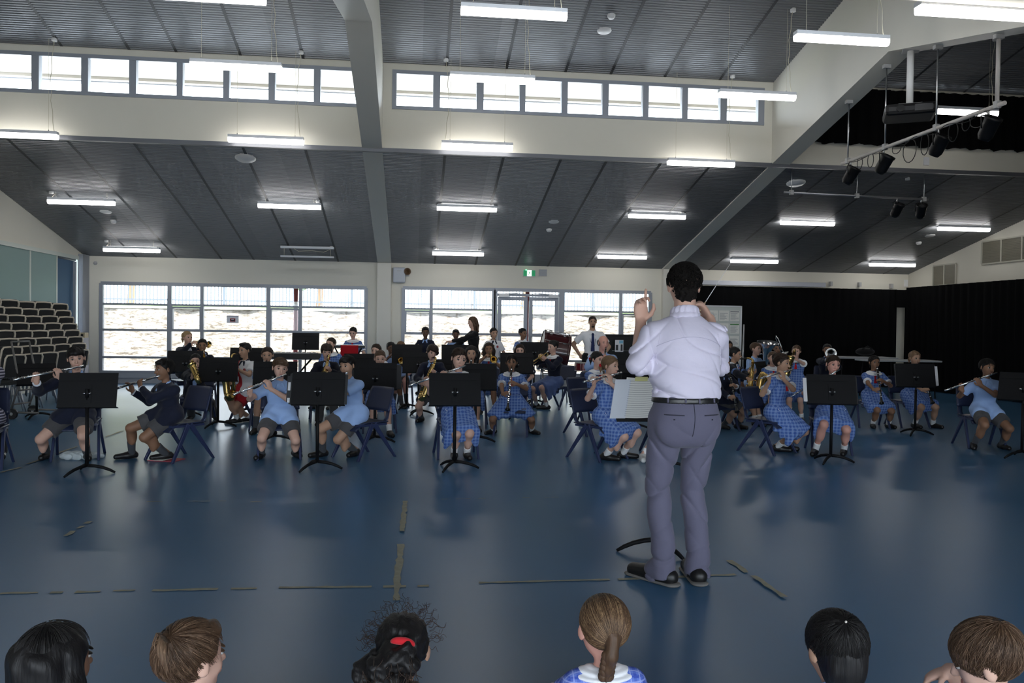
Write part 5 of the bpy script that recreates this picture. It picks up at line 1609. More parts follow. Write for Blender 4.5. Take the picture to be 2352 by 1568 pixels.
def trumpet_proto():
    e = empty('trumpet')
    MB().lathe([(.001, .006), (.011, .0), (.013, .004), (.008, .02), (.005, .03), (.005, .07)], 14).build('mouthpiece', m_silver, e)
    m = MB(); m.tube([(0, 0, .06), (0, 0, .38), (0, -.012, .405), (0, -.035, .405), (0, -.047, .38), (0, -.047, .22)], .0062, 10); m.build('lead_pipe', m_brass, e)
    m = MB(); m.tube([(.03, -.045, .20), (.03, -.045, .07), (.03, -.032, .05), (.03, -.010, .05), (.03, .002, .07), (.03, .002, .32), (.03, .002, .40), (.03, .002, .44), (.03, .002, .465), (.03, .002, .478)], [.006, .006, .006, .006, .0062, .0085, .013, .022, .042, .060], 18, cap=False)
    m.tube([(.03, .002, .477), (.03, .002, .46), (.03, .002, .43), (.03, .002, .39)], [.057, .036, .018, .010], 18, cap=False); m.build('bell', m_brass, e)
    for i in range(3):
        z = .165+.027*i
        m = MB(); m.tube([(.015, -.085, z), (.015, .025, z)], .0115, 12); m.tube([(.015, .025, z), (.015, .045, z)], .003, 6); m.tube([(.015, .045, z), (.015, .049, z)], .008, 10); m.build('valve', m_brass, e)
    return e
def place(e, M, z, y, lab, cat, grp=None, s=1.0):
    """put an instrument with its mouth end at M, its axis along z and its keys towards y"""
    z = Vector(z).normalized(); y = Vector(y); y = (y-z*y.dot(z)).normalized(); x = y.cross(z)
    e.matrix_world = Matrix(((x.x*s, y.x*s, z.x*s, M[0]), (x.y*s, y.y*s, z.y*s, M[1]), (x.z*s, y.z*s, z.z*s, M[2]), (0, 0, 0, 1)))
    return tag(e, lab, cat, grp)
PROTO = {}
def instr(kind, M, z, y, lab, grp=None, s=1.0, cat=None):
    mk = {'flute': flute_proto, 'clarinet': clarinet_proto, 'saxophone': sax_proto, 'trumpet': trumpet_proto}[kind]
    if kind not in PROTO: PROTO[kind] = e = mk()
    else: e = copy_tree(PROTO[kind])
    return place(e, M, z, y, lab, cat or kind, grp or {'flute': 'silver flutes', 'clarinet': 'black clarinets', 'saxophone': 'gold saxophones', 'trumpet': 'gold trumpets'}[kind], s)
# ================================================================== placing figures from the photograph
def W(v): return Vector(v)
def on_ray(u, v, M, dist, pref):
    """point on the pixel's line of sight at a given distance from M (world); pref picks the nearer one to a direction"""
    o = Vector((0, 0, CAM_H)); d = ray(u, v).normalized(); M = Vector(M)
    b = d.dot(M-o); c = o+d*b; r2 = dist*dist-(M-c).length_squared
    if r2 <= 0: return c
    q = math.sqrt(r2); A, B = o+d*(b-q), o+d*(b+q)
    return A if (A-M).dot(Vector(pref)) > (B-M).dot(Vector(pref)) else B
def figure(u, v, Y, face, seat=None, lean=4, side=0, head=(0, 0, 0), adult=False, H=None, label='', girth=1.0, turn=0, hhk=1.0, neck=None):
    """head centre at pixel (u, v) and depth Y; face = degrees the figure is turned (0 faces the camera side, + towards the right of the picture)"""
    hw = atY(u, v, Y)
    c = math.cos(math.radians(lean))
    tk = 1.0
    if seat is not None and not adult and seat > .2:
        H = H or 1.31                       # seated children: legs fit the chair, the back slouches to the height seen
        tk = ((hw.z-seat)/H-.196)/(.272*c)
        if not .74 < tk < 1.08:
            tk = min(1.08, max(.74, tk)); H = (hw.z-seat)/(.196+.272*c*tk)
    if H is None:
        kk = (.062+.272*c+.012+.042+.080) if not adult else (.062+.285*c+.012+.048+.067)
        H = (hw.z-seat)/kk if seat is not None else hw.z/(.933 if adult else .915)
    rz = math.radians(face)
    f = Fig((0, 0), 0, H, seat, adult, lean, side, head, hh=H*(.134 if adult else .160)*hhk, turn=turn, neck=neck, tk=tk)
    off = Matrix.Rotation(rz, 4, 'Z') @ Vector(f.hc)
    f = Fig((hw.x-off.x, hw.y-off.y), rz, H, seat, adult, lean, side, head, hh=H*(.134 if adult else .160)*hhk, turn=turn, neck=neck, tk=tk)
    f.girth = girth; f.face = face
    f.root = empty('person', f.pos, rz, label, 'person')
    if seat is None and abs(hw.z-f.hc[2]) > .03: pass
    return f
def feet(f, R=None, L=None, toeR=None, toeL=None):
    """feet at floor pixels (heel), or at default places; R/L are the figure's own right/left"""
    H = f.H
    for k, p, t in ((-1, R, toeR), (1, L, toeL)):
        if p is None:
            q = V3(.085*H*k, -.30*H if f.seat is not None else -.01*H, 0)
        else:
            w = atZ(*p); q = f.loc(w); q[2] = 0
            hd = q-np.array([f.hip[k][0], f.hip[k][1], 0]); mx = .40*H
            if f.seat is not None and np.linalg.norm(hd) > mx: q = np.array([f.hip[k][0], f.hip[k][1], 0])+unit(hd)*mx
        f.leg(k, q, None if t is None else (math.sin(math.radians(t)), -math.cos(math.radians(t)), 0))
def ldir(f, d): return np.array((f.M.to_3x3().inverted() @ Vector(d)))
def play_flute(f, u=None, v=None, lab='', down=.12, fwd=.35, hand_R=True):
    M = f.mouth()+np.array(f.Mh.to_3x3() @ Vector((0, -.012, -.012)))
    Rt = -np.array(f.Mh.to_3x3() @ Vector((1, 0, 0)))
    if u is not None:
        e = f.loc(on_ray(u, v, f.wld(M), .575, f.M.to_3x3() @ Vector(Rt+V3(0, -.5, 0))))
        ax = unit(e-M)
    else: ax = unit(Rt+V3(0, -fwd, -down))
    k = f.H/1.35
    out = unit(V3(0, -1, .5)-ax*(V3(0, -1, .5) @ ax))
    upv = unit(V3(0, 0, 1)-ax*ax[2]); nr = unit(np.cross(ax, upv)); nr = nr if nr[1] > 0 else -nr     # nr points back to the player
    pl, pr = M+ax*.185, M+ax*.375
    f.arm(1, pl-nr*.035-upv*.075-ax*.01, upv*1.0+ax*.15, nr, curl=.75, hint=V3(.7, -.5, -.9))
    f.arm(-1, pr+nr*.030-upv*.075, upv*1.0-nr*.15, -nr, curl=.6, hint=V3(-.9, .1, -.7))
    R3 = f.M.to_3x3()
    instr('flute', f.wld(M), R3 @ Vector(ax), R3 @ Vector(-nr*.5+upv), lab)
def play_clarinet(f, u=None, v=None, lab='', ang=38, sidew=0.0):
    M = f.mouth()+np.array(f.Mh.to_3x3() @ Vector((0, -.006, -.004)))
    if u is not None:
        e = f.loc(on_ray(u, v, f.wld(M), .64, f.M.to_3x3() @ Vector((0, -1, 0)))); ax = unit(e-M)
        if ax[1] > -.25: ax = unit(V3(ax[0], -.35, ax[2]))
    else: ax = unit(V3(sidew, -math.sin(math.radians(ang)), -math.cos(math.radians(ang))))
    out = unit(V3(0, -1, .3)-ax*(V3(0, -1, .3) @ ax)); lf = unit(np.cross(out, ax)); lf = lf if lf[0] > 0 else -lf
    pl, pr = M+ax*.235, M+ax*.42
    f.arm(1, pl+lf*.075-out*.01+ax*.01, -lf*.9+out*.35-ax*.1, -out, curl=.75, hint=V3(.9, .2, -.7))
    f.arm(-1, pr-lf*.075-out*.01+ax*.01, lf*.9+out*.35-ax*.1, -out, curl=.75, hint=V3(-.9, .2, -.7))
    R3 = f.M.to_3x3()
    instr('clarinet', f.wld(M), R3 @ Vector(ax), R3 @ Vector(out), lab)
def play_sax(f, u=None, v=None, lab='', sidew=-.35, s=1.0, ang=12, obj=None):
    hM = np.array(f.Mh.to_3x3() @ Vector((0, -1, 0)))
    M = f.mouth()+hM*.004
    ax = unit(V3(sidew, -math.sin(math.radians(ang)), -math.cos(math.radians(ang))))
    if u is not None:
        e = f.loc(on_ray(u, v, f.wld(M), .62*s, f.M.to_3x3() @ Vector((0, -1, 0)))); ax = unit(e-M)
        if ax[1] > .05: ax = unit(V3(ax[0], .05, ax[2]))
    y = unit(hM-ax*(hM @ ax)); 
    c = M+y*.142*s
    lf = np.cross(ax, y); lf = lf if lf[0] > 0 else -lf
    pl, pr = c+ax*.20*s, c+ax*.40*s
    f.arm(1, pl+lf*.07-y*.01+ax*.0, -lf*.5+y*.8-ax*.2, -lf*.6-y*.5, curl=.7, hint=V3(.9, .2, -.6))
    f.arm(-1, pr-lf*.07-y*.02, lf*.5+y*.8-ax*.1, lf*.6-y*.5, curl=.7, hint=V3(-.9, .2, -.6))
    R3 = f.M.to_3x3()
    if obj is None: instr('saxophone', f.wld(M), R3 @ Vector(ax), R3 @ Vector(y), lab, s=s)
    else: place(obj, f.wld(M), R3 @ Vector(ax), R3 @ Vector(y), lab, 'saxophone', 'gold saxophones')
def play_trumpet(f, u=None, v=None, lab='', down=.15, sidew=0.0, hands=True):
    hf = np.array(f.Mh.to_3x3() @ Vector((0, -1, 0)))
    M = f.mouth()+hf*.008
    ax = unit(hf+V3(sidew, 0, -down))
    if u is not None:
        e = f.loc(on_ray(u, v, f.wld(M), .48, f.M.to_3x3() @ Vector((0, -1, 0)))); ax = unit(e-M)
    up = unit(V3(0, 0, 1)-ax*ax[2]); rt = np.cross(ax, up); lf = -rt if rt[0] > 0 else rt
    if lf[0] < 0: lf = -lf
    c = M+ax*.19
    f.arm(1, c+lf*.045-up*.085-ax*.05, ax*.5+up*.8, -lf, curl=.9, hint=V3(.9, .1, -.8))
    f.arm(-1, c-lf*.055-up*.03-ax*.085, ax*.8+up*.45, lf*.6-up*.5, curl=.75, hint=V3(-.9, .1, -.8))
    R3 = f.M.to_3x3()
    instr('trumpet', f.wld(M), R3 @ Vector(ax), R3 @ Vector(up), lab)
def rest_hands(f, fwd=.30, gap=.07, z=None):
    """hands resting on the thighs"""
    for k in (1, -1):
        t = f.hip[k]*.35+f.kn[k]*.65+V3(0, 0, .075*f.H/1.35)
        f.arm(k, t+V3(.02*k, .05, .01), V3(-.25*k, -1, -.15), V3(0, 0, -1), curl=.35, hint=V3(.9*k, .5, -.4))

# ---- outfits
def dress_up(f, kind, skin, hair, hcol, vox=.007, ribbon=None, shoes=True, legs=True, closed=False, beard=False, look=0, crest=False, opt=None):
    r = f.root; hm = HAIR[hcol]; cv = vox*1.15
    opt = opt or {}
    f.body(r, skin, hm, vox, closed, beard, look, legs=legs)
    if hair:
        ho = f.hair(r, hair, hm, max(.005, vox*.9), ribbon=ribbon, noise=opt.get('hn', .003))
        if vox <= .0066:
            c2 = H_PALER.setdefault(hcol, hair_mat(hcol+'_hair_sheen', {'black': (.016, .014, .013), 'dark': (.05, .03, .02), 'brown': (.12, .07, .04), 'light': (.22, .14, .08)}.get(hcol, (.1, .07, .05))))
            if hair in ('pony', 'tied', 'bun', 'long', 'bob'): strands(f, ho, 700, (0, -.80, .55), c2, (1.5, 2.4), rad=.0016, seed=int(abs(f.pos.x)*97), lift=(-.01, .02), clump=.03, region=lambda p: p[2] > -.30 and not (p[1] < -.16 and p[2] < .30), rr_=(.374, .456, .398), pts=10)
            else: strands(f, ho, 800, (.05, .40, .90), c2, (.5, 1.15), rad=.0017, seed=int(abs(f.pos.x)*97), lift=(0, .06), clump=.05, jitter=.15, region=lambda p: p[2] > -.28+.36*(p[1] < .02) and not (p[1] < -.18 and p[2] < .13))
    fine = max(.004, vox*.7)
    sd = f.pos.x*7
    if kind in ('dress', 'dress_tie'):
        f.top(r, 'dress', M_PLAID, cv, o=.014, sleeve='short', hem=-.06, seed=sd)
        if legs: f.skirt(r, M_PLAID, cv, upto=opt.get('upto', .86), drop=opt.get('drop', .10))
        f.collar(r, M_WHITE, 'pan', fine); f.cuffs(r, M_WHITE, 'short', fine)
        f.tie(r, M_RED, vox=fine)
        if legs: f.pockets(r, M_TRIM)
        if legs: f.socks(r, M_WSOCK, .26); f.shoes(r, M_SHOE, strap=opt.get('strap', False))
    elif kind == 'shirt_shorts':
        f.top(r, 'shirt', M_LBLUE, cv, o=.014, sleeve='short', hem=-.075, seed=sd, fold=.003); f.collar(r, M_LBLUE, 'shirt', fine)
        if legs: f.shorts(r, M_GSHORT, cv); f.socks(r, M_GSOCK, .45); f.shoes(r, M_SHOE)
    elif kind == 'jumper_shorts':
        f.top(r, 'jumper', M_NAVY, cv, o=.018, sleeve='long', hem=-.07, seed=sd, fold=.003); f.collar(r, M_LBLUE, 'shirt', fine); f.cuffs(r, M_TRIM, 'long', fine) if opt.get('cuff', True) else None
        if legs: f.shorts(r, M_GSHORT, cv); f.socks(r, M_GSOCK, .45); f.shoes(r, M_SHOE)
    elif kind == 'blazer_trousers':
        f.top(r, 'blazer', M_BLAZER, cv, o=.020, sleeve='long', hem=-.08, seed=sd); f.collar(r, M_LBLUE, 'shirt', fine)
        b = Sdf(.01); H = f.H; a = f.nb+f.fw*.05*H-f.u*.02*H; c = f.wa+f.fw*(.075*H+.008)
        b.cone(a, c, .032*H, .022*H, sq=(f.fw, .4)); V, Q = b.mesh(fine); np_mesh('shirt_front', [(V, Q, 0)], [M_LBLUE], r)
        if legs: f.trousers(r, M_KHAKI, cv); f.shoes(r, M_SHOE)
    elif kind == 'blazer_dress':
        f.top(r, 'dress', M_PLAID, cv, o=.012, sleeve='short', hem=-.06, seed=sd)
        H = f.H; b = Sdf(.02)
        f.top(r, 'blazer', M_BLAZER, cv, o=.022, sleeve='long', hem=-.08, seed=sd)
        b = Sdf(.01); a = f.nb+f.fw*.055*H-f.u*.02*H; c = f.wa+f.fw*(.082*H+.012)
        b.cone(a, c, .034*H, .026*H, sq=(f.fw, .4)); V, Q = b.mesh(fine); np_mesh('dress_front', [(V, Q, 0)], [M_PLAID], r)
        f.collar(r, M_WHITE, 'shirt', fine); f.tie(r, M_RED, vox=fine)
        if legs: f.skirt(r, M_PLAID, cv); f.socks(r, M_WSOCK, .26); f.shoes(r, M_SHOE)
    elif kind == 'jumper_skirt':
        f.top(r, 'jumper', M_NAVY, cv, o=.018, sleeve='long', hem=-.05, seed=sd); f.collar(r, M_WHITE, 'pan', fine); f.tie(r, M_RED, ln=.05, vox=fine)
        if legs: f.skirt(r, M_SKIRT, cv, drop=.14); f.socks(r, M_WSOCK, .22); f.shoes(r, M_SHOE)
    elif kind == 'polo':
        f.top(r, 'polo_shirt', opt.get('m', M_WHITE), cv, o=.016, sleeve='short', hem=-.07, seed=sd); f.collar(r, opt.get('c', M_NAVY), 'shirt', fine)
        if legs: f.shorts(r, opt.get('s', M_GSHORT), cv); f.socks(r, M_WSOCK, .22); f.shoes(r, opt.get('sh', M_SHOE), sole=M_SNEAK if opt.get('sole') else None)
    elif kind == 'man':
        f.top(r, 'shirt', M_LBLUE, cv, o=.016, sleeve='long', hem=-.04, seed=sd); f.collar(r, M_LBLUE, 'shirt', fine); f.trousers(r, M_BLACK, cv); f.shoes(r, M_SHOE)
    elif kind == 'man_tie':
        f.top(r, 'shirt', M_WHITE, cv, o=.014, sleeve='short', hem=-.02, seed=sd); f.collar(r, M_WHITE, 'shirt', fine); f.tie(r, M_TIE, ln=.20, w=.024, vox=fine); f.trousers(r, M_BLACK, cv); f.shoes(r, M_SHOE)
        H = f.H
        c = f.nb+f.fw*.075*H; m = MB(); m.tube([f.nb+f.lx*.04*H+f.fw*.02*H, f.ch+f.lx*.03*H+f.fw*(.075*H+.012), f.wa+f.lx*.015*H+f.fw*(.07*H+.022), f.ch-f.lx*.03*H+f.fw*(.075*H+.012), f.nb-f.lx*.04*H+f.fw*.02*H], .004, 6); m.build('lanyard', M_NAVY, r)
    elif kind == 'striped':
        f.top(r, 'striped_top', M_STRIPE, cv, o=.016, sleeve='long', hem=-.06, seed=sd); f.trousers(r, M_BLACK, cv); f.shoes(r, M_SHOE)
    elif kind == 'woman_black':
        f.top(r, 'jumper', M_BLACK, cv, o=.010, sleeve='long', hem=-.05, seed=sd); f.trousers(r, M_BLACK, cv); f.shoes(r, M_SHOE)
    elif kind == 'woman_blazer':
        f.top(r, 'blazer', M_BLAZER, cv, o=.018, sleeve='long', hem=-.07, seed=sd); f.collar(r, M_WHITE, 'shirt', fine)
        b = Sdf(.01); H = f.H; a = f.nb+f.fw*.05*H-f.u*.02*H; c = f.ch+f.fw*(.075*H+.008)-f.u*.03*H
        b.cone(a, c, .036*H, .016*H, sq=(f.fw, .4)); V, Q = b.mesh(fine); np_mesh('shirt_front', [(V, Q, 0)], [M_WHITE], r)
        if legs: f.trousers(r, M_BLACK, cv); f.shoes(r, M_SHOE)
    if crest: f.crest(r, M_CREST)
    return f
#=====CAST
FIGS = {}
def sit(key, u, v, Y, face, kind, skin, hair, hcol, inst, who, iuv=(None, None), fR=None, fL=None, tR=None, tL=None, seat=.40, lean=5, side=0, head=(0, 0, 0), vox=.007, ch=True, chf=None, label=None, a=None, **kw):
    fk = {k: kw.pop(k) for k in ('adult', 'H', 'girth', 'turn', 'hhk', 'neck') if k in kw}
    f = figure(u, v, Y, face, seat, lean, side, head, label=label or ('seated '+who), **fk)
    feet(f, fR, fL, tR, tL)
    a = a or {}
    if inst == 'flute': play_flute(f, *iuv, lab='silver flute played by '+who, **a)
    elif inst == 'clarinet': play_clarinet(f, *iuv, lab='black clarinet played by '+who, **a)
    elif inst == 'sax': play_sax(f, *iuv, lab='gold saxophone played by '+who, **a)
    elif inst == 'trumpet': play_trumpet(f, *iuv, lab='gold trumpet played by '+who, **a)
    elif inst == 'rest': rest_hands(f)
    elif callable(inst): inst(f)
    dress_up(f, kind, skin, hair, hcol, vox, **kw)
    if ch:
        cf = math.radians(face if chf is None else chf); chair(f.pos.x-.10*math.sin(cf), f.pos.y+.10*math.cos(cf), cf, 'navy school chair under '+who)
    FIGS[key] = f
    print('FIG', key, 'H=%.2f' % f.H, 'T=%.2f' % (np.linalg.norm(f.sm-f.pel)/f.H/.272), 'pos', tuple(round(c, 2) for c in f.pos))
    return f
def stand_up(key, u, v, Y, face, kind, skin, hair, hcol, inst, who, vox=.009, lean=2, side=0, head=(0, 0, 0), label=None, adult=False, H=None, arms=None, a=None, iuv=(None, None), **kw):
    fk = {k: kw.pop(k) for k in ('girth', 'turn', 'hhk') if k in kw}
    f = figure(u, v, Y, face, None, lean, side, head, adult=adult, H=H, label=label or ('standing '+who), **fk)
    feet(f)
    a = a or {}
    if inst == 'trumpet': play_trumpet(f, *iuv, lab='gold trumpet played by '+who, **a)
    elif inst == 'sax': play_sax(f, *iuv, lab='gold saxophone played by '+who, **a)
    elif callable(inst): inst(f)
    else:
        for k in (1, -1): f.arm(k, f.sh[k]+V3(.05*k, -.10, -.28*f.H), V3(0, -.2, -1), V3(-k, 0, 0), curl=.3)
    dress_up(f, kind, skin, hair, hcol, vox, **kw)
    FIGS[key] = f
    print('FIG', key, 'H=%.2f' % f.H, 'T=%.2f' % (np.linalg.norm(f.sm-f.pel)/f.H/.272), 'pos', tuple(round(c, 2) for c in f.pos))
    return f

# ---------------------------------------------------------------- front row: flutes
sit('P1', 175, 822, 8.80, 14, 'jumper_shorts', 'fair', 'cap', 'black', 'flute', 'boy with close black hair and navy jumper at far left', (31, 872), (108, 1052), (200, 1054), -10, 12, H=1.38, head=(6, -8, -6), vox=.006, lean=6)
sit('P2', 377, 848, 8.72, -38, 'jumper_shorts', 'brown', 'crop', 'black', 'flute', 'boy in navy jumper turned left with his chair back behind', (266, 893), (303, 1052), (385, 1054), -20, -22, head=(-8, -2, -4), vox=.006, look=-1, lean=9)
sit('P3', 643, 845, 8.82, 8, 'shirt_shorts', 'fair', 'fringe', 'brown', 'flute', 'boy with light brown hair and untucked pale blue shirt', (536, 906), (600, 1052), (678, 1048), -18, 18, head=(12, -6, 6), vox=.006, lean=4)
sit('P4', 798, 839, 8.78, -32, 'shirt_shorts', 'tan', 'fringe', 'black', 'flute', 'boy in pale blue shirt turned left behind a music stand', (690, 885), (742, 1048), (818, 1046), -22, 5, head=(2, -6, -6), vox=.006, chf=-48, lean=13, side=-4)
sit('P5', 1054, 823, 8.78, 3, 'dress', 'fair', 'pony', 'dark', 'flute', 'girl with long dark ponytail in check dress, middle of front row', (939, 886), (1043, 1052), (1072, 1052), -5, 5, head=(10, -12, 8), vox=.006, opt={'drop': .16, 'upto': .93})
sit('P6', 1402, 840, 8.62, 34, 'dress', 'fair', 'tied', 'light', 'flute', 'fair girl with red hair ribbon turned to the right', (1340, 877), (1390, 1056), (1430, 1052), 20, 40, head=(10, -4, 2), vox=.006, ribbon=M_RED, opt={'drop': .13, 'upto': .93})
sit('P7', 1795, 833, 9.00, 32, 'dress', 'tan', 'bun', 'dark', 'flute', 'dark haired girl right of the conductor turned to the right', (1748, 868), (1783, 1036), (1800, 1034), 25, 30, head=(14, -8, 4), vox=.006, opt={'drop': .13, 'upto': 1.0})
sit('P8', 1913, 837, 8.95, -18, 'dress', 'pink', 'tied', 'dark', 'flute', 'sturdy girl with flushed cheeks right of the conductor', (1816, 911), (1872, 1044), (1938, 1044), -20, -15, head=(14, -6, 10), vox=.006, girth=1.18, opt={'drop': .16, 'upto': .86})
sit('P9', 2267, 844, 9.30, -14, 'shirt_shorts', 'brown', 'short', 'black', 'flute', 'boy in pale blue shirt at far right', (2170, 897), (2236, 1030), (2300, 1030), -20, 8, head=(16, -4, 8), vox=.006, crest=True, girth=1.1)

# ---------------------------------------------------------------- second row
sit('S1', 449, 828, 11.95, 6, 'blazer_trousers', 'fair', 'short', 'black', 'sax', 'boy in navy blazer and long grey trousers', (468, 895), (440, 962), (496, 962), H=1.22, head=(6, -6, 0), a=dict(s=.86))
sit('S2', 562, 804, 12.05, -32, 'polo', 'tan', 'quiff', 'black', 'sax', 'boy in red and white polo shirt', (556, 925), (546, 972), (575, 968), -30, -10, head=(-6, -4, 0), opt=dict(m=M_POLO2, c=M_NAVY, s=M_POLO_R, sh=M_SHOE, sole=True), crest=True)
sit('S3', 614, 815, 11.2, 5, 'shirt_shorts', 'tan', 'short', 'dark', 'clarinet', 'boy with dark cropped hair behind the second boy in pale blue', head=(0, -6, 0), vox=.008)
sit('S4', 750, 807, 12.1, 8, 'blazer_trousers', 'fair', 'mop', 'dark', 'sax', 'child with wavy dark hair and crested black blazer', head=(4, -10, 0), a=dict(sidew=-.25), crest=True, vox=.008)
sit('S5', 873, 823, 10.9, 5, 'dress', 'fair', 'tied', 'brown', 'clarinet', 'girl peering over a stand left of the pillar foot', head=(0, -8, 0), vox=.008)
sit('S6', 992, 808, 12.0, -12, 'jumper_shorts', 'fair', 'mop', 'dark', 'sax', 'boy in crested navy jumper bowing his head', (952, 920), (968, 968), (1010, 960), head=(28, -16, 14), lean=9, crest=True)
sit('S7', 1083, 811, 11.4, -6, 'dress', 'tan', 'bob', 'black', 'clarinet', 'girl with dark bobbed hair half hidden in the second row', head=(0, -6, 0), vox=.008)
sit('S8', 1175, 832, 10.55, -10, 'dress', 'brown', 'bun', 'black', 'clarinet', 'girl in check dress with red tie facing the camera', (1166, 940), (1133, 996), (1222, 996), -40, 40, H=1.22, head=(4, -2, 0), vox=.0065, opt=dict(strap=True, drop=.05), lean=3)
sit('S9', 1372, 825, 10.6, 26, 'dress', 'fair', 'tied', 'black', 'clarinet', 'black haired girl behind the girl with red ribbon', (1398, 905), head=(6, -6, 0), vox=.008, ribbon=M_RED)
sit('S10', 1386, 787, 11.9, 10, 'man', 'pink', 'bald', 'grey', 'clarinet', 'balding man in pale blue shirt', (1384, 860), seat=.45, adult=True, head=(0, -4, 0), closed=True, vox=.009)
sit('S11', 1664, 838, 11.0, 14, 'jumper_shorts', 'tan', 'short', 'black', 'clarinet', 'boy in navy jumper close behind the elbow of the conductor', (1693, 945), (1660, 984), (1694, 984), 0, 25, H=1.24, head=(8, -2, 0), opt=dict(cuff=True))
sit('S12', 1688, 813, 11.9, 50, 'blazer_dress', 'tan', 'bun', 'black', 'sax', 'girl in black blazer with the long tenor saxophone', (1690, 908), head=(8, -6, 0), a=dict(s=1.28, sidew=.0))
sit('S13', 2008, 832, 11.35, -12, 'dress', 'brown', 'tied', 'black', 'clarinet', 'dark girl in check dress in front of the white tables', (2025, 925), (2004, 982), (2040, 982), -10, 20, H=1.24, head=(8, -2, 0), vox=.0065, opt=dict(drop=.05))
sit('S14', 2101, 822, 11.4, -4, 'dress', 'tan', 'tied', 'light', 'clarinet', 'fair girl behind the music stand below the white gap', (2142, 925), (2100, 982), (2142, 982), 5, 25, head=(6, -6, 0))
# hidden flute player behind the conductor: only a white shoe shows
sit('P10', 1552, 850, 8.9, 10, 'polo', 'fair', 'short', 'brown', 'rest', 'child hidden behind the conductor, one white shoe showing', (None, None), (1474, 1058), (1520, 1058), -25, 10, H=1.30, vox=.009, opt=dict(sh=M_SNEAK))

# ---------------------------------------------------------------- third row
sit('T1', 430, 775, 15.1, 38, 'woman_blazer', 'fair', 'tied', 'blond', 'trumpet', 'blond person in black blazer and white shirt', (None, None), head=(10, 0, 0), vox=.009, seat=.45, a=dict(down=.1))
sit('T2', 465, 793, 14.0, 12, 'jumper_shorts', 'brown', 'short', 'black', 'trumpet', 'boy in navy jumper with silver trumpet by the left window', (458, 818), head=(0, -4, 0), vox=.009)
sit('T3', 760, 790, 14.3, -15, 'dress', 'fair', 'tied', 'dark', 'rest', 'girl half hidden behind the child with wavy hair', head=(-10, 0, 0), vox=.009)
sit('T5', 864, 805, 12.9, -15, 'polo', 'fair', 'tied', 'dark', 'clarinet', 'girl with parted dark hair at the foot of the pillar', head=(-4, -4, 0), vox=.009)
sit('T6', 898, 799, 14.4, 14, 'shirt_shorts', 'dark', 'short', 'black', 'trumpet', 'boy with glasses and pale blue shirt', (918, 828), head=(4, -4, 0), vox=.009)
sit('T7', 921, 797, 14.8, 0, 'shirt_shorts', 'pink', 'short', 'light', 'rest', 'fair child almost hidden behind the stand by the pillar', vox=.010)
sit('T8', 1123, 801, 13.5, -6, 'dress', 'brown', 'bob', 'dark', 'trumpet', 'girl in check dress in the third row', (1130, 826), head=(0, -2, 0), vox=.009)
sit('T9', 1194, 805, 13.3, -8, 'dress', 'fair', 'long', 'dark', 'rest', 'long haired girl peeping over a black music stand', head=(0, -4, 0), vox=.009)
sit('T10', 1270, 796, 14.0, -52, 'jumper_skirt', 'fair', 'bun', 'black', 'trumpet', 'girl in navy jumper seated in profile before the bass drum', (1212, 838), (1232, 936), (1256, 940), -50, -40, H=1.36, head=(-8, -6, 0), vox=.008, crest=True)

# ---------------------------------------------------------------- percussion at the back, standing
def arms_at(*sp):
    def g(f):
        for k, p, d, n in sp: f.arm(k, V3(*p)*f.H/1.35, V3(*d), V3(*n), curl=.8)
    return g
def drumming(f):
    f.arm(1, V3(.12, -.20, .78)*f.H/1.35, V3(-.1, -1, .3), V3(0, 0, -1), curl=.9); f.arm(-1, V3(-.12, -.20, .80)*f.H/1.35, V3(.1, -.9, .5), V3(0, 0, -1), curl=.9)
    for k in (1, -1):
        w = f.wr[k]; m = MB(); d = unit(V3(-.1*k, -.6, .9 if k < 0 else .2)); a = w+V3(0, -.05, .0)
        m.tube([a-d*.06, a+d*.26], .007, 8); m.sphere(a+d*.265, .011, 8); o = m.build('drumstick', m_reed); o.matrix_world = f.M; tag(o, 'wooden drumstick in the %s hand of %s' % ('left' if k > 0 else 'right', f.who), 'drumstick', 'wooden drumsticks')
def drm(who):
    def g(f): f.who = who; drumming(f)
    return g
stand_up('B1', 977, 766, 17.0, -8, 'jumper_shorts', 'dark', 'crop', 'black', drm('the boy in navy by the window frame'), 'boy in navy jumper with a drumstick at the back window', head=(10, -8, 0), opt=dict(cuff=False))
stand_up('B2', 1047, 771, 17.3, 0, 'shirt_shorts', 'dark', 'crop', 'black', drm('the boy in front of the woman in black'), 'boy in pale blue shirt whose arm the woman guides', head=(0, -6, 0))
def reach(f):
    for k, z, y in ((1, 1.16, -.52), (-1, 1.02, -.46)): f.arm(k, V3(.10*k, y, z)*f.H/1.68, V3(0, -1, -.1), V3(0, 0, -1), curl=.5, hint=V3(.4*k, .2, -.9))
stand_up('B3', 1085, 740, 16.6, -78, 'woman_black', 'fair', 'long', 'brown', reach, 'woman in black with long brown hair reaching left', adult=True, head=(0, -8, 0))
stand_up('B4', 1134, 768, 16.9, 12, 'polo', 'tan', 'tied', 'black', drm('the child in the white polo shirt'), 'child in white polo shirt at the glass doors', head=(4, -4, 0), opt=dict(m=M_WHITE, c=M_NAVY), crest=True)
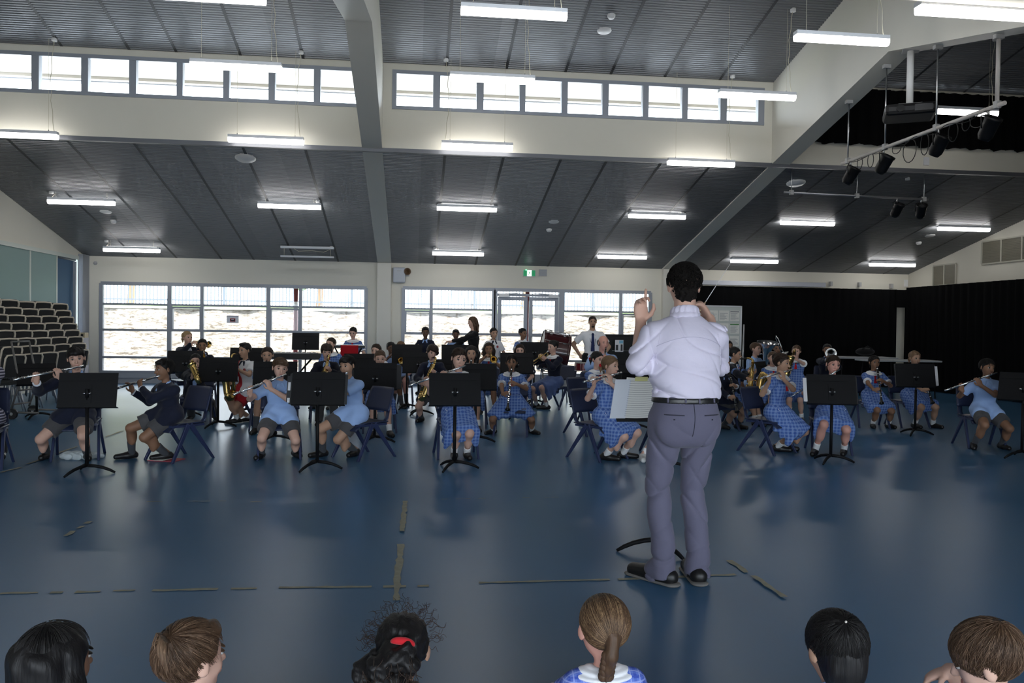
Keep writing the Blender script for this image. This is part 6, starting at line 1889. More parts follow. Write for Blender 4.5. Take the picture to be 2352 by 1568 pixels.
def mallet_arms(f):
    f.arm(-1, f.loc(atY(1201, 803, 16.45)), V3(.1, -.2, 1), V3(.9, 0, 0), curl=.9); f.arm(1, f.loc(atY(1232, 800, 16.3)), V3(.2, -1, .1), V3(0, 0, -1), curl=.6)
    h = f.wld(f.wr[-1]+unit(f.hd[-1][0])*.06); d = (atY(1207, 778, 16.2)-h).normalized()
    e = empty('mallet', h, 0, 'white felt mallet in the hand of the bass drum girl', 'mallet'); e.rotation_mode = 'QUATERNION'; e.rotation_quaternion = d.to_track_quat('Z', 'Y')
    MB().sphere((0, 0, .19), (.042, .042, .070), 14).build('felt_head', M_WHITE, e); MB().tube([(.0, 0, -.06), (0, 0, .16)], .010, 8).build('handle', m_reed, e)
stand_up('B5', 1201, 769, 16.8, 30, 'dress', 'brown', 'bun', 'black', mallet_arms, 'girl in check dress reaching to the bass drum', head=(4, -4, 0))
stand_up('T4', 811, 767, 16.6, -8, 'dress', 'fair', 'tied', 'black', drm('the girl behind the red folder'), 'girl with red tie looking down at the right end of the left window', head=(-4, -18, 0))
def watch(f):
    f.arm(-1, V3(-.25, .04, .95)*f.H/1.75, V3(.7, -.2, -.5), V3(.3, .5, 0), curl=.4, hint=V3(-1, .4, 0)); f.arm(1, V3(.22, -.05, .92)*f.H/1.75, V3(-.4, -.4, -.6), V3(-.5, .5, 0), curl=.4, hint=V3(1, .4, 0))
stand_up('B6', 1361, 740, 15.6, -6, 'man_tie', 'tan', 'short', 'dark', watch, 'bearded man in white shirt and navy tie at the window', adult=True, head=(0, 0, 0), beard=True)

# ---------------------------------------------------------------- right hand back rows
sit('R1', 1672, 796, 14.5, 10, 'jumper_shorts', 'brown', 'short', 'black', 'rest', 'child half hidden beside the notice board', vox=.010)
sit('R3', 1786, 801, 14.6, -20, 'jumper_shorts', 'brown', 'short', 'black', 'rest', 'boy behind the silver tuba bell', vox=.010)
sit('R4', 1775, 822, 12.6, -10, 'dress', 'fair', 'tied', 'brown', 'rest', 'brown haired girl behind the stand with red hair tie', vox=.009, ribbon=M_RED)
stand_up('R5', 1829, 810, 12.2, -30, 'dress', 'fair', 'bun', 'brown', 'sax', 'girl with red tie in front of the black curtain', head=(-6, -4, 0), vox=.008, iuv=(1806, 885), a=dict())
def surf(o):
    """ray caster onto a figure's piece, in the figure's frame"""
    from mathutils.bvhtree import BVHTree
    me = o.data
    return BVHTree.FromPolygons([v.co for v in me.vertices], [p.vertices for p in me.polygons])
def seamline(name, root, bvh, pts, y0, dy, r, m, lift=.001):
    """thin stitched line laid on a surface: pts are (x, z), cast along y"""
    P = []
    for x, z in pts:
        h = bvh.ray_cast(Vector((x, y0, z)), Vector((0, dy, 0)))
        if h[0] is not None: P.append(h[0]+h[1]*lift)
    if len(P) > 1: MB().tube(P, r, 6).build(name, m, root)

# ---------------------------------------------------------------- conductor
f = figure(1571, 650, 4.46, 180, None, lean=3, head=(-6, 2, 0), adult=True, neck=.036, label='standing person in pale lilac shirt and slate trousers conducting with his back to the camera', girth=1.04, hhk=.99)
CON = f
for k in (1, -1): f.sh[k] = f.sh[k]-f.u*.012*f.H-f.lx*k*.006*f.H
print('FIG conductor H=%.2f' % f.H, tuple(f.pos))
H = f.H
feet(f, R=(1600, 1336), L=(1524, 1340), toeL=38, toeR=-4)
f.el[1] = f.loc(atY(1466, 838, 4.40)); f.wr[1] = f.loc(atY(1472, 738, 4.56))
f.hd[1] = (V3(.02, -.05, 1), V3(-.25, 1, .1), dict(curl=.95, point=(0,), thumb=.0))
f.el[-1] = f.loc(atY(1650, 838, 4.58)); f.wr[-1] = f.loc(atY(1631, 732, 4.83))
f.hd[-1] = (V3(.55, -.15, .8), V3(.75, .1, -.45), dict(curl=.75, thumb=.7))
r = f.root
f.legk = .60; f.armk = .78
f.body(r, 'fair', HAIR['black'], .0055)
hs = hair_shapes('crew', f.hh, f.Mh)
def dsp(X, Y, Z): return .0050*(np.sin(170*X+3*np.sin(80*Z))*np.sin(160*Z+2*np.sin(100*Y))+.8*np.sin(150*Y-130*X+2*np.sin(120*Z)))
hs.k = .01
V, Q = hs.mesh(.0035, disp=dsp)
m_curl = mat('black_curly_hair', (.012, .010, .009), .85, spec=.15, bump=.6, bscale=160)
o = np_mesh('hair', [(V, Q, 0)], [m_curl], r)
cm = MB(); rr = random.Random(8)
for i in range(420):
    th = rr.uniform(-.35, 1.5); ph = rr.uniform(0, 2*PI); d = Vector((math.cos(ph)*math.cos(th), math.sin(ph)*math.cos(th), math.sin(th)))
    q = Vector((.375*d.x, .06+.455*d.y, .14+.395*d.z))
    if q.y < -.2 and q.z < .25: continue
    a = d.orthogonal().normalized(); b_ = d.cross(a); p0 = rr.uniform(0, 6)
    cm.tube([f.Mh @ ((q+d*(.035*math.sin(PI*k/7)+.004)+(a*math.cos(p0+k*.8)+b_*math.sin(p0+k*.8))*.05)*f.hh) for k in range(8)], [.0022]*7+[.001], 4)
cm.build('hair_curls', m_curl, o)
# shirt: loose, tucked in and blousing over the belt
b = Sdf(.035)
zb = f.pel[2]+.055*H
f.torso(b, .017, k=.035, low=False)
b.cone(f.pel+V3(0, 0, .075*H), f.ch, .098*H+.006, .094*H+.016, k=.05, sq=(f.fw, .74))
b.cone(f.pel+V3(0, -.004, .062*H), f.pel+V3(0, 0, .10*H), .094*H+.012, .102*H+.012, k=.03, sq=(f.fw, .74), cut=2)
b.p = [(p[:9]+([((0, 0, zb), (0, 0, -1))],)) if p[0] == 'c' else (p[:6]+([((0, 0, zb), (0, 0, -1))],)) for p in b.p]
for k in (1, -1):
    e = f.el[k]*.68+f.wr[k]*.32
    b.cone(f.sh[k], f.el[k], .032*H+.008, .027*H+.012, k=.03); b.cone(f.el[k], e, .028*H+.012, .026*H+.008, k=.03, cut=1)
    b.cone(f.el[k]*.80+f.wr[k]*.20, e, .028*H+.011, .027*H+.011, k=.006, cut=3)
b.cone(f.nb-f.u*.03*H, f.nb+f.u*.004*H, .045*H, .036*H, k=.02)
def crease(t, p=3.0): return (1-np.abs(np.sin(t)))**p
def shirtfold(X, Y, Z):
    t = Z-(zb+.02); ax = np.abs(X)
    low = np.exp(-(t/.13)**2)
    a = .0065*np.sin(26*X+9*np.sin(7*Z+1)+14*Z)*(.25+low)
    c = .014*crease(24*Z+19*ax+1.3*np.sin(9*X+4*Z), 4)*np.clip(ax*6-.45, 0, 1)
    d = .011*crease(13*X-11*Z+1.5*np.sin(8*Z+5*X)+.4, 6)
    e = .012*crease(17*Z-9*X+2*np.sin(6*X+1), 5)*low
    return a+c+d+e
V, Q = b.mesh(.0055, disp=shirtfold)
shirt = np_mesh('shirt', [(V, Q, 0)], [M_LILAC], r)
bv = surf(shirt)
zy = f.sm[2]-.050*H
seamline('yoke_seam', shirt, bv, [(x, zy+.012-.05*(x/.18)**2) for x in np.linspace(-.185, .185, 25)], 1.0, -1, .0016, cloth('shirt_seam_shadow', (.50, .47, .60)))
for k in (1, -1):
    seamline('armhole_seam', shirt, bv, [(k*(.162+.018*math.sin(t*2.2)), zy+.03-.17*t) for t in np.linspace(0, 1, 14)], 1.0, -1, .0015, M_LILAC)
f.collar(r, M_LILAC, 'shirt', .004)
cb = Sdf(.006)
for i in range(16):
    a0, a1 = 2*PI*i/16, 2*PI*(i+1)/16
    P = lambda q: f.nb+(f.lx*math.cos(q)+f.fw*math.sin(q)*.95)*.0385*H+f.u*(.020+.008*(-math.sin(q)))*H
    cb.cone(P(a0), P(a1), .013*H, .013*H, sq=(f.u*.0+unit((f.lx*math.cos(a0)+f.fw*math.sin(a0))), .35))
V, Q = cb.mesh(.004); np_mesh('collar_stand', [(V, Q, 0)], [M_LILAC], r)
# trousers
b = Sdf(.045)
b.ell(f.pel+V3(0, .012, 0), (.103*H, .086*H, .080*H), halves=[((0, 0, zb), (0, 0, 1))], k=.05)
b.cone(f.pel, (f.pel[0], f.pel[1], zb+.0), .098*H, .094*H, sq=(f.fw, .76), cut=1, k=.04)
for k in (1, -1):
    b.ell(f.pel+V3(.045*H*k, .038*H, -.035*H), (.054*H, .034*H, .060*H), k=.05)
    kn, an = f.kn[k], f.ank[k]
    b.cone(f.hip[k]+V3(.006*k, 0, 0), kn+V3(.008*k, 0, 0), .058*H, .0395*H, k=.014)
    b.cone(kn+V3(.008*k, 0, 0), an+V3(.006*k, 0, .06*H), .0395*H, .0365*H, k=.006); b.cone(an+V3(.006*k, 0, .06*H), an-V3(0, 0, .030*H), .0365*H, .0405*H, k=.010, cut=1)
    b.cone(an+V3(0, 0, -.005*H)+f.toe[k]*.02*H, an+f.toe[k]*.03*H-V3(0, 0, .018*H), .036*H, .036*H, k=.012)
def trofold(X, Y, Z):
    ax = np.abs(X)
    thigh = np.exp(-((Z-.70)/.14)**2); knee = np.exp(-((Z-.46)/.16)**2); cuff = np.exp(-((Z-.12)/.11)**2)
    return .016*crease(15*Z-20*ax+1.2*np.sin(11*X), 4)*thigh+.013*crease(17*Z+17*ax+1.2*np.sin(10*X+3), 4)*knee+.014*crease(27*Z+9*X+1.6*np.sin(16*X), 3)*cuff+.0035*np.sin(26*ax-18*Z+2*np.sin(8*Z))
V, Q = b.mesh(.0055, disp=trofold)
tr = np_mesh('trousers', [(V, Q, 0)], [M_CTROU], r)
bt = surf(tr)
m_dk = cloth('trouser_seam_shadow', (.035, .036, .055))
zs = zb
for k in (1, -1):
    seamline('pocket_slit', tr, bt, [(k*x, zs-.085-.0*x) for x in np.linspace(.055, .150, 10)], 1.0, -1, .0035, m_dk)
    seamline('pocket_button', tr, bt, [(k*.105, zs-.105), (k*.105, zs-.112)], 1.0, -1, .005, m_dk)
seamline('seat_seam', tr, bt, [(0, z) for z in np.linspace(zs-.02, zs-.20, 16)], 1.0, -1, .002, m_dk)
# belt with loops
b = Sdf(.004)
b.cone((f.pel[0], f.pel[1]+.002, zb-.026), (f.pel[0], f.pel[1]+.002, zb+.004), .1045*H, .1030*H, sq=(f.fw, .80), cut=3)
V, Q = b.mesh(.005); belt = np_mesh('belt', [(V, Q, 0)], [M_BELT], r); bb = surf(belt)
for x in (-.125, -.03, .045, .13):
    seamline('belt_loop', r, bb, [(x, zb-.04), (x, zb-.02), (x, zb+.002)], 1.0, -1, .0055, M_CTROU, .003)
f.shoes(r, M_SHOE, vox=.005, sole=mat('grey_rubber_sole', (.16, .15, .14), .6), big=1.0)
# baton
h = f.wld(f.wr[-1]+unit(f.hd[-1][0])*.085+np.array([.0, 0, .0]))
tip = atY(1682, 598, 4.95); d = (tip-h).normalized(); tip = h+d*.40
bt_ = empty('baton', h, 0, 'white conducting baton in the right hand of the conductor', 'baton')
rot = d.to_track_quat('Z', 'Y'); bt_.rotation_mode = 'QUATERNION'; bt_.rotation_quaternion = rot
MB().lathe([(.001, -.03), (.008, -.025), (.009, 0), (.006, .03), (.003, .045), (.001, .046)], 12).build('cork_handle', mat('cork', (.45, .33, .2), .8), bt_)
MB().tube([(0, 0, .04), (0, 0, .40)], [.0026, .0014], 8).build('shaft', m_white, bt_)

# ---------------------------------------------------------------- children on the floor in the foreground
def floor_kid(u, v, Y, face, label, head=(0, 0, 0), lean=8, H=None, hhk=1.0, girth=1.0, neck=.026):
    f = figure(u, v, Y, face, -.02, lean, 0, head, label=label, H=H, hhk=hhk, girth=girth, neck=neck)
    print('FIG floor H=%.2f' % f.H, tuple(round(c, 2) for c in f.pos))
    for k in (1, -1): f.leg(k, (-.12*k*f.H, -.24*f.H, 0), (.3*k, -1, 0), (1.0*k, -.25, .15))
    return f
def lap(f):
    for k in (1, -1): f.arm(k, V3(.10*k, -.26, .16), V3(-.3*k, -1, -.2), V3(0, 0, -1), curl=.4, hint=V3(.8*k, .6, -.5))
h_dark2 = hair_mat('black_hair_sheen', (.018, .016, .015)); h_br2 = hair_mat('brown_hair_sheen', (.17, .105, .065)); h_lt2 = hair_mat('light_brown_paler', (.24, .15, .08))  # paler hair colours given to strands picked at random
# 1: long dark hair at far left
f = floor_kid(128, 1522, 2.36, 148, 'child with long black hair seen from behind at the bottom left corner', head=(-4, 0, 0), hhk=1.22)
lap(f); f.body(f.root, 'brown', HAIR['black'], .006); ho = f.hair(f.root, 'bob', HAIR['black'], .005)
strands(f, ho, 1500, (0, .1, 1), h_dark2, (.9, 1.7), seed=1, hang=.75, lift=(0, .03), region=lambda p: not (p[1] < -.12 and p[2] < .15))
f.top(f.root, 'shirt', M_RED, .008, o=.014, sleeve='short', hem=-.05); f.shorts(f.root, M_GSHORT, .009)
# 2: brown haired boy looking right
f = floor_kid(440, 1502, 2.30, 138, 'boy with brown hair and one ear showing at the bottom left', head=(-4, 2, 0), hhk=1.08)
lap(f); f.body(f.root, 'fair', HAIR['brown'], .0055); ho = f.hair(f.root, 'fringe', HAIR['brown'], .005)
strands(f, ho, 2200, (-.25, .62, .75), h_br2, (.35, .85), seed=2, lift=(0, .05), clump=.05, region=lambda p: (p[2] > -.30+.25*(p[1] < .0)) and not (p[1] < -.22 and p[2] < .16))
f.top(f.root, 'shirt', M_LBLUE, .008, o=.014, sleeve='short', hem=-.05); f.collar(f.root, M_LBLUE, 'shirt', .005); f.shorts(f.root, M_GSHORT, .009)
tf = MB()
Rm = f.Mh.to_3x3(); T_ = f.Mh.translation
for i in range(26):
    a = random.uniform(-.12, .12); q0 = Vector((-.10+a, .40, .45+a*.3)); 
    pts = [T_+Rm @ (q*f.hh) for q in (q0, q0+Vector((-.10, .12, .06)), q0+Vector((-.20+a*.4, .20, -.02)), q0+Vector((-.25+a*.5, .22, -.16+a)))]
    tf.tube(pts, [.0016, .0014, .0010, .0004], 4)
tf.build('hair_tuft', h_br2, ho)
# 3: curly dark ponytail with red band
f = floor_kid(925, 1492, 2.40, 172, 'child with frizzy dark curls tied by a red band, bottom middle', head=(4, 0, 0), hhk=1.22)
lap(f); f.body(f.root, 'tan', HAIR['black'], .006)
hs = hair_shapes('tied', f.hh, f.Mh)
c2 = Sdf(.05)
rr = random.Random(5)
for i in range(60):
    t = rr.random()
    c2.ell((rr.uniform(-.30, .55)*(.5+.9*t)+.22*t, .50+rr.uniform(-.08, .22), .22-1.05*t+rr.uniform(-.05, .05)), (.10+.05*rr.random(),)*3, k=.06)
tmp = Sdf(.06*f.hh)
for p in c2.p: tmp.p.append(('e', p[1]*f.hh, p[2]*f.hh, None, p[4]*f.hh, False, None))
tmp.xf(f.Mh); hs.p += tmp.p
V, Q = hs.mesh(.005, disp=lambda X, Y, Z: .004*(np.sin(130*X+3*np.sin(60*Z))*np.sin(110*Z+2*np.sin(70*X))+.5*np.sin(190*Z+80*Y)))
ho = np_mesh('hair', [(V, Q, 0)], [HAIR['black']], f.root)
cm = MB(); fly = MB()
for i in range(330):
    if i < 230:   # curls of the tail
        t = rr.random(); q = Vector((rr.uniform(-.34, .62)*(.5+.9*t)+.22*t, .58+rr.uniform(-.1, .24), .25-1.05*t))
        d = Vector((rr.uniform(-.6, .5), rr.uniform(0, .5), -1)).normalized()
    else:         # flyaway hairs round the crown
        th = rr.uniform(-1.7, 1.7); q = Vector((.38*math.sin(th), .05+rr.uniform(-.2, .2), .14+.39*math.cos(th))); d = Vector((math.sin(th)+rr.uniform(-.5, .5), rr.uniform(-.3, .3), math.cos(th)*.8)).normalized()
    s1 = d.orthogonal().normalized(); s2 = d.cross(s1); ph = rr.uniform(0, 6); L_ = rr.uniform(.25, .45) if i < 230 else rr.uniform(.12, .26)
    P = []
    for k in range(12):
        s = k/11; P.append(T_ if False else f.Mh @ ((q+d*L_*s+(s1*math.cos(ph+9*s)+s2*math.sin(ph+9*s))*.035*(s+.2))*f.hh))
    (cm if i < 230 else fly).tube(P, [.0011 if i < 230 else .0006]*11+[.0003], 4)
cm.build('hair_curls', HAIR['dark'], ho); fly.build('flyaway_hairs', HAIR['dark'], ho)
bnd = MB(); P = [f.Mh @ (Vector((.16*math.cos(a)-.03, .50+.05*math.sin(a), .27+.07*math.sin(a)+.02*math.cos(a)))*f.hh) for a in np.linspace(.15*PI, .95*PI, 9)]
bnd.tube(P, [.005, .008, .010, .011, .011, .011, .010, .008, .005], 10); bnd.build('hair_band', M_RED, ho)
f.top(f.root, 'dress', M_RED, .008, o=.013, sleeve='short', hem=-.05); f.collar(f.root, M_WHITE, 'pan', .005); f.skirt(f.root, M_RED, .01)
# 4: smooth brown hair in a low plait, check dress
f = floor_kid(1385, 1450, 2.56, 178, 'girl with smooth brown hair in a low plait and check dress, bottom middle', head=(8, 2, -3), lean=6, hhk=1.32)
lap(f); f.body(f.root, 'pink', HAIR['brown'], .0055); ho = f.hair(f.root, 'plait', HAIR['brown'], .005, noise=.001)
strands(f, ho, 3000, (0, -.85, .45), h_lt2, (1.6, 2.6), seed=4, lift=(-.02, .02), clump=.03, region=lambda p: p[2] > -.42, rr_=(.374, .456, .398), pts=12)
pl = MB()
for i in range(5):
    z = -.20-.085*i; s = 1 if i % 2 else -1
    for k in (-1, 1): pl.sphere(f.Mh @ (Vector((.05+.045*k*s, .48-.02*i, z))*f.hh), (.017, .014, .018), 10)
pl.build('plait', HAIR['brown'], ho)
f.top(f.root, 'dress', M_PLAID_S, .007, o=.013, sleeve='short', hem=-.05); f.collar(f.root, M_WHITE, 'pan', .004); f.cuffs(f.root, M_WHITE, 'short'); f.skirt(f.root, M_PLAID_S, .01)
zp = MB(); zp.box(-.004, .004, .0, .004, -.10, .0, M=Matrix.Translation(Vector(f.nb+f.fw*-.062*f.H+f.u*-.01*f.H))); zp.build('zip', mat('navy_zip', (.04, .05, .2), .5), f.root)
# 5: black haired boy with a whorl, pale blue shirt
f = floor_kid(1920, 1468, 2.20, 192, 'boy with black hair, a pale whorl and light blue shirt at the bottom right', head=(-10, -12, 0), hhk=1.08, neck=.012)
lap(f); f.body(f.root, 'tan', HAIR['black'], .006); ho = f.hair(f.root, 'nape', HAIR['black'], .005, noise=.002)
strands(f, ho, 2600, (.10, .72, .70), h_dark2, (.35, .8), seed=5, lift=(0, .035), jitter=.12, region=lambda p: p[2] > -.34 or p[1] > .3)
w_ = unit(V3(.10, .72, .70)); V, Q = qsphere(np.array(f.Mh @ Vector((V3(0, .06, .14)+w_*V3(.388, .468, .41))*f.hh)), (.004, .003, .0035)); np_mesh('whorl', [(V, Q, 0)], [mat('pale_scalp', (.55, .50, .45), .7)], ho)
f.top(f.root, 'shirt', M_LBLUE, .007, o=.018, sleeve='short', hem=-.05, fold=.003); f.collar(f.root, M_LBLUE, 'shirt', .004); f.shorts(f.root, M_GSHORT, .009)
# 6: brown haired boy at the bottom right corner, hand over his knee
f = floor_kid(2268, 1506, 2.12, 224, 'boy with light brown hair and his hand on a dark knee, bottom right corner', head=(6, -20, 8), lean=14, hhk=1.14)
kn = f.loc(atY(2150, 1560, 2.35))
f.arm(1, f.loc(atY(2180, 1536, 2.30)), f.loc(atY(2130, 1556, 2.34))-f.loc(atY(2180, 1536, 2.30)), V3(0, 0, -1), curl=.45, hint=V3(.6, .6, -.6)); f.arm(-1, V3(-.12, -.26, .18), V3(.3, -1, -.2), V3(0, 0, -1), curl=.4)
f.body(f.root, 'fair', HAIR['brown'], .0055); ho = f.hair(f.root, 'short', HAIR['brown'], .005, noise=.002)
strands(f, ho, 2600, (.05, .55, .83), h_br2, (.35, .85), seed=6, lift=(0, .04), clump=.05, jitter=.15, region=lambda p: p[2] > -.32)
f.top(f.root, 'shirt', M_OLIVE, .008, o=.014, sleeve='short', hem=-.05); f.trousers(f.root, M_OLIVE, .009)

# ---------------------------------------------------------------- striped person cut by the left edge
f = figure(-46, 800, 8.35, 20, .40, lean=4, label='person in navy and white striped top cut by the left edge')
feet(f, (-30, 1052), (6, 1046), -20, 10); play_flute(f, -190, 850, 'silver flute of the striped person beyond the left edge')
dress_up(f, 'striped', 'fair', 'tied', 'brown', .008)
chair(f.pos.x, f.pos.y, math.radians(14), 'navy school chair under the striped person at the left edge')

# ---------------------------------------------------------------- tuba and trombone players
def tuba():
    e = empty('tuba')
    b = MB(); b.lathe([(.030, 0), (.045, .16), (.062, .30), (.085, .40), (.125, .47), (.175, .505), (.185, .51)], 28); b.lathe([(.18, .507), (.12, .46), (.08, .39), (.055, .28)], 28); b.build('bell', m_silver, e)
    w = MB(); w.tube([(0, 0, .02), (0, -.02, -.10), (.05, -.03, -.19), (.13, -.03, -.20), (.20, -.02, -.12), (.20, 0, .05), (.17, 0, .14), (.12, .02, .16)], [.031, .036, .04, .038, .034, .028, .022, .018], 14); w.build('body_tube', m_silver, e)
    for i in range(3): MB().tube([(.07+.04*i, -.07, -.10), (.07+.04*i, -.07, .10), (.07+.04*i, -.07, .13)], [.017, .017, .005], 12).build('valve', m_silver, e)
    m = MB(); m.tube([(.12, .02, .16), (.04, .05, .26), (-.06, .05, .30), (-.13, .03, .30)], [.016, .009, .008, .011], 10); m.build('mouth_pipe', m_silver, e)
    m = MB(); m.tube([(-.05, -.02, .22), (.10, -.05, .34)], .010, 10); m.tube([(.10, -.05, .34), (.14, -.05, .22)], .010, 10); m.build('tuning_slide', m_brass, e)
    return e
def hold_tuba(f):
    f.arm(1, V3(.14, -.24, .72)*f.H/1.35, V3(-.6, -.4, .5), V3(-.6, .6, 0), curl=.7); f.arm(-1, V3(-.10, -.26, .66)*f.H/1.35, V3(.5, -.5, .3), V3(.5, .5, 0), curl=.7)
f = sit('R2', 1736, 801, 13.8, 26, 'shirt_shorts', 'fair', 'short', 'brown', hold_tuba, 'boy in pale blue shirt with the silver tuba', head=(6, 0, 0), vox=.009)
e = tuba(); p0 = atY(1757, 796, 13.62)
e.location = p0-Vector((0, 0, .42)); e.rotation_euler = (math.radians(12), math.radians(-4), math.radians(20)); tag(e, 'silver tuba with its bell raised in front of the black curtain', 'tuba')
def trombone():
    e = empty('trombone')
    m = MB(); m.tube([(0, 0, 0), (0, 0, .55), (0, -.04, .60), (0, -.08, .55), (0, -.08, .02)], .0075, 10); m.build('slide', m_silver, e)
    m = MB(); m.lathe([(.001, -.02), (.013, -.02), (.010, 0), (.006, .02)], 12); m.build('mouthpiece', m_silver, e)
    m = MB(); m.tube([(.05, -.08, .02), (.05, -.08, -.28), (.05, -.03, -.36), (.05, .03, -.36), (.05, .07, -.28), (.05, .07, .05), (.05, .07, .16), (.05, .07, .24), (.05, .07, .28)], [.008, .009, .010, .011, .012, .016, .028, .060, .10], 16, cap=False); m.build('bell', m_silver, e)
    m = MB(); m.tube([(0, -.08, .03), (.05, -.08, .03)], .006, 8); m.tube([(.05, -.08, -.2), (.05, .07, -.2)], .005, 8); m.build('brace', m_silver, e)
    return e
def hold_tb(f):
    M = f.mouth(); f.arm(1, M+V3(.05, -.06, -.10), V3(-.2, -.5, .8), V3(-1, 0, 0), curl=.8); f.arm(-1, M+V3(-.03, -.36, -.12), V3(.1, -.4, .9), V3(1, 0, 0), curl=.8)
f = sit('R6', 1900, 803, 14.6, -22, 'jumper_shorts', 'brown', 'short', 'black', hold_tb, 'boy in the dark with a silver trombone', head=(0, 0, 0), vox=.009)
place(trombone(), f.wld(f.mouth()), f.M.to_3x3() @ Vector((-.1, -1, -.22)), f.M.to_3x3() @ Vector((.1, 0, 1)), 'silver trombone played in front of the black curtain at right', 'trombone', 'silver trombones')
f = FIGS['R3']
a, b_ = atY(1793, 792, 14.2), atY(1812, 842, 14.2)
place(trombone(), b_, (a-b_), Vector((0, -1, .2)), 'silver trombone slide raised beside the saxophone girl', 'trombone', 'silver trombones')
# glasses of the trumpet boy
f = FIGS['T6']; g = MB()
for x in (-1, 1):
    P = [f.Mh @ (Vector((.14*x+.085*math.cos(a), -.40, .02+.065*math.sin(a)))*f.hh) for a in np.linspace(0, 2*PI, 13)]
    g.tube(P, .0022, 5)
    g.tube([f.Mh @ (Vector(q)*f.hh) for q in ((.22*x, -.40, .03), (.33*x, -.2, .03), (.35*x, .02, .02))], .002, 5)
g.tube([f.Mh @ (Vector(q)*f.hh) for q in ((-.055, -.40, .03), (.055, -.40, .03))], .002, 5)
g.build('glasses', m_black, f.root)
# ================================================================== music stands, folders and scores
m_folder = mat('black_folder', (.012, .012, .014), .5); m_label = mat('white_label', (.70, .70, .72), .7); m_paper = mat('score_paper', (.80, .79, .74), .8); m_staff = mat('printed_staves', (.12, .12, .13), .8)
def folder(D, e, w, h, lab, edge=None, side=-1, labels=True, col=None):
    """folder lying on a desk; side = which end shows its spine"""
    M = e.matrix_basis if False else Matrix.Translation(e.location) @ Matrix.Rotation(e.rotation_euler.z, 4, 'Z') @ D
    o = empty('music_folder', (0, 0, 0), 0, lab, 'folder', 'music folders')
    o.matrix_world = M
    MB().box(-w/2, w/2, .006, .022, -DH/2+.002, -DH/2+.002+h, bev=.003).build('cover', m_folder, o)
    if labels:
        x = side*(w/2+.001)
        s = MB(); s.box(x-.022, x+.022, .004, .024, -DH/2+.02, -DH/2+h-.02); s.build('spine', m_folder if edge is None else edge, o)
        for z0, z1 in ((.015, .06), (h*.45, h*.72)):
            MB().box(x-.012, x+.012, .001, .005, -DH/2+z0, -DH/2+z1).build('spine_label', m_label, o)
    MB().box(-w/2+.01, w/2-.01, .022, .026, -DH/2+.006, -DH/2+h+.006).build('sheet', m_paper, o)
    return o
STANDS = [
 (202, 895, 8.05, 4, 'black music stand in front of the boy at far left', 8),
 (731, 891, 8.20, -4, 'black music stand beside the second boy in pale blue', 10),
 (1045, 893, 8.15, 2, 'black music stand in front of the ponytailed girl', 10),
 (1910, 893, 8.40, -14, 'black music stand in front of the sturdy girl right of the conductor', 12),
 (2352, 887, 8.60, -50, 'black music stand cut by the right edge of the picture', 12),
 (1530, 900, 8.05, 0, 'black music stand hidden behind the legs of the conductor', 12),
 (502, 847, 11.55, 2, 'black music stand in front of the boy in long trousers', 10),
 (632, 860, 10.1, 2, 'black music stand behind the head of the second boy in pale blue', 10),
 (862, 863, 10.0, 0, 'black music stand behind the chair of the fourth front row player', 10),
 (1093, 864, 10.0, -2, 'black music stand right behind the ponytailed girl', 10),
 (1752, 852, 12.7, 48, 'black music stand behind the girl with dark bun at right', 12),
 (2103, 861, 10.6, -14, 'black music stand in front of the fair girl below the white gap', 10),
 (1456, 850, 11.2, -4, 'black music stand left of the conductor at his elbow', 12),
 (425, 829, 12.9, 4, 'black music stand below the blond trumpet player', 10),
 (567, 821, 13.2, 2, 'black music stand behind the boy in red and white', 10),
 (702, 783, 16.2, 0, 'tall black music stand in front of the left window', 4),
 (935, 812, 14.0, 0, 'black music stand right of the boy with glasses', 6),
 (1046, 811, 15.2, 0, 'black music stand below the guided boy', 8),
 (962, 832, 13.1, 0, 'black music stand behind the bowed boy with saxophone', 10),
 (1187, 833, 12.6, -2, 'black music stand behind the dark girl with clarinet', 10),
 (1227, 805, 14.9, -2, 'black music stand under the bass drum girl', 6),
 (830, 836, 12.4, 0, 'black music stand behind the fourth front row player', 10),
 (1025, 850, 12.3, 0, 'black music stand between the bowed boy and ponytailed girl', 10),
 (84, 858, 12.6, 30, 'black music stand at the foot of the chair stacks', 20),
]
SD = {}
for u, v, Y, rz, lab, tl in STANDS:
    SD[lab] = stand(u, v, Y, math.radians(rz), lab, tilt=tl+6)
st = SD['black music stand beside the second boy in pale blue']; folder(st[1], st[0], .56, .30, 'black music folder with labelled spine on the stand of the second boy in pale blue', None, -1)
st = SD['black music stand in front of the sturdy girl right of the conductor']; folder(st[1], st[0], .54, .30, 'black music folder with a pale left edge before the sturdy girl', m_label, -1)
st = SD['black music stand in front of the fair girl below the white gap']; folder(st[1], st[0], .54, .31, 'music folder with pale and orange right edge below the white gap', m_label, 1)
st = SD['black music stand in front of the boy at far left']; folder(st[1], st[0], .50, .29, 'plain black music folder before the boy at far left', None, -1, labels=False)
st = SD['black music stand behind the chair of the fourth front row player']; folder(st[1], st[0], .62, .30, 'wide black music folder behind the chair of the fourth player', None, 1, labels=False)
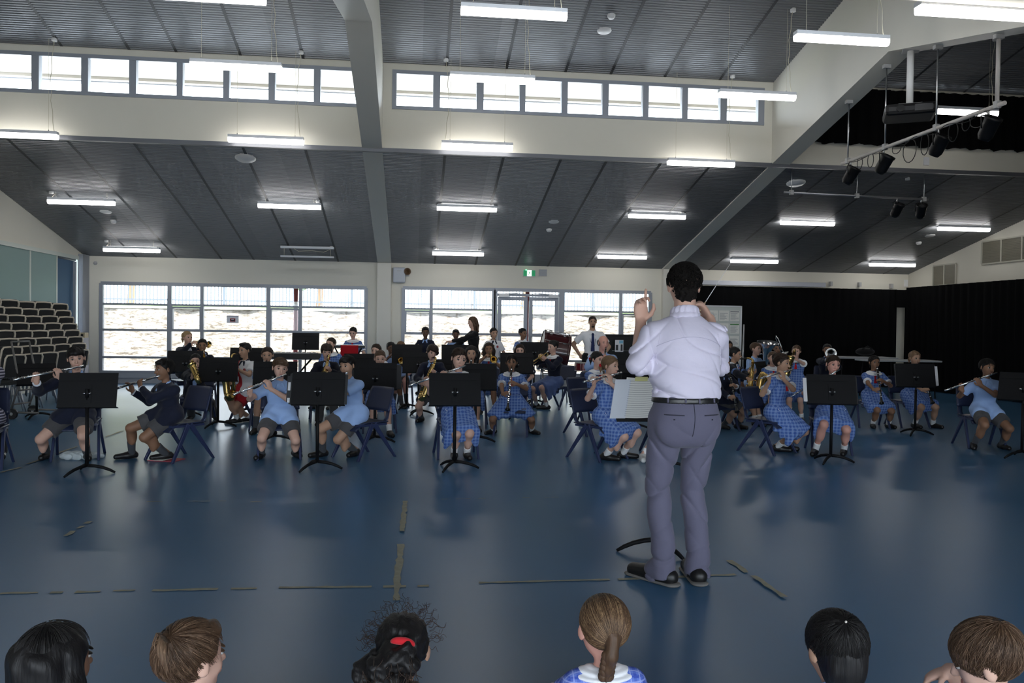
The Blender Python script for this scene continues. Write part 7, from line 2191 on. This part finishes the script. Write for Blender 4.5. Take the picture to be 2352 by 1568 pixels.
# the conductor's stand with the full score, nearly flat towards him
e, D = stand(1512, 906, 5.05, PI, 'black music stand of the conductor holding the open score', tilt=28)
M = Matrix.Translation(e.location) @ Matrix.Rotation(PI, 4, 'Z') @ D
o = empty('music_score', (0, 0, 0), 0, 'open score with ruled staves on the stand of the conductor', 'score'); o.matrix_world = M
def page(name, x0, x1, lift0, lift1, n, tone):
    m = MB(); zt = -DH/2+.30
    m.grid(lambda i, j: (x0+(x1-x0)*i, .006+lift0+(lift1-lift0)*i+.010*math.sin(PI*i), -DH/2+.004+.30*j), 8, 2)
    p = m.build(name, tone, o)
    s = MB()
    for k in range(n):
        z = -DH/2+.018+.275*k/n
        for q in range(2):
            a, b_ = x0+(x1-x0)*.08, x0+(x1-x0)*.94
            s.grid(lambda i, j: (a+(b_-a)*i, .0075+lift0+(lift1-lift0)*(.08+.86*i)+.010*math.sin(PI*(.08+.86*i)), z+.004*q+.0012*j), 8, 1)
    s.build('staves', m_staff, p)
# desk front faces +y in its own frame; x runs to the reader's left there
page('right_page', -.01, -.26, .016, .008, 17, m_paper)
page('left_page', .01, .23, .016, .022, 17, m_paper)
m = MB(); m.box(.20, .30, .03, .032, -DH/2+.0, -DH/2+.29); m.build('loose_sheet', mat('cool_paper', (.72, .75, .80), .8), o)
m = MB(); m.box(.10, .18, .04, .042, -DH/2+.285, -DH/2+.315); m.build('yellow_tab', mat('yellow_note', (.70, .68, .30), .8), o)

# ================================================================== stacked chairs against the left wall
m_uph = mat('black_upholstery', (.012, .012, .013), .85, sheen=.1); m_hoop = mat('beige_steel_hoop', (.66, .57, .45), .4); m_chr = mat('grey_steel_leg', (.45, .45, .47), .35, metal=.8)
def stackchair():
    e = empty('stacking_chair')
    m = MB(); m.box(-.22, .22, -.22, .21, .42, .48, bev=.02); m.build('seat_pad', m_uph, e)
    T = Matrix.Translation((0, .21, .50)) @ Matrix.Rotation(-.16, 4, 'X')
    m = MB(); m.box(-.215, .215, -.03, .03, .04, .40, bev=.03, M=T); m.build('backrest', m_uph, e)
    m = MB(); P = [(-.20, .036, .10), (-.205, .038, .34), (-.175, .038, .385), (0, .038, .392), (.175, .038, .385), (.205, .038, .34), (.20, .036, .10)]
    m.tube([T @ Vector(p) for p in P], .014, 8); m.build('back_hoop', m_hoop, e)
    for sx in (-1, 1):
        MB().tube([(sx*.20, -.18, .43), (sx*.215, -.235, .0)], .011, 8).build('leg', m_chr, e); MB().tube([(sx*.20, .18, .43), (sx*.215, .30, .0)], .011, 8).build('leg', m_chr, e)
    for sx in (-1, 1): MB().tube([(sx*.20, .20, .44), (sx*.20, .24, .62)], .011, 8).build('back_post', m_chr, e)
    MB().tube([(-.20, -.18, .425), (.20, -.18, .425)], .010, 8).build('front_rail', m_chr, e)
    return e
sc0 = None
cols = [((-30, 684), 8, 0), ((13, 688), 8, 0), ((52, 692), 8, 0), ((92, 693), 8, 0), ((131, 697), 8, 0)]
stackname = ['at the left edge', 'second from the left edge', 'in the middle', 'second from the corner', 'nearest the back corner']
lvl = ['bottom', 'second', 'third', 'fourth', 'fifth', 'sixth', 'seventh', 'eighth', 'top']
a = math.radians(74)
fw = Vector((math.sin(a), -math.cos(a), 0))
for c, ((u, v), n, zt) in enumerate(cols):
    top = atX(u, v, -6.45); zt = top.z; dz = (zt-.885)/7
    for i in range(n):
        k = n-1-i           # steps below the top
        if sc0 is None: e = sc0 = stackchair()
        else: e = copy_tree(sc0)
        q = top+fw*(.062*k-.24)
        e.location = (q.x, q.y, max(0, zt-.885-dz*k)); e.rotation_euler = (0, 0, a+PI)
        tag(e, 'black upholstered stacking chair, %s of the stack %s' % (lvl[i] if i < 7 else 'topmost', stackname[c]), 'chair', 'stacked black chairs')
# chair trolley
m_trol = mat('grey_trolley_tube', (.16, .15, .14), .45, metal=.3)
b0 = atZ(62, 958); e = empty('chair_trolley', b0, math.radians(82), 'grey tubular chair trolley with black wheels by the stacked chairs', 'trolley')
m = MB()
for x in (-.21, .21):
    m.tube([(x, .10, .14), (x, -.02, .5), (x, .10, 1.10)], .014, 8)
m.tube([(-.21, .10, 1.10), (.21, .10, 1.10)], .014, 8); m.build('upright', m_trol, e)
for z, y in ((.72, .035), (.40, .02), (.2, .08)): MB().tube([(-.21, y, z), (.21, y, z)], .011, 8).build('rung', m_trol, e)
m = MB(); m.tube([(-.21, .10, .09), (-.21, -.30, .09)], .014, 8); m.tube([(.21, .10, .09), (.21, -.30, .09)], .014, 8); m.build('base_bar', m_trol, e)
for x in (-.25, .25):
    w = MB(); w.tube([(x-.022, .06, .075), (x+.022, .06, .075)], .075, 20); o = w.build('wheel', m_black, e)
    MB().tube([(x-.026, .06, .075), (x+.026, .06, .075)], .022, 12).build('hub', m_steel, o)
# grey cupboard end and card box beside the corner
p0 = atY(180, 795, 18.6)
e = empty('storage_cabinet', (p0.x, 18.6, 0), 0, 'narrow grey cabinet at the back left corner', 'cabinet')
MB().box(-.12, .10, -.3, .3, 0, 1.05, bev=.01).build('carcass', mat('mauve_grey', (.25, .24, .27), .6), e)
MB().box(-.105, .085, -.315, -.30, .06, 1.02, bev=.004).build('door', mat('mauve_grey_door', (.27, .26, .29), .55), e)
p0 = atY(179, 782, 18.2)
e = empty('cardboard_box', (p0.x, 18.45, 1.05), 0, 'small white and tan box on top of the grey cabinet', 'box')
MB().box(-.1, .08, -.1, .1, 0, .11).build('carton', mat('tan_card', (.5, .40, .26), .8), e); MB().box(-.0, .05, -.104, -.1, .02, .08).build('label', m_black, e)

# ================================================================== things on the floor near the players
def blob(name, prims, m, vox, disp, lab, cat, parent=None):
    V, Q = prims.mesh(vox, disp=disp); o = np_mesh(name, [(V, Q, 0)], [m], parent); return tag(o, lab, cat) if lab else o
p0 = atZ(178, 1056)
b = Sdf(.03); hv = [((0, 0, .002), (0, 0, -1))]
b.ell((p0.x-.09, p0.y+.05, .035), (.10, .07, .045), halves=hv); b.ell((p0.x+.02, p0.y+.06, .03), (.10, .08, .05), halves=hv); b.ell((p0.x+.13, p0.y+.10, .028), (.09, .035, .035), halves=hv)
m_bag = mat('white_teal_cloth', (.50, .55, .56), .85, var=.35, vscale=16)
blob('cloth_bag', b, m_bag, .006, lambda X, Y, Z: .008*np.sin(70*X+3*np.sin(50*Y))*np.sin(60*Y+40*Z), 'crumpled white and teal cloth bag on the floor under the boy at far left', 'bag')
p0 = atZ(365, 1058)
e = empty('red_folder', p0+Vector((.06, .05, 0)), math.radians(-18), 'flat red and white folder under the shoe of the boy turned left', 'folder')
MB().box(-.15, .15, -.10, .10, .001, .007).build('cover', mat('red_card', (.40, .05, .07), .6), e); MB().box(-.148, .02, -.095, .095, .007, .009).build('sheet', m_paper, e)

# ================================================================== percussion
m_shell = mat('dark_red_drum_lacquer', (.050, .008, .010), .25, coat=.5); m_skin = mat('drum_skin', (.70, .68, .62), .5)
p0 = atY(1272, 808, 15.6)
e = empty('bass_drum', p0, math.radians(-3), 'large dark red concert bass drum with chrome rods by the glass doors', 'drum')
R = .37; L2 = .24; Mx = Matrix.Rotation(PI/2, 4, 'Y') @ Matrix.Rotation(.0, 4, 'X')
Ty = Matrix.Rotation(math.radians(10), 4, 'Y')
b = MB(); b.lathe([(R, -L2), (R, L2)], 36, M=Ty @ Mx); b.build('shell', m_shell, e)
for s in (-1, 1):
    h = MB(); h.lathe([(R+.004, s*(L2-.03)), (R+.022, s*(L2-.03)), (R+.022, s*(L2+.02)), (R+.004, s*(L2+.02))], 36, M=Ty @ Mx); h.build('hoop', m_shell, e)
    h = MB(); h.lathe([(.001, s*(L2+.005)), (R, s*(L2+.005))], 36, M=Ty @ Mx); h.build('drum_head', m_skin, e)
for i in range(12):
    q = 2*PI*i/12; y, z = math.cos(q)*(R+.03), math.sin(q)*(R+.03)
    r_ = MB(); r_.tube([Ty @ Vector((-L2-.01, y, z)), Ty @ Vector((L2+.01, y, z))], .006, 6)
    for x in (-L2*.55, L2*.55): r_.tube([Ty @ Vector((x-.03, y*.96, z*.96)), Ty @ Vector((x+.03, y*.96, z*.96))], .012, 8)
    r_.build('tension_rod', m_steel, e)
b = MB()
for x in (-.22, .22):
    b.tube([(x, -.36, -p0.z), (x, .05, -.02), (x, .36, -p0.z)], .014, 8)
b.tube([(-.22, 0, -.42), (.22, 0, -.42)], .012, 8); b.build('cradle', m_chr, e)
p0 = atY(1341, 842, 14.0)
e = empty('snare_drum', p0, 0, 'small red snare drum on a stand beside the man in blue', 'drum')
MB().lathe([(.15, -.07), (.15, .07)], 28).build('shell', mat('red_drum_lacquer', (.16, .015, .02), .25), e)
for z in (-.07, .062): MB().lathe([(.150, z), (.160, z), (.160, z+.012), (.150, z+.012)], 28).build('hoop', m_steel, e)
MB().lathe([(.001, .068), (.152, .068)], 28).build('drum_head', m_skin, e)
for i in range(6):
    q = 2*PI*i/6; MB().tube([(math.cos(q)*.162, math.sin(q)*.162, -.06), (math.cos(q)*.162, math.sin(q)*.162, .06)], .006, 6).build('lug', m_steel, e)
m = MB(); m.tube([(0, 0, -.08), (0, 0, -p0.z+.25)], .012, 8)
for i in range(3):
    q = 2*PI*i/3; m.tube([(0, 0, -p0.z+.3), (math.cos(q)*.24, math.sin(q)*.24, -p0.z+.01)], .010, 8)
m.build('tripod', m_chr, e)
# electric keyboard on an X stand
a_, b_ = atY(610, 816, 15.3), atY(738, 818, 15.3)
c = (a_+b_)/2; L_ = b_.x-a_.x
e = empty('electric_keyboard', (c.x, c.y, 0), 0, 'black electric keyboard on a crossed stand under the left window', 'keyboard')
MB().box(-L_/2, L_/2, -.17, .17, c.z-.05, c.z+.05, bev=.01).build('case', m_folder, e)
MB().box(-L_/2+.08, L_/2-.08, .02, .16, c.z+.05, c.z+.058).build('white_keys', m_label, e)
k = MB()
for i in range(30):
    if i % 7 in (2, 6): continue
    x = -L_/2+.1+(L_-.2)*i/30; k.box(x, x+.014, .02, .10, c.z+.058, c.z+.066)
k.build('black_keys', m_folder, e)
k = MB(); k.box(-L_/2+.15, L_/2-.2, -.15, -.08, c.z+.05, c.z+.054); k.build('control_panel', m_grey, e)
for s in (-1, 1):
    MB().tube([(-.32*s, 0, c.z-.05), (.32*s, 0, .02)], .016, 8).build('crossed_leg', m_stand, e)
MB().tube([(-.32, -.2, .02), (-.32, .2, .02)], .016, 8).tube([(.32, -.2, .02), (.32, .2, .02)], .016, 8).build('foot', m_stand, e)
# glockenspiel on a stand with a red cloth
p0 = atY(800, 800, 16.0)
e = empty('glockenspiel', (p0.x, p0.y, 0), 0, 'glockenspiel on a black stand in front of the girl with red tie', 'glockenspiel')
zt = p0.z+.06
MB().box(-.30, .32, -.12, .12, zt-.05, zt).build('case', m_folder, e)
for i in range(14):
    x = -.27+.042*i; w = .20-.008*i; MB().box(x, x+.034, -w/2, w/2, zt+.002, zt+.012).build('bar', m_steel, e)
MB().box(-.30, -.28, -.16, .02, zt, zt+.10).build('end_board', m_folder, e)
for s in (-1, 1): MB().tube([(-.25*s, 0, zt-.05), (.25*s, .05*s, .01)], .014, 8).build('leg', m_stand, e)
p1 = atY(802, 809, 15.80)
o = MB(); o.box(p1.x-.165, p1.x+.165, 15.865, 15.95, zt+.001, zt+.006); o.grid(lambda i, j: (p1.x-.165+.33*i, 15.868+.008*math.sin(9*i), zt+.004-.27*(1-j)), 14, 8); o = o.build('red_cloth', cloth('red_felt', (.42, .008, .015)))
sm_ = o.modifiers.new('thick', 'SOLIDIFY'); sm_.thickness = .004
tag(o, 'bright red cloth hanging in front of the glockenspiel', 'cloth')

# ================================================================== upright piano, notice board, tables
m_piano = mat('black_piano_lacquer', (.004, .004, .004), .45, spec=.2)
a_ = atY(1394, 769, 16.4)
e = empty('upright_piano', (a_.x+.74, 16.4, 0), math.radians(-4), 'black upright piano behind the balding man', 'piano')
MB().box(-.74, .74, .0, .32, .0, a_.z, bev=.008).box(-.76, .76, -.02, .34, a_.z-.02, a_.z+.015, bev=.005).build('cabinet', m_piano, e)
MB().box(-.74, .74, -.26, .02, .60, .74, bev=.008).build('key_lid', m_piano, e)
for x in (-.70, .70): MB().box(x-.035, x+.035, -.26, -.18, 0, .60).build('leg', m_piano, e)
MB().tube([(-.62, -.01, a_.z-.32), (.62, -.01, a_.z-.32)], .004, 6).build('rail', m_steel, e)
p0 = atY(1421, 794, 16.3)
e = empty('piano_leaflet', (p0.x, 16.26, p0.z), math.radians(-4), 'white and blue leaflet standing on the black piano', 'leaflet')
MB().box(-.085, .085, -.004, 0, -.12, .12).build('sheet', m_label, e); MB().box(.0, .08, -.006, -.004, .05, .11).build('blue_block', mat('sky_blue_print', (.20, .45, .62), .7), e)
MB().box(-.07, -.02, -.006, -.004, -.09, .02).build('dark_picture', m_folder, e); MB().box(.03, .07, -.006, -.004, -.10, .03).build('dark_picture', m_folder, e)

# notice board on wheels
tl, br = atY(1592, 702, 16.9), atY(1699, 852, 16.9)
e = empty('notice_board', ((tl.x+br.x)/2, 16.9, 0), 0, 'pale mobile notice board with pinned sheets behind the conductor', 'notice board')
W2 = (br.x-tl.x)/2; z1, z0 = tl.z, .55
m_board = mat('pale_green_board', (.55, .58, .55), .6)
MB().box(-W2, W2, -.015, .015, z0, z1).build('panel', m_board, e)
m = MB()
for x in (-W2, W2): m.box(x-.018, x+.018, -.022, .022, z0-.02, z1+.01)
m.box(-W2, W2, -.022, .022, z1-.01, z1+.015); m.box(-W2, W2, -.022, .022, z0-.02, z0); m.build('frame', m_label, e)
for x in (-W2-.04, W2+.07): MB().tube([(x, 0, .06), (x, 0, z1-.38)], .018, 8).build('post', m_chr, e)
for x in (-W2-.04, W2+.07): MB().box(x-.03, x+.03, -.28, .28, .03, .07).build('foot', m_chr, e)
rr = random.Random(12)
m_print = mat('grey_print', (.30, .30, .32), .8); m_org = mat('orange_print', (.55, .22, .08), .8); m_grn = mat('green_print', (.12, .30, .12), .8); m_sky = mat('light_blue_poster', (.20, .48, .72), .7); m_sky2 = mat('deep_blue_print', (.05, .20, .45), .7)
for i in range(5):
    for j in range(4):
        x = -W2+.09+j*(2*W2-.10)/4; z = z1-.10-i*.27; w = (2*W2-.16)/4-.01
        s = empty('pinned_sheet', (e.location.x+x, 16.9, z-.21), 0, None, 'sheet', 'sheets pinned to the notice board')
        rowt = ['top', 'second', 'third', 'fourth', 'bottom'][i]; colt = ['left hand', 'second', 'third', 'right hand'][j]
        poster = (i == 3 and j == 3)
        s['label'] = 'light blue poster low on the right of the notice board' if poster else 'printed white sheet in the %s row, %s column of the notice board' % (rowt, colt)
        MB().box(0, w, -.020, -.016, 0, .22).build('paper', m_sky if poster else m_paper, s)
        if poster:
            MB().box(.01, w-.01, -.022, -.020, .02, .09).build('picture', m_sky2, s); MB().box(.02, w-.02, -.022, -.020, .18, .20).build('heading', m_label, s)
        else:
            t = MB()
            for q in range(8): t.box(.015, .015+(w-.03)*rr.uniform(.55, 1), -.022, -.020, .025+.019*q, .032+.019*q)
            t.build('text_lines', m_print, s)
            if rr.random() < .45: MB().box(.01, w-.01, -.023, -.020, .185, .21).build('heading', rr.choice([m_org, m_grn, m_print]), s)
# folding tables
m_ttop = mat('pale_grey_table', (.42, .43, .44), .5)
for k, (u0, u1, v, Y, lab) in enumerate(((1928, 2062, 819, 17.3, 'long pale folding table in front of the black curtain, farther of two'), (2003, 2162, 826, 16.3, 'long pale folding table in front of the black curtain, nearer of two'))):
    a_, b_ = atY(u0, v, Y), atY(u1, v+3, Y)
    z = .5*(a_.z+b_.z); w = b_.x-a_.x
    e = empty('folding_table', ((a_.x+b_.x)/2, Y, 0), math.radians(-3), lab, 'table', 'folding tables')
    MB().box(-w/2, w/2, 0, .72, z-.035, z, bev=.008).build('table_top', m_ttop, e)
    for sx in (-1, 1):
        for y in (.08, .64): MB().tube([(sx*w*.40, y, z-.035), (sx*w*.44, y, 0)], .014, 8).build('leg', m_stand, e)
        MB().tube([(sx*w*.42, .08, .35), (sx*w*.42, .64, .35)], .010, 8).build('brace', m_stand, e)
a_ = atY(1998, 808, 17.5); 
b = Sdf(.03); b.ell((a_.x, a_.y+.2, a_.z), (.22, .14, .09)); b.chain([(a_.x-.12, a_.y+.1, a_.z+.07), (a_.x, a_.y+.1, a_.z+.12), (a_.x+.12, a_.y+.1, a_.z+.07)], [.012]*3)
blob('carry_bag', b, M_BLACK, .012, None, 'black carry bag on the farther folding table', 'bag')

# ================================================================== stage lighting and projector in the right bay
m_pipe = mat('white_pipe', (.55, .52, .50), .45); m_spot = mat('black_spotlight', (.006, .006, .007), .45, spec=.3); m_wire = mat('black_cable', (.006, .006, .006), .5)
XB = 6.21
P0, P1 = atX(1934, 376, XB), atX(2308, 236, XB)
e = empty('lighting_bar', P0, 0, 'white lighting bar with coiled cables hung under the sloping right beam', 'lighting bar', 'lighting bars')
MB().tube([(0, 0, 0), P1-P0], .024, 12).build('pipe', m_pipe, e)
def onpipe(u):
    best = min(np.linspace(0, 1, 400), key=lambda t: abs(px(P0+(P1-P0)*t)[0]-u)); return P0+(P1-P0)*best
def px(p):
    d = Vector(p)-Vector((0, 0, CAM_H)); z = d.dot(_F); return 1176+F_PX*d.dot(CR)/z, 784-F_PX*d.dot(CU)/z
for u in (1947, 2033, 2150, 2290):
    q = onpipe(u); zt = zport(q.y)
    MB().tube([q-P0, Vector((q.x, q.y, zt))-P0], .010 if u < 2290 else .022, 8).build('hanger', m_steel if u < 2290 else m_pipe, e)
    m = MB(); m.box(q.x-P0.x-.05, q.x-P0.x+.05, q.y-P0.y-.03, q.y-P0.y+.03, zt-P0.z-.05, zt-P0.z, bev=.005); m.build('beam_clip', m_grey, e); m = MB(); m.box(q.x-P0.x-.03, q.x-P0.x+.03, q.y-P0.y-.03, q.y-P0.y+.03, q.z-P0.z-.03, q.z-P0.z+.05, bev=.005); m.build('clamp', m_grey, e)
m = MB(); rr = random.Random(4)
for u in (1975, 2000, 2060, 2090, 2125, 2190, 2220, 2250):
    q = onpipe(u)-P0; h = rr.uniform(.12, .32); w = rr.uniform(.06, .16); al = (P1-P0).normalized()
    m.tube([q+al*(w*math.sin(t))*1.0+Vector((0, 0, -h*(1-math.cos(t))/2)) for t in np.linspace(0, 2*PI, 15)], .0055, 6)
for i in range(18):
    t = i/17.; 
q = [P0*(1-t)+P1*t-P0+Vector((.026*math.cos(30*t), 0, -.03+.02*math.sin(37*t))) for t in np.linspace(.05, .95, 60)]
m.tube(q, .005, 5); m.build('cable', m_wire, e)
def spot(p, lab, yaw, tilt=-35, s=1.0):
    e = empty('stage_spotlight', p, math.radians(yaw), lab, 'spotlight', 'stage spotlights')
    R = Matrix.Translation((0, 0, -.20*s)) @ Matrix.Rotation(math.radians(tilt), 4, 'X')
    Ry = R @ Matrix.Rotation(PI/2, 4, 'X')
    MB().lathe([(.001, -.13*s), (.06*s, -.13*s), (.085*s, -.08*s), (.09*s, .10*s), (.10*s, .11*s), (.10*s, .14*s), (.085*s, .14*s), (.08*s, .06*s), (.001, .05*s)], 20, M=Ry).build('lamp_can', m_spot, e)
    MB().lathe([(.001, .10*s), (.082*s, .10*s)], 18, M=Ry).build('lens', mat('spot_lens', (.05, .05, .05), .1) if 'spot_lens' not in bpy.data.materials else bpy.data.materials['spot_lens'], e)
    MB().tube([(-.10*s, 0, -.20*s), (-.11*s, 0, -.06*s), (-.05*s, 0, -.045*s), (.05*s, 0, -.045*s), (.11*s, 0, -.06*s), (.10*s, 0, -.20*s)], .009*s, 6).build('yoke', m_spot, e)
    MB().tube([(0, 0, -.05*s), (0, 0, .03)], .012*s, 8).build('hook_clamp', m_steel, e)
    MB().tube([(0, .02, 0), (.10, .10, -.06), (.08, .12, -.16), (.02, .10, -.20)], .005, 5).build('lead', m_wire, e)
for (u, lab, yw) in ((1954, 'black spotlight at the far left end of the white lighting bar', 40), (2030, 'black spotlight second along the white lighting bar', 30), (2156, 'black spotlight third along the white lighting bar', 20), (2272, 'black spotlight nearest on the white lighting bar in front of a lamp', 10)):
    spot(onpipe(u)-Vector((0, 0, .03)), lab, yw, -58, s=.95)
YB = 13.75
A, B = atY(1801, 441, YB), atY(2132, 458, YB)
e = empty('lighting_bar', A, 0, 'long thin grey lighting bar below the white fascia of the right bay', 'lighting bar', 'lighting bars')
MB().tube([(0, 0, 0), B-A], .020, 10).build('pipe', m_chr, e)
for t in (.05, .5, .97):
    q = (B-A)*t; MB().tube([q, q+Vector((0, 0, zlow(YB)-(A+q).z))], .008, 6).build('hanger', m_steel, e)
    MB().box(q.x-.03, q.x+.03, -.03, .03, q.z-.04, q.z+.04).build('clamp', m_grey, e)
for t, lab in ((.78, 'black spotlight left on the thin grey lighting bar'), (.95, 'black spotlight right on the thin grey lighting bar')):
    spot(A+(B-A)*t-Vector((0, 0, .03)), lab, 20 if t < .9 else -15, -58, s=.95)
# projector
pt, pb = atX(2092, 117, XB), atX(2092, 240, XB)
yP = pt.y
e = empty('projector', (XB, yP, pb.z), math.radians(-28), 'black ceiling projector on a white pole under the right beam', 'projector')
MB().tube([(0, 0, 0), (0, 0, zport(yP)-pb.z)], .042, 14).build('pole', m_white, e)
m = MB(); m.box(-.10, .10, -.10, .10, zport(yP)-pb.z-.015, zport(yP)-pb.z, bev=.004); m.build('ceiling_flange', m_grey, e); m = MB(); m.box(-.14, .14, -.12, .12, -.03, .0, bev=.006); m.build('mount_plate', m_grey, e)
m = MB(); m.box(-.30, .30, -.27, .27, -.17, -.03, bev=.045); m.build('case', m_spot, e)
MB().tube([(-.12, -.262, -.10), (-.12, -.29, -.10)], .045, 18).build('lens', m_piano, e)
MB().box(.04, .24, -.276, -.268, -.14, -.06).build('front_grille', m_folder, e)
p0 = atY(2128, 370, YC-.02)
tag(MB().box(p0.x-.05, p0.x+.05, YC-.03, YC, p0.z-.07, p0.z+.07, bev=.006).build('wall_plate', m_label), 'small pale plate on the white fascia of the right bay', 'plate')
